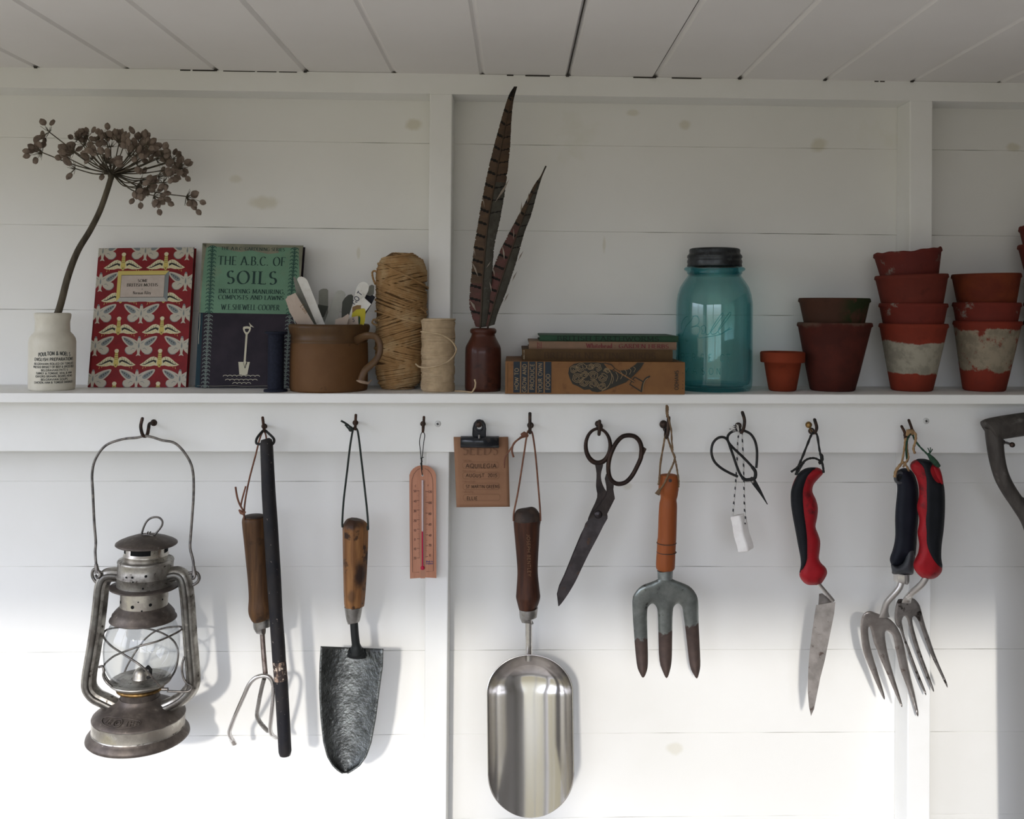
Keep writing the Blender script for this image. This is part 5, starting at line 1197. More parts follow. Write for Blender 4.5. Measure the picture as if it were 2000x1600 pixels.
def lp(pts): return [(hw*kl, zl(y)) for hw, y in pts]
def L3(hw, y, a):   # point on the lantern: radius px, height px, angle (0 = towards the viewer, + to the right)
    v = LM @ Vector((hw*kl*math.sin(a), -hw*kl*math.cos(a), zl(y))); return v+lc
def part(name, pts, m, n=64, mods=None, lab=None, m2=None, mats=None):
    b = MB(); b.lathe(lp(pts), lc, n, M=LM, mats=mats); o = b.build(name, m, LT, mods)
    if lab: tag(o, lab)
    return o
part('tank', [(0, 1439), (93, 1439), (99, 1438), (101.5, 1435.5), (100.5, 1431), (95, 1424), (91, 1420), (90.5, 1417), (90.5, 1398), (91.5, 1396), (90.5, 1393.5), (84, 1388.5), (72, 1382), (56, 1374.5), (44, 1369), (41, 1364), (39, 1360)], [M['tin'], M['tin_bright'], M['tin_rust']], mats=[2, 2, 2, 2, 2, 2, 0, 1, 0, 2, 2, 2, 2, 2, 2, 2])
part('neck', [(38, 1366), (37.5, 1338), (41, 1336)], M['tin_rust'])
part('burner_ring', [(40, 1346), (46, 1345.5), (47, 1343), (46, 1340), (40, 1339)], M['brass'], lab='brass coloured burner ring')
part('burner_plate', [(40, 1340), (52, 1336), (60, 1330), (61, 1327.5), (58, 1326), (46, 1327.5), (30, 1325), (18, 1324.5)], M['tin'])
b = MB()
b.lathe([(r_*kl*16, z_) for r_, z_ in [(1.1, zl(1326)), (1.02, zl(1323)), (.95, zl(1316)), (.8, zl(1310)), (.5, zl(1305.5)), (.18, zl(1303.8)), (0, zl(1303.6))]], lc, 32, M=LM); b.build('burner_dome', M['tin_bright'], LT)
b = MB(); q = [L3(14, 1306, .9), L3(22, 1298, 1.0), L3(30, 1302, 1.0), L3(30, 1316, 1.0), L3(24, 1318, .9)]; b.tube(q, .0022, 6); b.build('wick_holder', M['hole'], LT)
part('globe', [(44, 1329), (48, 1327.5), (56, 1320), (66, 1307), (72.5, 1289), (74.5, 1268), (74, 1252), (70.5, 1234), (65, 1220), (58, 1209), (54, 1200)], M['clear'], mods=[])
part('bell', [(47, 1181), (49, 1184), (56, 1191), (61, 1197), (62, 1203), (65.5, 1206), (66, 1208), (63, 1209.5), (56, 1207)], M['tin_rust'])
part('chimney', [(47, 1184), (46.5, 1146)], M['tin_bright'])
part('flange', [(46, 1147.5), (66, 1146.5), (69, 1145), (69, 1143.5), (66, 1142.5), (54, 1141)], M['tin_rust'])
part('drum', [(55, 1142.5), (54.5, 1125), (56.5, 1123.5), (56.5, 1122), (54, 1120), (54.5, 1098), (55.5, 1095), (54, 1092), (48, 1090.5), (42, 1090)], M['tin'])
part('collar', [(43, 1091), (42.5, 1086), (44.5, 1083.5), (44.5, 1081.5), (42, 1079.5), (41.5, 1064)], M['tin_bright'])
part('cap', [(0, 1043.5), (12, 1044), (26, 1046.5), (44, 1052), (56, 1057), (60.5, 1060), (61, 1062), (59, 1063.5), (50, 1062), (30, 1062)], M['tin_rust'])
def patch(name, y0, y1, a0, a1, R, m):
    b = MB(); n = 10
    for i in range(n):
        a, c = lerp(a0, a1, i/n), lerp(a0, a1, (i+1)/n)
        v = [L3(R, y0, a), L3(R, y0, c), L3(R, y1, c), L3(R, y1, a)]; b.add(v, [(0, 1, 2, 3)], 0, True)
    b.build(name, m, LT)
for a in (-.42, 1.35, -1.9): patch('vent_opening', 1064, 1077, a, a+.98, 42.6 if 1 else 0, M['hole'])
def spot(y, a, R, r, m=None):
    p = L3(R, y, a); n = (p-L3(0, y, 0)).normalized(); t = n.cross(Vector((0, 0, 1))).normalized(); u = t.cross(n)
    b = MB(); b.add([p+n*.0003+t*r*math.cos(k*PI/5)+u*r*math.sin(k*PI/5) for k in range(10)], [tuple(range(10))], 0, False); b.build('vent_hole', M['hole'], LT)
for y, a, R, r in [(1169, -.9, 46.8, .0021), (1173, -.12, 46.8, .0022), (1170, .62, 46.8, .0020), (1180, .28, 46.8, .0011), (1163, .12, 46.8, .0009), (1165, 1.2, 46.8, .0012), (1115, -.35, 54.8, .0012), (1114, -.1, 54.8, .0014), (1112, .38, 54.8, .0017), (1124-2, -.05, 57, .001), (1135, .3, 54.9, .0012)]: spot(y, a, R, r)
# finial ring and its staple
b = MB(); ring = spline([(276, 1046, .088), (281, 1029, .088), (288, 1017, .088), (298, 1011, .088), (310, 1011, .088), (317, 1018, .088), (316, 1027, .088), (308, 1038, .088), (301, 1046, .089)], 5)
b.tube([at(*p) for p in ring], .0013, 8); b.tube([at(*p) for p in [(276, 1046, .089), (286, 1044, .093), (300, 1047, .092)]], .0014, 6); b.build('lifting_ring', M['wire'], LT)
for x in (287, 291.5):
    b = MB(); b.tube([at(x, 1048, .092), at(x, 1042, .093), at(x+2.5, 1039, .09)], .0010, 6); b.build('staple', M['wire'], LT)
# side tubes
def stube(P, name='side_tube'):
    b = MB(); S_ = spline(P, 7); pts = [at(*p) for p in S_]
    b.tube(pts, [(15.5*kl, .0105)]*len(pts), 8, up=(0, 1, 0)); o = b.build(name, M['tin'], LT, [m_bevel(.0022, 2, 20)])
    b = MB()   # pressed rib down the middle of the face
    b.tube([p+Vector((0, -.0098, 0)) for p in pts], [(6.0*kl, .0022)]*len(pts), 8, up=(0, 1, 0)); tag(b.build('pressed_rib', M['tin_dark'], o), 'darker raised rib')
stube([(238, 1124, LO), (222, 1122, LO), (208, 1126, LO), (200, 1142, LO), (196, 1175, LO), (190, 1225, LO), (182, 1275, LO), (174.5, 1320, LO), (175, 1343, LO), (187, 1359, LO), (206, 1369, LO), (226, 1379, LO), (245, 1388, LO)])
stube([(330, 1124, LO), (345, 1120, LO), (357, 1126, LO), (363, 1145, LO), (367, 1180, LO), (371, 1240, LO), (375, 1290, LO), (377.5, 1325, LO), (373, 1345, LO), (358, 1362, LO), (342, 1372, LO), (325, 1380, LO), (308, 1388, LO)])
# ears and bail
for s, pts in ((0, [(196, 1118, .094), (184, 1112, .094), (180, 1122, .094), (184, 1133, .094), (192, 1141, .094)]), (1, [(368, 1120, .094), (383, 1118, .094), (389, 1127, .094), (386, 1137, .094), (377, 1143, .094)])):
    b = MB(); b.tube([at(*p) for p in spline(pts, 4)], .0019, 8); b.build('ear', M['wire'], LT)
b = MB()
bail = [(187, 1124, .094), (191, 1129, .098), (196, 1122, .098), (189, 1110, .095), (186, 1080, .092), (187, 1058, .090), (184, 1020, .089), (181.5, 965, .088), (180, 925, .087), (187, 896, .087), (207, 870, .087), (240, 858, .087), (268, 855, .087), (283, 851.5, .087), (299, 854.5, .087), (316, 860, .087), (342, 866, .087), (363, 888, .087), (376, 917, .087), (378, 965, .088), (373, 1040, .089), (371.5, 1070, .090), (377, 1094, .092), (378.5, 1112, .095), (381, 1124, .098), (377, 1131, .098), (375, 1122, .094)]
b.tube([at(*p) for p in spline(bail, 5)], .0016, 10); b.build('bail', M['wire'], LT)
for p0, p1 in (((187.5, 1102, .0948), (190, 1120, .0958)), ((378, 1106, .0945), (380, 1124, .0965))):
    b = MB(); b.tube([at(*p0), at(*p1)], [.0022, .0034], 8); b.build('bail_eye', M['wire'], LT)
# guard wires around the globe: (px, py, front +1 / back -1)
def guard(P):
    b = MB(); pts = []
    for x, y, s in P:
        ax = lerp(286.5, 270, (y-1060)/378); dx = (x-ax)*kl; R = 79*kl; dy = math.sqrt(max(0, R*R-dx*dx))*s
        pts.append((x, y, LO+dy))
    b.tube([at(*p) for p in spline(pts, 5)], .00125, 8); b.build('guard_wire', M['wire'], LT)
guard([(222, 1340, .2), (208, 1325, .4), (202, 1303, .3), (218, 1285, .7), (238, 1275, .9), (274, 1262, 1), (310, 1252, .95), (345, 1236, .6), (356, 1227, 0), (345, 1224, -.5), (310, 1230, -.9), (285, 1247, -1), (267, 1270, -1), (250, 1298, -.9), (243, 1314, -.8)])
guard([(312, 1340, .8), (290, 1315, .98), (272, 1298, 1), (238, 1276, .9), (215, 1260, .6), (202, 1243, .1), (206, 1232, -.2), (222, 1227, -.6), (255, 1225, -.9), (287, 1228, -1), (315, 1236, -.9), (337, 1250, -.6), (347, 1268, -.3), (347, 1290, -.2), (342, 1310, -.2), (334, 1324, -.3)])
b = MB(); b.tube([at(*p) for p in spline([(194, 1303, .104), (200, 1302, .108), (203, 1310, .11), (202, 1320, .11), (208, 1332, .11), (218, 1341, .112)], 4)], .0016, 8); b.build('lift_lever', M['wire'], LT)
b = MB(); b.tube([at(*p) for p in spline([(360, 1283, .1), (355.5, 1300, .102), (357, 1320, .102), (364, 1334, .102), (373, 1340, .101), (374, 1346, .101), (366, 1351, .102), (345, 1351, .104), (326, 1350, .106)], 4)], .0014, 8)
b.tube([at(316, 1346.5, .112), at(328, 1346.5, .112)], .0022, 6); b.build('wick_winder', M['wire'], LT)
b = MB()   # pressed panel with worn lettering on the tank shoulder
def sh_(u, v):  # u px across, v 0..1 down the shoulder
    t = v; hw, y = lerp(62, 86, t), lerp(1377.2, 1388.8, t); return L3(hw+.8, y-.5, u/72-.10)
b.ribbon([(34*math.cos(a)-2, .5+.42*math.sin(a)) for a in [2*PI*k/32 for k in range(32)]], [.9]*32, lambda x, y: sh_(x, max(0, min(1, y))), closed=True) if 0 else None
ov = [sh_(42*math.cos(a)-6, .5+.44*math.sin(a)) for a in [2*PI*k/40 for k in range(40)]]; b.tube(ov, .0005, 4, closed=True)
for s, x in (('R', -26), ('I', 11), ('H', 17), ('A', 27), ('I', -33)):
    for st in GL[s][1]: b.tube([sh_(x+p[0]*9, .74-p[1]*.42) for p in st], .00045, 4)
b.tube([sh_(-6+8*math.cos(a), .5+.34*math.sin(a)) for a in [2*PI*k/24 for k in range(24)]], .0006, 4, closed=True); b.tube([sh_(-6+4*math.cos(a), .5+.16*math.sin(a)) for a in [2*PI*k/16 for k in range(16)]], .0005, 4, closed=True)
b.build('pressed_lettering', M['tin_rust'], LT)

# ---------------------------------------------------------------- hand cultivator and black stick
def wood(name, c1, c2, c3, stretch=(1, 1, .09), scale=150, **kw):
    return mat(name, c1, .5, c2=c2, scale=scale, stretch=stretch, lo=.38, hi=.62, c3=c3, scale3=kw.pop('scale3', 34), lo3=kw.pop('lo3', .52), hi3=kw.pop('hi3', .66), bump=.4, bscale=260, bdist=.0004, **kw)
M['ash_brown'] = wood('oiled_ash_handle', (.16, .078, .030), (.085, .040, .018), (.05, .028, .016), lo3=.56)
M['ash_dark'] = wood('dark_ash_handle', (.105, .040, .020), (.050, .020, .012), (.03, .014, .010), lo3=.6)
M['ash_gold'] = wood('golden_ash_handle', (.33, .165, .065), (.20, .09, .034), (.045, .022, .014), lo3=.54, hi3=.60)
M['orange_wood'] = wood('orange_varnished_wood', (.48, .155, .045), (.38, .115, .034), (.22, .08, .04), lo3=.62, hi3=.72, scale=70)
M['end_dark'] = mat('darkened_end', (.035, .026, .022), .6, c2=(.06, .04, .03), scale=90)
M['steel'] = mat('polished_steel', (.62, .60, .58), .22, 1, c2=(.50, .48, .46), scale=40, rough2=.35, bump=.08, bscale=200, bdist=.0002)
M['steel_dull'] = mat('dull_steel', (.36, .35, .335), .38, .95, c2=(.24, .23, .215), scale=60, c3=(.10, .07, .055), scale3=90, lo3=.6, hi3=.72, bump=.2, bscale=250, bdist=.0003)
M['steel_brown'] = mat('browned_steel', (.16, .125, .11), .45, .8, c2=(.26, .22, .20), scale=80, c3=(.07, .04, .03), scale3=130, lo3=.55, hi3=.7, bump=.25, bscale=250, bdist=.0003)
def handle(parent, sect, off, mt, name='handle', n=24, depth=None, flats=0, lab=None, m2=None, mats=None):
    """sect: (x left px, x right px, y px) down the handle; round in section"""
    b = MB(); S_ = spline(sect, 4); pts = []; rad = []
    for xl, xr, y in S_:
        w_ = max(.1, (xr-xl)/2)*mpp(off)*math.cos(math.atan(((xl+xr)/2-PX)/F))
        pts.append(at((xl+xr)/2, y, off)); rad.append((w_, w_*(depth or 1)))
    b.tube(pts, rad, n, up=(0, 1, 0)); o = b.build(name, mt, parent, [m_bevel(.0015, 3, 40)] if not flats else [m_bevel(.001, 2, 25)])
    if lab: tag(o, lab)
    return o
def cord(parent, pts, r, mt, name='hanging_loop', tw=True, closed=False):
    b = MB(); P = [at(*p) for p in spline(pts, 5)]
    # even out so the lay of the cord reads regularly
    if tw: strand(b, P, r, 7, closed=closed, tw=30)
    else: b.tube(P, r, 7, closed=closed)
    return b.build(name, mt, parent)
M['leather_brown'] = mat('brown_leather_lace', (.19, .085, .05), .65, c2=(.13, .055, .035), scale=90); M['lace_black'] = mat('black_lace', (.018, .018, .017), .6); M['lace_green'] = mat('black_green_lace', (.022, .028, .024), .6)
CO = .087
T_ = thing('hand_cultivator', at(506, 1210, CO), 'three-pronged hand cultivator with a dark wooden handle behind the black stick', 'cultivator')
handle(T_, [(477, 517, 1008.5), (473, 521, 1012), (473, 523, 1022), (477, 524, 1060), (480, 526, 1090), (484, 529, 1130), (486, 531, 1165), (485, 534, 1190), (489, 534, 1203), (494, 532, 1210)], .087, M['ash_brown'])
b = MB(); b.lathe([(0, 0), (.0135, 0), (.0140, .001), (.0120, .002), (0, .0022)], at(497, 1010, .087), 24); b.build('butt', M['end_dark'], T_)
handle(T_, [(493, 532, 1206), (494, 532, 1210), (495, 531, 1223), (497, 530, 1224.5)], .087, M['steel_dull'], 'ferrule')
b = MB(); b.tube([at(*p) for p in spline([(512, 1222, .087), (513, 1250, .088), (516, 1290, .091), (519, 1322, .093)], 4)], [.0031]*13, 12); b.build('shank', M['steel_brown'], T_)
b = MB(); P = spline([(458, 1454, .060), (452, 1443, .066), (448, 1432, .073), (452, 1417, .080), (463, 1390, .090), (477, 1358, .095), (486, 1338, .097), (498, 1325, .098), (514, 1320, .098), (527, 1324, .097), (534, 1340, .096), (533, 1370, .092), (530, 1400, .085), (528, 1424, .076), (531, 1435, .070), (540, 1442, .062)], 5)
b.tube([at(*p) for p in P], [(.0027 if 4 < i < len(P)-5 else .0034, .0027 if 4 < i < len(P)-5 else .0019) for i in range(len(P))], 12); b.build('outer_prongs', M['steel'], T_)
b = MB(); P = spline([(516, 1326, .094), (511, 1345, .090), (505, 1375, .082), (502, 1396, .074), (506, 1408, .069), (515, 1420, .063), (524, 1429, .058)], 5)
b.tube([at(*p) for p in P], [(.0027 if i < len(P)-7 else .0034, .0027 if i < len(P)-7 else .0019) for i in range(len(P))], 12); b.build('middle_prong', M['steel_dull'], T_)
cord(T_, [(477, 1016, .099), (478, 985, .096), (486, 940, .091), (499, 890, .087), (508, 855, .085), (515, 843, .083), (520, 855, .085), (522, 900, .085), (520, 960, .085), (519, 1012, .098)], .0011, M['leather_brown'], tw=False)
cord(T_, [(460, 951, .095), (463, 970, .097), (468, 985, .098), (475, 998, .1), (477, 1010, .1)], .0012, M['leather_brown'], 'loose_end', tw=False); cord(T_, [(480, 950, .097), (473, 975, .099), (470, 990, .099)], .0011, M['leather_brown'], 'loose_end', tw=False)
b = MB(); b.tube([at(*p) for p in [(467, 996, .1), (471, 1001, .101), (476, 1004, .101), (479, 999, .1)]], [.0012, .0024, .0022, .0012], 8); b.build('knot', M['leather_brown'], T_)
def lettering(parent, s, path, h, m, wt=.12, name='stamped_lettering'):
    """letters one below another along path ((px,py,off) start, end), tops to the right"""
    b = MB(); (x0, y0, o0), (x1, y1, o1) = path
    def mp_(x, y): t = x/100.; return at(lerp(x0, x1, t)+y, lerp(y0, y1, t), lerp(o0, o1, t))
    text(b, s, lambda x, y: mp_(x, -y), 0, 0, h, 0, width=100, style='sans', wt=wt); return b.build(name, m, parent)
M['worn_gold'] = mat('worn_stamp', (.30, .17, .09), .6); lettering(T_, 'JOSEPH BENTLEY', ((487, 1072, .0992), (491, 1150, .0992)), 6.5, M['worn_gold'], .07)
S_b = thing('painted_stick', at(557, 1475, .104), 'long round stick in chipped black paint with a bare band near its lower end', 'stick')
M['stick_paint'] = mat('chipped_black_paint', (.011, .011, .014), .55, c2=(.020, .018, .018), scale=60, c3=(.19, .16, .14), scale3=240, lo3=.665, hi3=.69, stretch=(1, 1, .5), bump=.5, bscale=200, bdist=.0004)
M['stick_bare'] = mat('half_bare_wood', (.30, .21, .155), .75, c2=(.035, .026, .024), scale=130, lo=.44, hi=.52, c3=(.50, .42, .34), scale3=200, lo3=.58, hi3=.64, stretch=(1, 1, .4), bump=.6, bscale=200, bdist=.0006)
def stick(sec, mt, name):
    b = MB(); pts = [at((xl+xr)/2, y, o) for xl, xr, y, o in sec]; kk = math.cos(math.atan((530-PX)/F))
    b.tube(pts, [max(.0004, (xr-xl)/2*mpp(o)*kk) for xl, xr, y, o in sec], 24); b.build(name, mt, S_b)
stick([(514, 526, 857, .105), (510, 531, 859, .105), (508, 533, 866, .105), (511, 538, 960, .105), (515, 543, 1030, .105), (521, 549, 1130, .104), (526, 552, 1200, .104), (530, 557, 1262, .104), (532, 558.5, 1291, .104)], M['stick_paint'], 'shaft')
stick([(532, 558.5, 1291, .104), (535.5, 562, 1328, .1035)], M['stick_bare'], 'bare_band'); stick([(535.5, 562, 1328, .1035), (540, 566, 1400, .103), (543.5, 569, 1460, .1025), (544, 569.5, 1468, .1025), (546, 567.5, 1475, .1025), (552, 561, 1477.5, .1025)], M['stick_paint'], 'tip')
cord(S_b, [(509, 868, .106), (501, 866, .103), (502, 856, .100), (512, 843, .088), (517, 840.5, .0845), (523, 845, .088), (534, 856, .1), (535, 864, .104), (531, 869, .107)], .0016, M['lace_black'], tw=False)

# ---------------------------------------------------------------- hammered trowel
M['hammered'] = mat('hammered_grey_steel', (.19, .20, .195), .24, .9, c2=(.11, .115, .112), scale=50, c3=(.20, .21, .20), scale3=260, lo3=.60, hi3=.66, bump=1, bscale=200, bdist=.0016)
M['dark_paint'] = mat('dark_neck', (.022, .024, .024), .45, .4)
knots(M['ash_gold'], [(706, 1118, .0085, .022, 1), (690, 1020, .016, .010, .9), (690, 1160, .006, .010, .5)], (.03, .016, .011), at(690, 1198, .086), .086)
T_ = thing('hand_trowel', at(690, 1198, .086), 'hand trowel with a stained golden wooden handle and a hammered dark blade', 'trowel')
handle(T_, [(681, 708, 1014.5), (674, 714, 1018.5), (669, 719, 1027), (669, 719.5, 1040), (669.5, 718.5, 1080), (670.5, 716, 1130), (672, 712, 1180), (675, 709, 1184)], .086, M['ash_gold'], n=8, flats=1)
handle(T_, [(672.5, 708.5, 1184), (673, 708, 1188), (677, 703, 1212), (680, 700, 1214)], .086, M['steel_dull'], 'ferrule')
b = MB(); b.tube([at(*p) for p in spline([(691, 1211, .086), (693, 1240, .086), (695.5, 1262, .084), (696, 1276, .081)], 5)], [.0052]*10+[.006, .007, .0076, .0084, .009, .008], 16); b.build('neck', M['dark_paint'], T_)
Lx = [(1263, 627), (1300, 624.5), (1345, 623.5), (1400, 626), (1450, 631.5), (1478, 639), (1496, 650), (1506, 661), (1510, 669)]
Rx = [(1268, 748), (1300, 747), (1345, 741), (1400, 734), (1450, 725), (1478, 715), (1496, 702), (1506, 687), (1510, 679)]
def blade(u, v):
    y = lerp(1265, 1510.5, v**.92); xl = interp([a for a, _ in Lx], [c for _, c in Lx], y); xr = interp([a for a, _ in Rx], [c for _, c in Rx], y)
    cx = 2*u-1; d = .020*(1-.45*v)*(1-cx*cx)
    return at(lerp(xl, xr, u), y+(u-.5)*5*(1-v), .090+.010*v-d)
b = MB(); b.surf(blade, 28, 44); b.build('blade', M['hammered'], T_, [m_solid(.0016, 0)])
b = MB(); b.tube([at(696, 1270, .0835), at(696, 1283, .078)], [(.0105, .007), (.0125, .004)], 16, up=(0, 1, 0)); b.build('socket', M['dark_paint'], T_, [m_sub(1)])
cord(T_, [(669, 1030, .092), (668.5, 1020, .09), (671, 980, .088), (678, 920, .086), (684, 870, .085), (690, 838, .084), (696, 837.5, .084), (700, 850, .085), (706, 900, .087), (714, 970, .09), (718, 1010, .092), (719, 1035, .0965), (717, 1028, .096)], .0013, M['lace_green'], tw=False)
cord(T_, [(690, 840, .088), (683, 833, .092), (675, 827, .094), (666, 822, .096)], .0013, M['lace_green'], 'loose_end', tw=False); cord(T_, [(690, 841, .088), (682, 838, .091), (674, 829, .092)], .0012, M['lace_green'], 'loose_end', tw=False)
b = MB(); c_ = at(685, 838, .09); b.lathe([(.0032*math.sin(PI*i/8)+1e-5, -.0036*math.cos(PI*i/8)) for i in range(9)], c_, 10); b.build('knot', M['lace_green'], T_)

# ---------------------------------------------------------------- thermometer
M['beech'] = mat('pale_beech', (.60, .31, .20), .55, c2=(.52, .255, .16), scale=110, stretch=(1, 1, .12), bump=.1, bscale=200)
M['beech_groove'] = mat('beech_groove', (.50, .27, .18), .6); M['tprint'] = mat('scale_print', (.07, .035, .03), .6); M['blue_print'] = mat('blue_print', (.05, .05, .16), .6)
M['red_spirit'] = mat('red_spirit', (.42, .015, .05), .3); M['tube_glass'] = mat('glass_tube', (.52, .42, .42), .15, spec=.8)
TO = .058
T_ = thing('thermometer', at(826, 1130, TO), 'round-topped wooden wall thermometer with a red spirit tube', 'thermometer')
xf = lambda y, x: x+(y-930)/200*1.0
def tp(x, y): return (780+x/4.707, 800+y/4.707)
out = [tp(*p) for p in [(98, 1555), (92, 720), (92, 600)]+[(215+123*math.cos(a)*1.0, 618+106*math.sin(a)) for a in [PI+PI*k/16 for k in range(1, 16)]]+[(338, 600), (339, 720), (341, 1550), (238, 1545), (237, 1552), (194, 1552), (193, 1548)]]
hole = [tp(212+9*math.cos(-a), 606+9*math.sin(-a)) for a in [2*PI*k/14 for k in range(14)]]
b = MB(); b.plate([out, hole], lambda x, y, t: at(x, y, TO+t), -.0075, 0); b.build('plate', M['beech'], T_, [m_bevel(.0008, 2)])
b = MB(); g = lambda x, y, l=.0003: at(*tp(x, y), TO+l)
b.flatpoly([[(192, 640), (237, 640), (239, 1540), (194, 1540)]], lambda x, y: g(x, y, .0002), 0)
b.build('tube_channel', M['beech_groove'], T_)
b = MB()
for P in ([(183, 1497), (122, 1497), (118, 1200), (115, 700), (117, 640), (135, 590), (165, 555), (190, 543)], [(235, 543), (262, 555), (290, 590), (305, 640), (308, 700), (312, 1200), (314, 1485), (248, 1490)]): b.ribbon(P, 3.2, g, 0)
for k in range(71):
    y = 748+k*(1365-748)/70; w = 26 if k % 10 == 0 else (18 if k % 5 == 0 else 11); x = lerp(186, 190, k/70)
    b.ribbon([(x-w, y), (x, y)], 3.6 if k % 10 == 0 else 2, g, 0)
for k in range(63):
    y = 745+k*(1362-745)/62; w = 26 if k % 10 == 1 else (18 if k % 5 == 1 else 11); b.ribbon([(238, y), (238+w, y)], 3.6 if k % 10 == 1 else 2, g, 0)
for s, y in (('50', 760), ('40', 853), ('30', 943), ('20', 1033), ('10', 1121), ('0', 1205), ('10', 1292), ('20', 1377)): text(b, s, g, 143, y, 20, 0, style='sans', wt=.17, align='c')
for s, y in (('120', 767), ('100', 868), ('80', 969), ('60', 1066), ('40', 1166), ('20', 1258), ('0', 1351)): text(b, s, g, 281, y, 20, 0, style='sans', wt=.17, align='c')
text(b, 'C', g, 143, 712, 17, 0, style='sans', wt=.16); text(b, 'F', g, 260, 708, 17, 0, style='sans', wt=.16)
text(b, 'Made in', g, 275, 1404, 16, 1, style='sans', wt=.16, align='c', width=62); text(b, 'England', g, 276, 1423, 16, 1, style='sans', wt=.16, align='c', width=64)
b.build('scale', [M['tprint'], M['blue_print']], T_)
b = MB(); b.tube([at(*tp(214, 650), TO+.001), at(*tp(214, 1440), TO+.001)], .0014, 10); b.build('glass_tube', M['tube_glass'], T_)
b = MB(); b.tube([at(*tp(212, 1120), TO+.0017), at(*tp(213, 1445), TO+.0017)], .0011, 8); b.tube([at(*tp(214, 1436), TO+.001), at(*tp(214, 1448), TO+.001), at(*tp(214, 1466), TO+.001), at(*tp(214, 1474), TO+.001)], [.0012, .0026, .0026, .001], 12); b.build('spirit_column', M['red_spirit'], T_)
cord(T_, [(825, 929, .060), (823, 915, .063), (822.5, 898, .066), (821, 880, .070), (819.5, 863, .075), (822, 849, .080), (826, 843.5, .0815), (829.5, 850, .080), (827.5, 865, .075), (826, 880, .070), (824, 898, .066), (824.5, 918, .063)], .00055, M['lace_black'], tw=False)
b = MB(); b.tube([at(*p) for p in [(828, 893, .067), (822, 895, .068), (824, 901, .067), (822, 906, .066), (824, 912, .065)]], [.0004, .0009, .0010, .0010, .0008], 6); b.build('knot', M['lace_black'], T_)

# ---------------------------------------------------------------- seed packet in a bulldog clip
M['kraft_paper'] = mat('brown_paper', (.50, .285, .175), .75, c2=(.46, .26, .16), scale=30, bump=.1, bscale=120, bdist=.0004); M['pprint'] = mat('packet_print', (.16, .08, .045), .7); M['pfaint'] = mat('packet_faint_print', (.30, .165, .095), .7); M['ink_pen'] = mat('dark_pen', (.035, .02, .012), .6)
M['clip'] = mat('black_enamel', (.014, .016, .020), .32, .2, c2=(.05, .045, .045), scale=120, lo=.55, hi=.7, coat=.3)
PO = .071
T_ = thing('seed_packet', at(943, 990, PO), 'brown paper seed packet with handwriting, held by a black bulldog clip', 'seed packet')
C4 = [at(886, 854, PO), at(992.5, 854, PO), at(995.8, 990, PO-.004), at(891.5, 991, PO-.004)]
def pk(x, y, l=.0003):   # coordinates of the packet crop (origin 886,854; px)
    u, v = (x-886)/106.5, (y-854)/136.5; u -= (v*5.5/106.5)*(1-u)+v*3.3/106.5*u; bulge = .0025*math.sin(PI*max(0, min(1, u)))*math.sin(PI*max(0, min(1, v)))
    p = C4[0]*(1-u)*(1-v)+C4[1]*u*(1-v)+C4[2]*u*v+C4[3]*(1-u)*v; return p+Vector((0, -bulge-l, 0))
def pk0(u, v, l=0):
    bulge = .0025*math.sin(PI*u)*math.sin(PI*v); p = C4[0]*(1-u)*(1-v)+C4[1]*u*(1-v)+C4[2]*u*v+C4[3]*(1-u)*v; return p+Vector((0, -bulge-l, 0))
b = MB(); b.surf(lambda u, v: pk0(u, v), 14, 18); b.build('envelope', M['kraft_paper'], T_, [m_solid(.0018, 1)])
b = MB(); q8 = lambda x, y: (780+x/4.707, 800+y/4.707); pm_ = lambda x, y: pk(*q8(x, y), .0013)
text(b, 'SEEDS', pm_, 745, 413, 92, 0, width=330, align='c', wt=.1)
for s, y in (('Seed Type:', 470), ('Date Collected:', 567), ('Collected From:', 664), ('Collected By:', 761)): text(b, s, pm_, 583, y, 15, 1, wt=.1, style='serif')
for (x0, x1, y0, y1) in ((580, 912, 478, 538), (583, 918, 574, 634), (585, 922, 674, 734), (588, 924, 776, 836)):
    r = 22; P = []
    for cx, cy, a0 in ((x1-r, y0+r, -90), (x1-r, y1-r, 0), (x0+r, y1-r, 90), (x0+r, y0+r, 180)): P += [(cx+r*math.cos(math.radians(a0+18*k)), cy+r*math.sin(math.radians(a0+18*k))) for k in range(6)]
    b.ribbon(P, 2.4, pm_, 1, closed=True)
for s, x, y, w, h in (('AQUILEGIA', 612, 532, 278, 36), ('AUGUST  2015', 612, 618, 286, 31), ('ST MARTIN GREENS', 612, 718, 306, 27), ('ELLIE', 618, 828, 100, 30)): text(b, s, pm_, x, y, h, 2, width=w, style='sans', wt=.13, jit=.05)
b.build('printed_front', [M['pprint'], M['pfaint'], M['ink_pen']], T_)
CL = thing('bulldog_clip', at(937, 862, .075), 'black bulldog clip gripping the brown seed packet', 'clip')
b = MB(); P = []
prf = [(-.0050, -.0065), (.0012, -.0072), (.0050, -.006), (.0066, -.002), (.0066, .0025), (.0050, .0055), (.0015, .0068), (-.0035, .0066)]   # (forward, up)
ca, cb_ = at(900, 863, .076), at(974.5, 863.5, .076)
vs = []
for e in (ca, cb_):
    for fw, up in prf: vs.append(e+Vector((0, -fw, up)))
n_ = len(prf); b.add(vs, [(i, i+1, n_+i+1, n_+i) for i in range(n_-1)], 0, True); b.build('jaw', M['clip'], CL, [m_solid(.0011, 0)])
b = MB(); arm = [(925, 858), (924, 848), (924.5, 836), (927, 827), (932, 821.5), (937, 820.5), (943, 822.5), (947, 829), (948, 838), (947.5, 848), (948, 858)]
hole = [(936+6.2*math.cos(a), 833+7*math.sin(a)) for a in [-2*PI*k/18 for k in range(18)]]
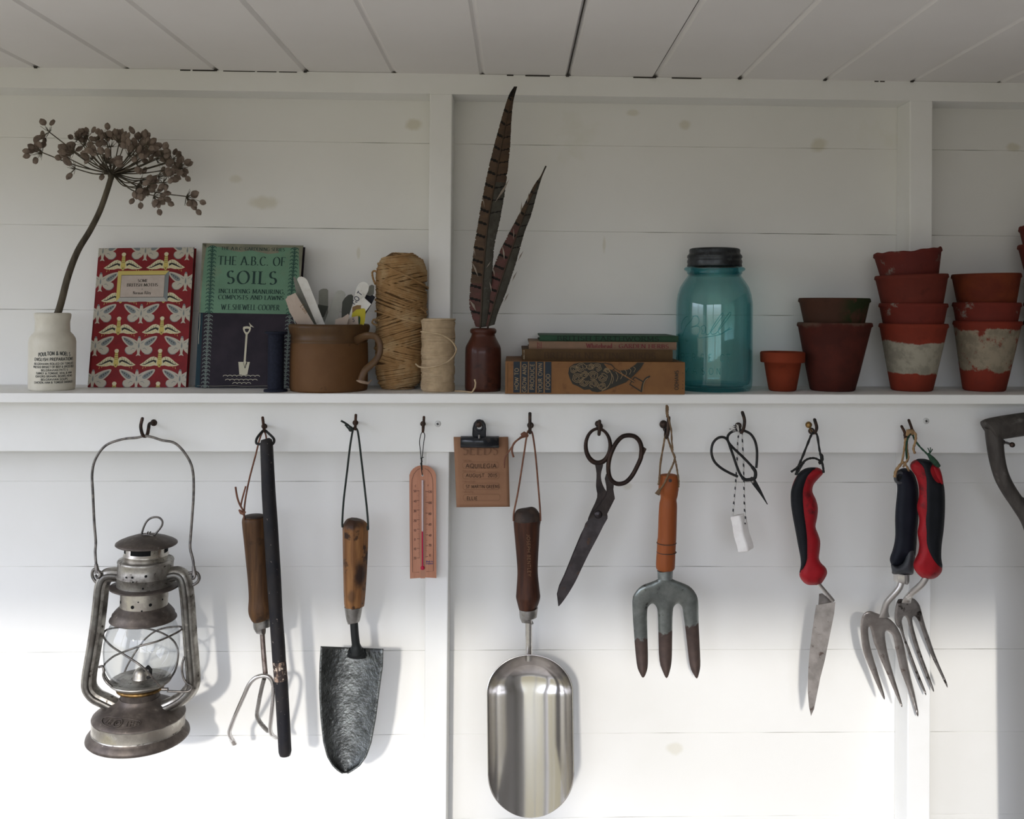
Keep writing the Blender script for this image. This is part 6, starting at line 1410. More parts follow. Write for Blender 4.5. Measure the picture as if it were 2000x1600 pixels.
b.plate([arm, hole], lambda x, y, t: at(x, y, .0765+(y-858)*-.00012+t), 0, .0014); b.tube([at(x, y, .0765+(y-858)*-.00012+.001) for x, y in arm], .0011, 8)
b.tube([at(936+6.8*math.cos(a), 833+7.6*math.sin(a), .0805) for a in [2*PI*k/22 for k in range(22)]], .0013, 6, closed=True); b.build('lever', M['clip'], CL)
b = MB(); b.tube([at(936, 850, .079), at(936, 857, .081)], .0016, 8); b.build('rivet', M['steel_dull'], CL)
b = MB(); b.tube([at(935, 828, .0645), at(935, 828.5, .0905)], .0022, 10); c_ = at(935, 829, .0905); b.lathe([(0, -.0042), (.0030, -.0034), (.0042, -.001), (.0042, .001), (.0030, .0034), (0, .0042)], c_, 16)
solo('rail_hook', b, M['hook_dark'], at(935, 828, RF), 'round-headed black nail passing through the bulldog clip', 'hook', HK)

# ---------------------------------------------------------------- steel scoop
M['scoop'] = mat('scoop_steel', (.70, .68, .66), .12, 1, c2=(.60, .58, .56), scale=14, stretch=(1, 1, .15), rough2=.2, bump=.06, bscale=40, bdist=.0006, aniso=0)
T_ = thing('steel_scoop', at(1033, 1206, .089), 'large bright stainless steel scoop with a dark brown wooden handle', 'scoop')
handle(T_, [(1024, 1036, 993), (1013, 1048, 996), (1006, 1054, 1004), (1003, 1056, 1016), (1003.5, 1054.5, 1028), (1006, 1053, 1055), (1009, 1051, 1090), (1010.5, 1050.5, 1120), (1008.5, 1054, 1155), (1008, 1055, 1168), (1012, 1050, 1184), (1015, 1048.5, 1190)], .089, M['ash_dark'])
handle(T_, [(1024, 1036, 992.6), (1012.5, 1048.5, 995.6), (1005.4, 1054.6, 1003.6), (1002.6, 1056.4, 1014), (1003.5, 1055.5, 1016)], .0892, M['end_dark'], 'butt')
handle(T_, [(1013.5, 1050.5, 1189), (1014, 1050, 1191), (1015, 1048.5, 1205), (1017, 1047, 1206.5)], .089, M['steel_dull'], 'ferrule')
b = MB(); b.tube([at(1032.5, 1205, .089), at(1033, 1290, .089)], .0042, 14); b.build('shank', M['steel'], T_)
lettering(T_, 'JOSEPH BENTLEY', ((1029, 1044, .1055), (1031, 1126, .1045)), 6, M['worn_gold'], .08)
hw_, dm_ = 83.5, .046; RO = lambda y: .106+.034*(y-1279)/320
def scoop(u, v):
    # v: 0 top end .. 1 mouth tip, u: -1..1 across
    a = (u*2-1)
    if v < .36:
        t = v/.36; y = lerp(1279.5, 1354, 1-math.cos(t*PI/2)); s = (1354-y)/74.5
        half = hw_*math.sqrt(max(0, 1-s*s)); x = a*half
        r2 = (x/hw_)**2+s*s; d = dm_*(max(0, 1-r2**2.2))**.5
        if half < 1e-3: d = 0
        aa = a; x = half*math.sin(a*PI/2)
        r2 = min(1, (x/hw_)**2+s*s); d = dm_*math.sqrt(max(0, 1-r2**2))
        d = lerp(d, dm_*math.cos(aa*PI/2), t**3)
        return at(1035+x, y, RO(y)-d)
    if v < .74:
        t = (v-.36)/.38; y = lerp(1354, 1514, t); return at(lerp(1035, 1037, t)+hw_*math.sin(a*PI/2), y, RO(y)-dm_*math.cos(a*PI/2))
    t = (v-.74)/.26; y = lerp(1514, 1597.5, math.sin(t*PI/2)); s = (y-1514)/83.6
    am = math.asin(max(0.0, math.sqrt(max(0, 1-s*s)))); th = a*lerp(PI/2, am, 1)
    return at(lerp(1037, 1036, t)+hw_*math.sin(th), y, RO(y)-dm_*math.cos(th))
b = MB(); b.surf(scoop, 56, 90); b.build('bowl', M['scoop'], T_, [m_weld(2e-5), m_solid(.0012, 0)], recalc=True)
cord(T_, [(1003, 1018, .096), (1004, 1000, .094), (1012, 960, .091), (1023, 890, .087), (1030, 846, .084), (1035, 843, .0835), (1040, 848, .084), (1046, 890, .087), (1052, 960, .091), (1055, 1000, .094), (1055.5, 1018, .096)], .0012, M['leather_brown'], tw=False)
cord(T_, [(1032, 850, .089), (1022, 851, .093), (1010, 860, .096), (1000, 873, .096), (992, 885, .094), (986, 895, .093), (985, 914, .091)], .0010, M['leather_brown'], 'loose_end', tw=False); cord(T_, [(1031, 852, .089), (1018, 855, .094), (1004, 866, .097), (1000, 880, .096), (1003, 893, .095)], .0013, M['leather_brown'], 'loose_end', tw=False)
b = MB(); b.tube([at(1018, 850, .091), at(1024, 848, .092), at(1030, 849, .090)], [.0020, .0036, .0018], 8); b.build('knot', M['leather_brown'], T_)
# ---------------------------------------------------------------- old shears
M['shear_iron'] = mat('old_dark_iron', (.045, .038, .038), .42, .8, c2=(.080, .066, .062), scale=45, c3=(.12, .075, .05), scale3=110, lo3=.62, hi3=.74, bump=.3, bscale=260, bdist=.0003)
M['bow_iron'] = mat('brown_bow_iron', (.060, .040, .032), .5, .6, c2=(.035, .026, .024), scale=60, c3=(.11, .065, .045), scale3=90, lo3=.6, hi3=.72, bump=.3, bscale=260, bdist=.0003)
M['shear_face'] = mat('ground_dark_steel', (.11, .10, .105), .38, .9, c2=(.075, .07, .072), scale=60, c3=(.14, .09, .07), scale3=110, lo3=.6, hi3=.7, bump=.15, bscale=260, bdist=.0002)
T_ = thing('shears', at(1169, 1005, .088), 'large old black dressmaking shears with one long bow and one round bow', 'scissors')
SO = .088
b = MB(); R_l = [(1168+24*math.cos(a)*(1-.0*math.sin(a)), 871+33.5*math.sin(a)) for a in [2*PI*k/40 for k in range(40)]]
b.tube([at(x, y, SO-.002) for x, y in R_l], [(.0026+.0007*math.sin(2*PI*k/40), .0031) for k in range(40)], 10, closed=True, up=(0, 1, 0)); b.build('round_bow', M['bow_iron'], T_)
b = MB(); ob = spline([(1216, 853), (1228, 850.5), (1240, 853), (1249, 862), (1253, 876), (1252, 893), (1244, 912), (1234, 930), (1222, 942), (1208, 945.5), (1197, 941), (1190, 930), (1188, 912), (1191, 893), (1198, 875), (1206, 862)], 4, True)
b.tube([at(x, y, SO+.001) for x, y in ob], [(.0029, .0034)]*len(ob), 10, closed=True, up=(0, 1, 0))
b.plate([[(1250, 868), (1263, 877), (1258, 888), (1249, 905), (1246, 905)]], lambda x, y, t: at(x, y, SO+t), -.002, .003); b.build('long_bow', M['bow_iron'], T_)
def flatpart(parent, name, P, off, th, m, bev=.0009, lab=None, smooth=0):
    b = MB(); b.plate([P], lambda x, y, t: at(x, y, off+t), -th/2, th/2); return b.build(name, m, parent, [m_bevel(bev, 2, 30)])
flatpart(T_, 'shank', spline([(1161, 900), (1166, 904), (1174, 903), (1178, 908), (1174, 925), (1175, 940), (1181, 955), (1188, 965), (1186, 985), (1180, 1012), (1150, 1018), (1152, 1004), (1166, 972), (1164, 950), (1165, 925)], 3, True), SO-.002, .0045, M['shear_iron'])
flatpart(T_, 'shank', [(1184, 925), (1192, 938), (1199, 948), (1198, 956), (1201, 974), (1186, 1004), (1187, 1010), (1178, 1018), (1148, 1017), (1160, 1000), (1172, 985), (1185, 967), (1184, 950), (1181, 935)], SO+.001, .0045, M['shear_iron'])
flatpart(T_, 'blade', spline([(1149, 1015), (1186, 1008), (1178, 1028), (1166, 1052), (1150, 1082), (1135, 1113), (1124, 1136), (1108, 1163), (1092, 1184), (1090, 1177), (1089, 1160), (1094, 1143), (1104, 1122), (1120, 1082), (1136, 1045)], 3, True), SO+.002, .0026, M['shear_face'])
flatpart(T_, 'blade', [(1147, 1018), (1160, 1020), (1128, 1090), (1108, 1135), (1096, 1172), (1090, 1182), (1087.5, 1160), (1092, 1143), (1102, 1122), (1119, 1080), (1134, 1044)], SO-.001, .0026, M['shear_iron'])
b = MB(); c_ = at(1168.5, 1005, SO+.003); b.lathe([(.0052, -.0015), (.0052, .0006), (.004, .0016), (0, .0019)], c_, 20, M=Matrix.Rotation(PI/2, 4, 'X')); b.build('pivot_screw', M['shear_face'], T_)

# ---------------------------------------------------------------- orange-handled fork
M['fork_steel'] = mat('worn_zinced_steel', (.36, .39, .38), .34, .9, c2=(.22, .24, .235), scale=42, c3=(.055, .05, .045), scale3=70, lo3=.6, hi3=.68, rough2=.5, bump=.3, bscale=220, bdist=.0004)
M['fork_rust'] = mat('rusted_prong', (.105, .068, .055), .6, .5, c2=(.060, .045, .040), scale=70, c3=(.16, .10, .075), scale3=90, lo3=.58, hi3=.7, bump=.4, bscale=240, bdist=.0005)
M['jute'] = mat('jute_string', (.25, .165, .095), .9, c2=(.17, .11, .065), scale=200, bump=.6, bscale=900, bdist=.0004)
M['fork_prong'] = stain_below(mat('zinced_steel_rusting', (.33, .36, .35), .36, .9, c2=(.22, .24, .235), scale=42, c3=(.055, .05, .045), scale3=70, lo3=.6, hi3=.68, rough2=.5, bump=.3, bscale=220, bdist=.0004), -.084, .030, .002, (.095, .065, .055), (.04, .031, .028), lean=-.28)
T_ = thing('hand_fork', at(1299, 1114, .087), 'hand fork with an orange turned wooden handle and three rusty prongs', 'fork')
handle(T_, [(1298, 1316, 926.5), (1291, 1323, 928), (1288.5, 1325, 932), (1286.5, 1325.5, 945), (1286, 1325.5, 957), (1289, 1324, 966), (1290, 1321.5, 975), (1287.5, 1322.5, 986), (1286, 1322, 1010), (1284.5, 1321, 1050), (1283.5, 1320.5, 1058), (1282.5, 1319.5, 1078), (1281, 1318.5, 1100), (1281.5, 1317.5, 1110), (1285, 1314, 1114)], .087, M['orange_wood'])
for y in (1060.5, 1078.5):
    b = MB(); P = [(math.cos(a), math.sin(a)) for a in [2*PI*k/28 for k in range(28)]]; c_ = at(1301.8, y, .087); R = 18.75*mpp(.087)
    b.tube([(c_.x+R*x, c_.y+R*yy, c_.z) for x, yy in P], .00055, 6, closed=True); b.build('turned_groove', M['end_dark'], T_)
b = MB(); b.tube([at(1309, 939, .0985), at(1309, 939, .1000)], .0022, 10); b.build('pin_hole', M['end_dark'], T_)
handle(T_, [(1283, 1314.5, 1113), (1283.5, 1314.5, 1116), (1284.5, 1313.5, 1130)], .087, M['fork_steel'], 'ferrule')
def fo(y): return .087-.020*math.sin(max(0, min(1, (y-1130)/200))*PI*.5)+.012*max(0, (y-1240)/90)**1.6
fork_out = spline([(1288, 1124), (1310, 1124), (1313.5, 1131), (1328, 1137), (1346, 1145), (1358, 1158), (1363.5, 1175), (1364.5, 1215), (1367, 1270), (1367.8, 1300), (1365, 1317), (1361, 1325.5), (1355, 1318), (1347, 1298), (1340, 1240), (1334, 1195), (1331, 1184), (1324, 1179), (1317, 1184), (1314, 1196), (1313, 1240), (1312, 1288), (1308, 1312), (1302, 1325), (1295, 1313), (1288, 1290), (1286, 1240), (1284.5, 1196), (1281, 1184), (1274.5, 1179), (1267, 1184), (1264, 1196), (1264.5, 1240), (1265.5, 1295), (1262, 1315), (1256, 1324), (1250, 1316), (1243.5, 1296), (1238, 1235), (1235, 1175), (1241, 1157), (1254, 1144), (1272, 1137), (1285, 1131)], 3, True)
b = MB(); inflate(b, [fork_out], lambda x, y, t: at(x, y, fo(y)+t), .0058, 14, 3.4)
b.build('prongs', M['fork_prong'], T_)
cord(T_, [(1286, 947, .094), (1288, 934, .095), (1290, 905, .092), (1296, 870, .089), (1299, 854, .086), (1303, 852, .0855), (1307, 865, .088), (1313, 882, .092), (1318, 893, .096), (1314, 908, .099), (1306, 925, .1005), (1297, 945, .1005), (1288, 958, .0985)], .0013, M['jute'])
cord(T_, [(1303, 854, .086), (1309, 870, .089), (1316, 890, .094), (1320, 905, .095), (1323, 922, .094), (1325.5, 940, .093), (1325, 952, .093)], .0012, M['jute'])
cord(T_, [(1303, 815, .094), (1301.5, 803, .097), (1302, 792, .098), (1304.5, 797, .098), (1304, 808, .097), (1307, 822, .096), (1311, 842, .095), (1312, 862, .093), (1314, 880, .092)], .0012, M['jute'])
b = MB(); b.tube([at(1289, 955, .0985), at(1283.5, 966, .1)], [.0016, .0034], 8); b.build('frayed_end', M['jute'], T_)

# ---------------------------------------------------------------- small snips and the white block
M['snip'] = mat('black_lacquered_steel', (.018, .019, .019), .4, .3, c2=(.030, .029, .028), scale=90)
T_ = thing('garden_snips', at(1470, 933, .088), 'small black wire-handled snips with a short pointed blade', 'scissors')
for P, nm, o in (([(1441, 931), (1425, 924), (1408, 914), (1395, 901), (1389.5, 884), (1392, 867), (1401, 856.5), (1412, 854), (1421, 860), (1427, 876), (1433, 893), (1439, 911), (1446, 927), (1454, 936.5), (1464, 937), (1471, 935)], 'looped_handle', .0905),
            ([(1477, 914), (1478.5, 895), (1478, 876), (1474, 860), (1466, 848), (1455, 842), (1446, 840.5), (1436, 841), (1426, 846), (1421, 854), (1423, 864), (1433, 876), (1446, 888), (1458, 900), (1468, 911), (1475, 921), (1475, 932), (1471, 936)], 'looped_handle', .0865)):
    b = MB(); S_ = spline(P, 5); b.tube([at(x, y, o) for x, y in S_], [.0017 if i < len(S_)*.82 else .0023 for i in range(len(S_))], 10); b.build(nm, M['snip'], T_)
flatpart(T_, 'blade', [(1464, 937), (1471, 932), (1476, 937), (1482, 950), (1491, 968), (1500, 985.5), (1498, 985.5), (1484, 965), (1470, 947)], .089, .0026, M['snip'], .0004)
flatpart(T_, 'blade', [(1463, 935), (1468, 931), (1478, 941), (1486, 956), (1499.5, 985), (1480, 960), (1468, 944)], .0865, .0022, M['snip'], .0004)
b = MB(); c_ = at(1470.5, 941, .0906); b.lathe([(.002, -.0005), (.002, .0004), (.0012, .0009), (0, .001)], c_, 12, M=Matrix.Rotation(PI/2, 4, 'X')); b.build('rivet', M['steel_dull'], T_)
M['chalk'] = mat('white_chalky_block', (.82, .80, .77), .85, c2=(.76, .73, .70), scale=60, bump=.3, bscale=90, bdist=.0012)
bm_ = bpy.data.materials.new('black_and_white_twine'); bm_.use_nodes = True; nt = bm_.node_tree; bs = nt.nodes['Principled BSDF']; bs.inputs['Roughness'].default_value = .85
tc = node(nt, 'TexCoord'); wv = node(nt, 'TexWave', wave_type='BANDS', bands_direction='DIAGONAL'); wv.inputs['Scale'].default_value = 62; nt.links.new(tc.outputs['Object'], wv.inputs['Vector'])
cr_ = node(nt, 'ValToRGB'); cr_.color_ramp.interpolation = 'CONSTANT'; cr_.color_ramp.elements[0].color = (.03, .03, .035, 1); cr_.color_ramp.elements[1].position = .36; cr_.color_ramp.elements[1].color = (.55, .53, .50, 1)
nt.links.new(wv.outputs[1], cr_.inputs[0]); nt.links.new(cr_.outputs[0], bs.inputs['Base Color']); M['bw_twine'] = bm_
T_ = thing('chalk_block', at(1450, 1080, .083), 'white chalky block hanging on black and white twine below the small snips', 'block')
TL = [(1424.5, 1010, .086), (1443, 1006.5, .093), (1456, 1002.5, .084), (1441, 1004, .074)]; BL_ = [(1440, 1080.5, .086), (1461, 1078, .093), (1473.5, 1070, .084), (1457, 1074, .074)]
b = MB(); rows = 7
vs = []
for j in range(rows+1):
    t = j/rows
    for (x0, y0, o0), (x1, y1, o1) in zip(TL, BL_): vs.append(at(lerp(x0, x1, t)+1.0*math.sin(t*9), lerp(y0, y1, t), lerp(o0, o1, t)))
b.add(vs, [(j*4+i, j*4+(i+1) % 4, (j+1)*4+(i+1) % 4, (j+1)*4+i) for j in range(rows) for i in range(4)]+[(3, 2, 1, 0), (rows*4, rows*4+1, rows*4+2, rows*4+3)], 0, False)
o = b.build('block', M['chalk'], T_, [m_bevel(.0022, 3, 30)])
cord(T_, [(1431, 1008, .084), (1433, 985, .0845), (1437, 940, .0848), (1440, 890, .0845), (1441, 860, .0845), (1444, 847, .084), (1449, 845, .084), (1450, 860, .0843), (1452, 900, .0845), (1453, 950, .0855), (1454.5, 1000, .089), (1456, 1010, .0905), (1455.5, 1024, .0925)], .0010, M['bw_twine'])
for k, (dx, dy) in enumerate(((-18, -4), (-13, -8), (-10, -11), (-5, -13), (-15, 1), (-2, -12))): cord(T_, [(1443, 842, .088), (1443+dx*.5, 841+dy*.6, .091), (1443+dx, 842+dy, .092)], .0006, M['bw_twine'], 'frayed_end', tw=False)

# ---------------------------------------------------------------- red and black trowel, seen from the side
M['red_rubber'] = mat('red_rubber', (.33, .010, .016), .5, c2=(.27, .009, .014), scale=40, c3=(.10, .010, .012), scale3=50, lo3=.56, hi3=.68, bump=.1, bscale=300)
M['black_rubber'] = mat('black_rubber', (.006, .007, .009), .6, c2=(.009, .010, .013), scale=40, bump=.15, bscale=500, bdist=.0002, spec=.22)
M['blade_steel'] = mat('scratched_blade_steel', (.34, .31, .29), .42, .85, c2=(.24, .22, .205), scale=50, c3=(.10, .075, .065), scale3=75, lo3=.6, hi3=.68, bump=.2, bscale=250, bdist=.0003)
T_ = thing('hand_trowel', at(1590, 1140, .087), 'trowel with a red and black rubber grip and a worn pointed steel blade', 'trowel')
hp_ = lambda P: [(1520+x/4, 800+y/4) for x, y in P]
H1 = spline(hp_([(150, 510), (118, 570), (101, 640), (103, 750), (118, 850), (135, 940), (155, 1050), (176, 1160), (178, 1225), (165, 1290), (185, 1335), (225, 1368), (280, 1372), (325, 1368), (355, 1335), (382, 1280), (370, 1235), (335, 1200), (318, 1160), (325, 1095), (328, 1030), (310, 970), (291, 915), (303, 850), (310, 770), (295, 705), (268, 645), (275, 590), (310, 545), (350, 500), (345, 475), (305, 453), (235, 456), (185, 478)]), 3, True)
b = MB(); inflate(b, [H1], lambda x, y, t: at(x, y, .087+t), .0135, 17, 3.2); b.build('grip', M['red_rubber'], T_)
H2 = spline(hp_([(152, 512), (112, 600), (100, 660), (103, 750), (118, 850), (135, 940), (155, 1050), (176, 1160), (178, 1225), (169, 1275), (200, 1250), (238, 1200), (250, 1130), (252, 1020), (240, 900), (226, 800), (218, 690), (222, 620), (246, 545), (275, 490), (298, 455), (235, 454), (185, 476)]), 3, True)
b = MB(); inflate(b, [H2], lambda x, y, t: at(x-.6, y, .0905+t), .0118, 12, 3.2); b.build('black_overlay', M['black_rubber'], T_)
b = MB(); b.tube([at(*p) for p in spline([(1597, 1138, .087), (1605, 1148, .087), (1617, 1162, .087), (1627, 1174, .086)], 4)], .0027, 12); b.build('neck', M['steel'], T_)
b = MB()
bl = [(1594, 1182), (1631.5, 1176), (1629, 1200), (1620, 1245), (1611, 1290), (1602, 1325), (1597, 1350), (1590, 1385), (1584, 1399), (1580, 1380), (1577.5, 1350), (1578.5, 1310), (1581, 1275), (1586, 1235), (1591, 1200)]
b.plate([bl], lambda x, y, t: at(x, y, .076+.010*((x-1580)/50)+t), 0, .0016); b.build('blade', M['blade_steel'], T_, [m_bevel(.0005, 1)])
b = MB(); b.plate([[(1598, 1184), (1600, 1160), (1606, 1159), (1628, 1176), (1612, 1184)]], lambda x, y, t: at(x, y, .079-.010*((1190-y)/40)+t), -.0016, 0); b.build('blade_shoulder', M['blade_steel'], T_)
lb = M['lace_black']
cord(T_, [(1554, 928, .094), (1559, 912, .094), (1567, 893, .092), (1577, 868, .089), (1585, 849, .085), (1590, 846, .084), (1596, 850, .0845), (1600, 875, .088), (1604, 895, .091), (1608, 915, .094), (1608.5, 924, .095)], .0015, lb)
cord(T_, [(1545, 922, .1), (1555, 915, .1), (1565, 906, .1), (1577, 897, .1), (1590, 895, .1), (1600, 899, .099), (1604, 901, .097)], .0014, lb, 'loose_end'); cord(T_, [(1599, 905, .098), (1604, 902, .098), (1606, 893, .096), (1603, 888, .094)], .0019, lb, 'knot')
cord(T_, [(1556, 927, .099), (1563, 914, .1), (1572, 900, .099)], .0013, lb, 'loose_end')

# ---------------------------------------------------------------- the two forks hanging together
M['navy_rubber'] = mat('dark_navy_rubber', (.006, .008, .014), .6, c2=(.009, .011, .018), scale=40, bump=.12, bscale=500, bdist=.0002, spec=.22); M['grey_plastic'] = mat('grey_plastic', (.050, .053, .058), .5, c2=(.065, .068, .072), scale=60)
M['fork_bright'] = mat('brushed_fork_steel', (.44, .41, .39), .36, .9, c2=(.34, .31, .29), scale=45, c3=(.17, .13, .11), scale3=70, lo3=.62, hi3=.72, bump=.12, bscale=250, bdist=.0002)
M['fork_spot'] = mat('pitted_fork_steel', (.33, .31, .295), .38, .88, c2=(.22, .205, .195), scale=45, c3=(.045, .038, .034), scale3=70, lo3=.56, hi3=.64, bump=.15, bscale=250, bdist=.0002)
M['raffia'] = mat('tan_raffia', (.34, .22, .11), .85, c2=(.24, .15, .075), scale=150, bump=.5, bscale=600, bdist=.0004); M['green_twine'] = mat('dark_green_twine', (.018, .045, .028), .85, c2=(.03, .07, .04), scale=300, bump=.6, bscale=900, bdist=.0004)
kp = lambda P: [(1680+x/4.444, 800+y/4.444) for x, y in P]; fp = lambda P: [(1650+x/4.848, 1080+y/4.848) for x, y in P]
A = thing('hand_fork', at(1760, 1137, .085), 'fork with a dark navy grip, grey collar and broad bright prongs, left of the pair', 'fork')
g1 = spline(kp([(350, 515), (312, 545), (300, 580), (308, 620), (320, 660), (320, 720), (308, 850), (303, 960), (305, 1080), (296, 1160), (278, 1230), (262, 1275), (258, 1310), (275, 1350), (320, 1362), (370, 1340), (400, 1300), (470, 1290), (488, 1200), (494, 1080), (505, 950), (507, 800), (505, 690), (485, 600), (455, 540), (405, 510)]), 3, True)
b = MB(); inflate(b, [g1], lambda x, y, t: at(x, y, .085+t), .0135, 17, 3.2); b.build('grip', M['navy_rubber'], A)
g2 = spline(kp([(268, 1335), (275, 1400), (280, 1425), (330, 1440), (400, 1440), (455, 1432), (465, 1400), (475, 1300), (478, 1230), (455, 1205), (425, 1205), (398, 1225), (388, 1270), (372, 1320), (335, 1352), (300, 1352)]), 3, True)
b = MB(); inflate(b, [g2], lambda x, y, t: at(x, y, .0855+t), .0140, 12, 3.0); b.build('collar', M['grey_plastic'], A)
b = MB(); c_ = [(1756.5+8*math.cos(a), 933+10*math.sin(a)) for a in [2*PI*k/24 for k in range(24)]]; b.tube([at(x, y, .0955) for x, y in c_], .0021, 8, closed=True, up=(0, 1, 0)); b.build('eyelet', M['grey_plastic'], A)
b = MB(); b.tube([at(1756, 932, .093), at(1755, 931, .0965)], .0042, 14); b.build('eyelet_hole', M['hole'], A)
handle(A, [(1742.5, 1778, 1119), (1743, 1777.5, 1121), (1744, 1777, 1134), (1747, 1773, 1137.5)], .085, M['steel'], 'ferrule', n=8, flats=1)
b = MB(); nk = spline([(1760.5, 1135, .085), (1758, 1146, .085), (1751, 1156, .083), (1741, 1167, .079), (1732, 1178, .075), (1728, 1192, .072), (1727, 1206, .070)], 4); b.tube([at(*p) for p in nk], [.0040]*18+[(.0042, .004), (.0044, .0038), (.0048, .0036), (.0054, .0032), (.006, .0028), (.0068, .002), (.0072, .001)][:len(nk)-18], 14, up=(0, 1, 0)); b.build('neck', M['steel'], A)
def fa(x, y): return .070-.022*math.sin(max(0, min(1, (y-1195)/200))*PI*.75)
oA = spline(fp([(375, 600), (290, 568), (235, 551), (180, 575), (150, 640), (148, 740), (162, 880), (195, 1000), (255, 1140), (320, 1290), (368, 1385), (380, 1380), (372, 1330), (340, 1220), (300, 1090), (268, 985), (240, 880), (224, 780), (222, 715), (236, 700), (256, 770), (275, 850), (305, 920), (325, 980), (360, 1060), (400, 1150), (450, 1270), (500, 1385), (535, 1458), (545, 1450), (535, 1400), (500, 1280), (460, 1150), (420, 1010), (392, 880), (380, 780), (388, 742), (412, 745), (450, 780), (468, 840), (478, 900), (495, 980), (520, 1090), (560, 1200), (620, 1360), (682, 1540), (698, 1535), (690, 1470), (665, 1340), (630, 1200), (590, 1020), (558, 860), (525, 760), (480, 680), (430, 630)]), 2, True)
b = MB(); inflate(b, [oA], lambda x, y, t: at(x, y, fa(x, y)+t), .0028, 6, 2.8); b.build('prongs', M['fork_bright'], A)
cord(A, [(1750, 925, .094), (1753, 915, .094), (1760, 906, .093), (1764, 890, .091), (1767, 868, .088), (1768.5, 855, .0835), (1771, 862, .087), (1772, 880, .09), (1774, 895, .093), (1768, 905, .095), (1764, 913, .096)], .0014, M['raffia'])
cord(A, [(1764, 902, .094), (1757, 910, .096), (1750, 920, .097), (1747.5, 932, .096)], .0019, M['raffia']); cord(A, [(1764, 902, .094), (1772, 913, .096), (1775, 920, .093)], .0014, M['raffia'])
Bf = thing('hand_fork', at(1810, 1130, .105), 'fork with a red and black grip and dark-spotted narrow prongs, right of the pair', 'fork')
r1 = spline(kp([(485, 435), (448, 455), (434, 490), (450, 530), (480, 575), (500, 630), (511, 700), (508, 770), (493, 830), (497, 880), (512, 940), (510, 1000), (497, 1060), (505, 1120), (512, 1180), (500, 1250), (470, 1310), (462, 1360), (485, 1410), (530, 1455), (580, 1472), (640, 1468), (690, 1435), (713, 1385), (702, 1290), (705, 1180), (722, 1050), (733, 900), (733, 740), (720, 620), (695, 520), (650, 465), (580, 435), (540, 428)]), 3, True)
b = MB(); inflate(b, [r1], lambda x, y, t: at(x, y, .105+t), .0150, 20, 3.3); b.build('grip', M['red_rubber'], Bf)
r2 = spline(kp([(484, 434), (505, 480), (528, 550), (543, 630), (546, 760), (543, 900), (542, 1060), (548, 1170), (568, 1250), (610, 1320), (660, 1360), (711, 1372), (702, 1290), (705, 1180), (722, 1050), (733, 900), (733, 740), (720, 645), (690, 625), (655, 570), (635, 510), (628, 455), (580, 434), (540, 427)]), 3, True)
b = MB(); inflate(b, [r2], lambda x, y, t: at(x+.6, y, .109+t), .0125, 14, 3.2); b.build('black_overlay', M['black_rubber'], Bf)
b = MB(); lg = spline(kp([(712, 740), (698, 800), (690, 880), (692, 960), (706, 998), (716, 990), (722, 900), (726, 800), (722, 735)]), 3, True); inflate(b, [lg], lambda x, y, t: at(x, y, .1145+t), .003, 3, 2.2); b.build('badge', M['grey_plastic'], Bf)
b = MB(); ey = spline(kp([(632, 500), (650, 570), (690, 630), (716, 650), (712, 590), (690, 530), (660, 500)]), 3, True); inflate(b, [ey], lambda x, y, t: at(x, y, .1165+t), .0022, 4, 2.2); b.build('eyelet', M['red_rubber'], Bf)
b = MB(); nk = spline([(1809, 1127, .105), (1803, 1138, .102), (1792, 1149, .096), (1780, 1159, .088), (1773, 1169, .081), (1770, 1178, .078)], 4); b.tube([at(*p) for p in nk], [.0042]*12+[(.0042, .004), (.0044, .0038), (.0047, .0035), (.0052, .003), (.0056, .0026), (.006, .002), (.006, .002), (.006, .001), (.006, .001)][:len(nk)-12], 14, up=(0, 1, 0)); b.build('neck', M['steel'], Bf)
def fb(x, y): return .080-.020*math.sin(max(0, min(1, (y-1170)/190))*PI*.7)-.006
oB = spline(fp([(640, 430), (570, 440), (505, 440), (478, 520), (470, 620), (490, 690), (520, 720), (545, 790), (575, 880), (625, 1020), (685, 1180), (735, 1290), (765, 1347), (772, 1335), (755, 1280), (710, 1170), (660, 1040), (610, 900), (570, 800), (548, 700), (540, 640), (560, 600), (585, 620), (605, 690), (635, 800), (665, 900), (715, 1040), (775, 1190), (815, 1275), (838, 1315), (846, 1305), (830, 1250), (785, 1120), (740, 1000), (700, 880), (670, 780), (645, 680), (640, 615), (665, 600), (700, 650), (735, 750), (770, 850), (830, 1000), (900, 1140), (965, 1270), (974, 1262), (955, 1200), (905, 1085), (850, 950), (800, 800), (765, 700), (735, 590), (710, 500), (675, 450)]), 2, True)
b = MB(); inflate(b, [oB], lambda x, y, t: at(x, y, fb(x, y)+t), .0025, 5, 2.7); b.build('prongs', M['fork_spot'], Bf)
cord(Bf, [(1772, 903, .093), (1770, 880, .091), (1772, 860, .088), (1778, 848, .084), (1782, 847, .084), (1786, 858, .088), (1796, 872, .100), (1808, 884, .110), (1818, 895, .116), (1828, 907, .119)], .0012, M['green_twine'])
b = MB(); b.tube([at(1812, 886, .113), at(1820, 896, .118), at(1828, 905, .119), at(1834, 911, .118)], [.0016, .0036, .0038, .0024], 8); b.build('whipping', M['green_twine'], Bf)
for dx, dy in ((2, -12), (-3, -11), (6, -9)): cord(Bf, [(1816, 886, .116), (1816+dx*.6, 886+dy*.6, .119), (1815+dx, 886+dy, .119)], .0006, M['green_twine'], 'frayed_end', tw=False)
b = MB(); b.tube([at(1771, 851, .088), at(1774, 843, .0905), at(1780, 842, .091), at(1783, 848, .089)], [.0016, .0034, .0034, .0018], 8); b.build('knot', M['raffia'], Bf)
cord(Bf, [(1782, 842, .089), (1788, 848, .092), (1788, 862, .093), (1784, 876, .093), (1787, 886, .093)], .0016, M['raffia'], 'loose_end')

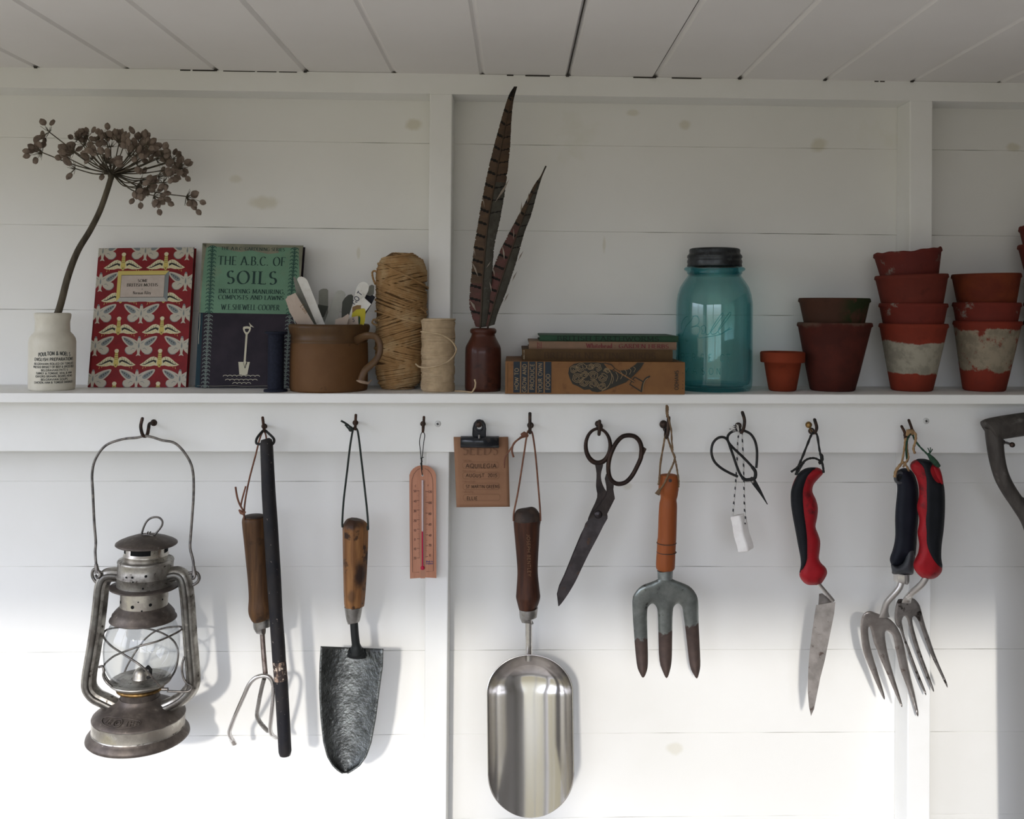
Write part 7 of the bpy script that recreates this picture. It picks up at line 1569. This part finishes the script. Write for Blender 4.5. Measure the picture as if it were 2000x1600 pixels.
# ---------------------------------------------------------------- spade at the right edge
M['spade_wood'] = mat('weathered_grey_wood', (.085, .075, .066), .55, c2=(.055, .048, .043), scale=90, stretch=(1, 1, .2), c3=(.17, .155, .14), scale3=60, lo3=.6, hi3=.74, bump=.4, bscale=240, bdist=.0005)
M['spade_iron'] = mat('spade_iron', (.06, .055, .052), .5, .7, c2=(.12, .10, .09), scale=30, bump=.3, bscale=150)
SO_ = .105; T_ = thing('garden_spade', at(2040, 1200, SO_), 'tall garden spade with a weathered wooden D-shaped handle at the right edge', 'spade')
b = MB(); b.tube([at(*p) for p in spline([(1931, 842, SO_), (1938, 839, SO_), (1970, 833, SO_), (2030, 825, SO_), (2100, 820, SO_), (2140, 818, SO_), (2150, 818, SO_)], 4)], [.0135]+[(.0150, .015)]*23+[.0135], 18); b.build('grip', M['spade_wood'], T_)
for sgn in (1, -1):
    cx = 2040
    P = spline([(1941, 836), (1943, 865), (1948, 900), (1957, 932), (1973, 962), (1993, 990), (2010, 1015), (2022, 1045), (2030, 1075)], 4)
    if sgn < 0: P = [(2*cx-x, y) for x, y in P]
    b = MB(); b.tube([at(x, y, SO_) for x, y in P], [(interp([0, .3, .55, .75, 1], [19, 15.5, 15, 18, 21], i/(len(P)-1))*mpp(SO_)*.9, .0115) for i in range(len(P))], 16, up=(0, 1, 0)); b.build('yoke_arm', M['spade_wood'], T_)
b = MB(); b.plate([[(1985, 968), (2000, 972), (2040, 974), (2080, 972), (2095, 968), (2070, 1010), (2050, 1060), (2030, 1060), (2010, 1010)]], lambda x, y, t: at(x, y, SO_+t), -.0085, .0085); b.build('yoke_web', M['spade_wood'], T_, [m_bevel(.004, 3)])
b = MB(); b.tube([at(2040, 1035, SO_), at(2040, 1110, SO_), at(2041, 1400, SO_), at(2042, 1790, SO_)], [(.0215, .014), (.024, .0185), (.0235, .0185), (.021, .018)], 20, up=(0, 1, 0)); b.build('shaft', M['spade_wood'], T_)
b = MB(); z = at(2042, 1780, SO_)
b.surf(lambda u, v: Vector((z.x+(u-.5)*.17*(1-.08*v), -SO_+.012*(1-(2*u-1)**2), z.z-.02-.27*v+(.02*(1-(2*u-1)**2) if v == 1 else 0)*-1)), 16, 10); b.build('blade', M['spade_iron'], T_, [m_solid(.003, 0)])
b = MB(); b.tube([at(2042, 1700, SO_), z+Vector((0, 0, -.02)), z+Vector((0, .006, -.10))], [.021, .021, (.024, .006)], 16, up=(0, 1, 0)); b.build('socket', M['spade_iron'], T_)
b = MB(); p = at(1933, 838, SO_); b.lathe([(.0105, 0), (.0105, .0012), (.004, .0016), (0, .0016)], (p.x+.0, p.y, p.z), 20, M=Matrix.Rotation(-PI/2, 4, 'Y')); b.build('end_cap', M['spade_iron'], T_)
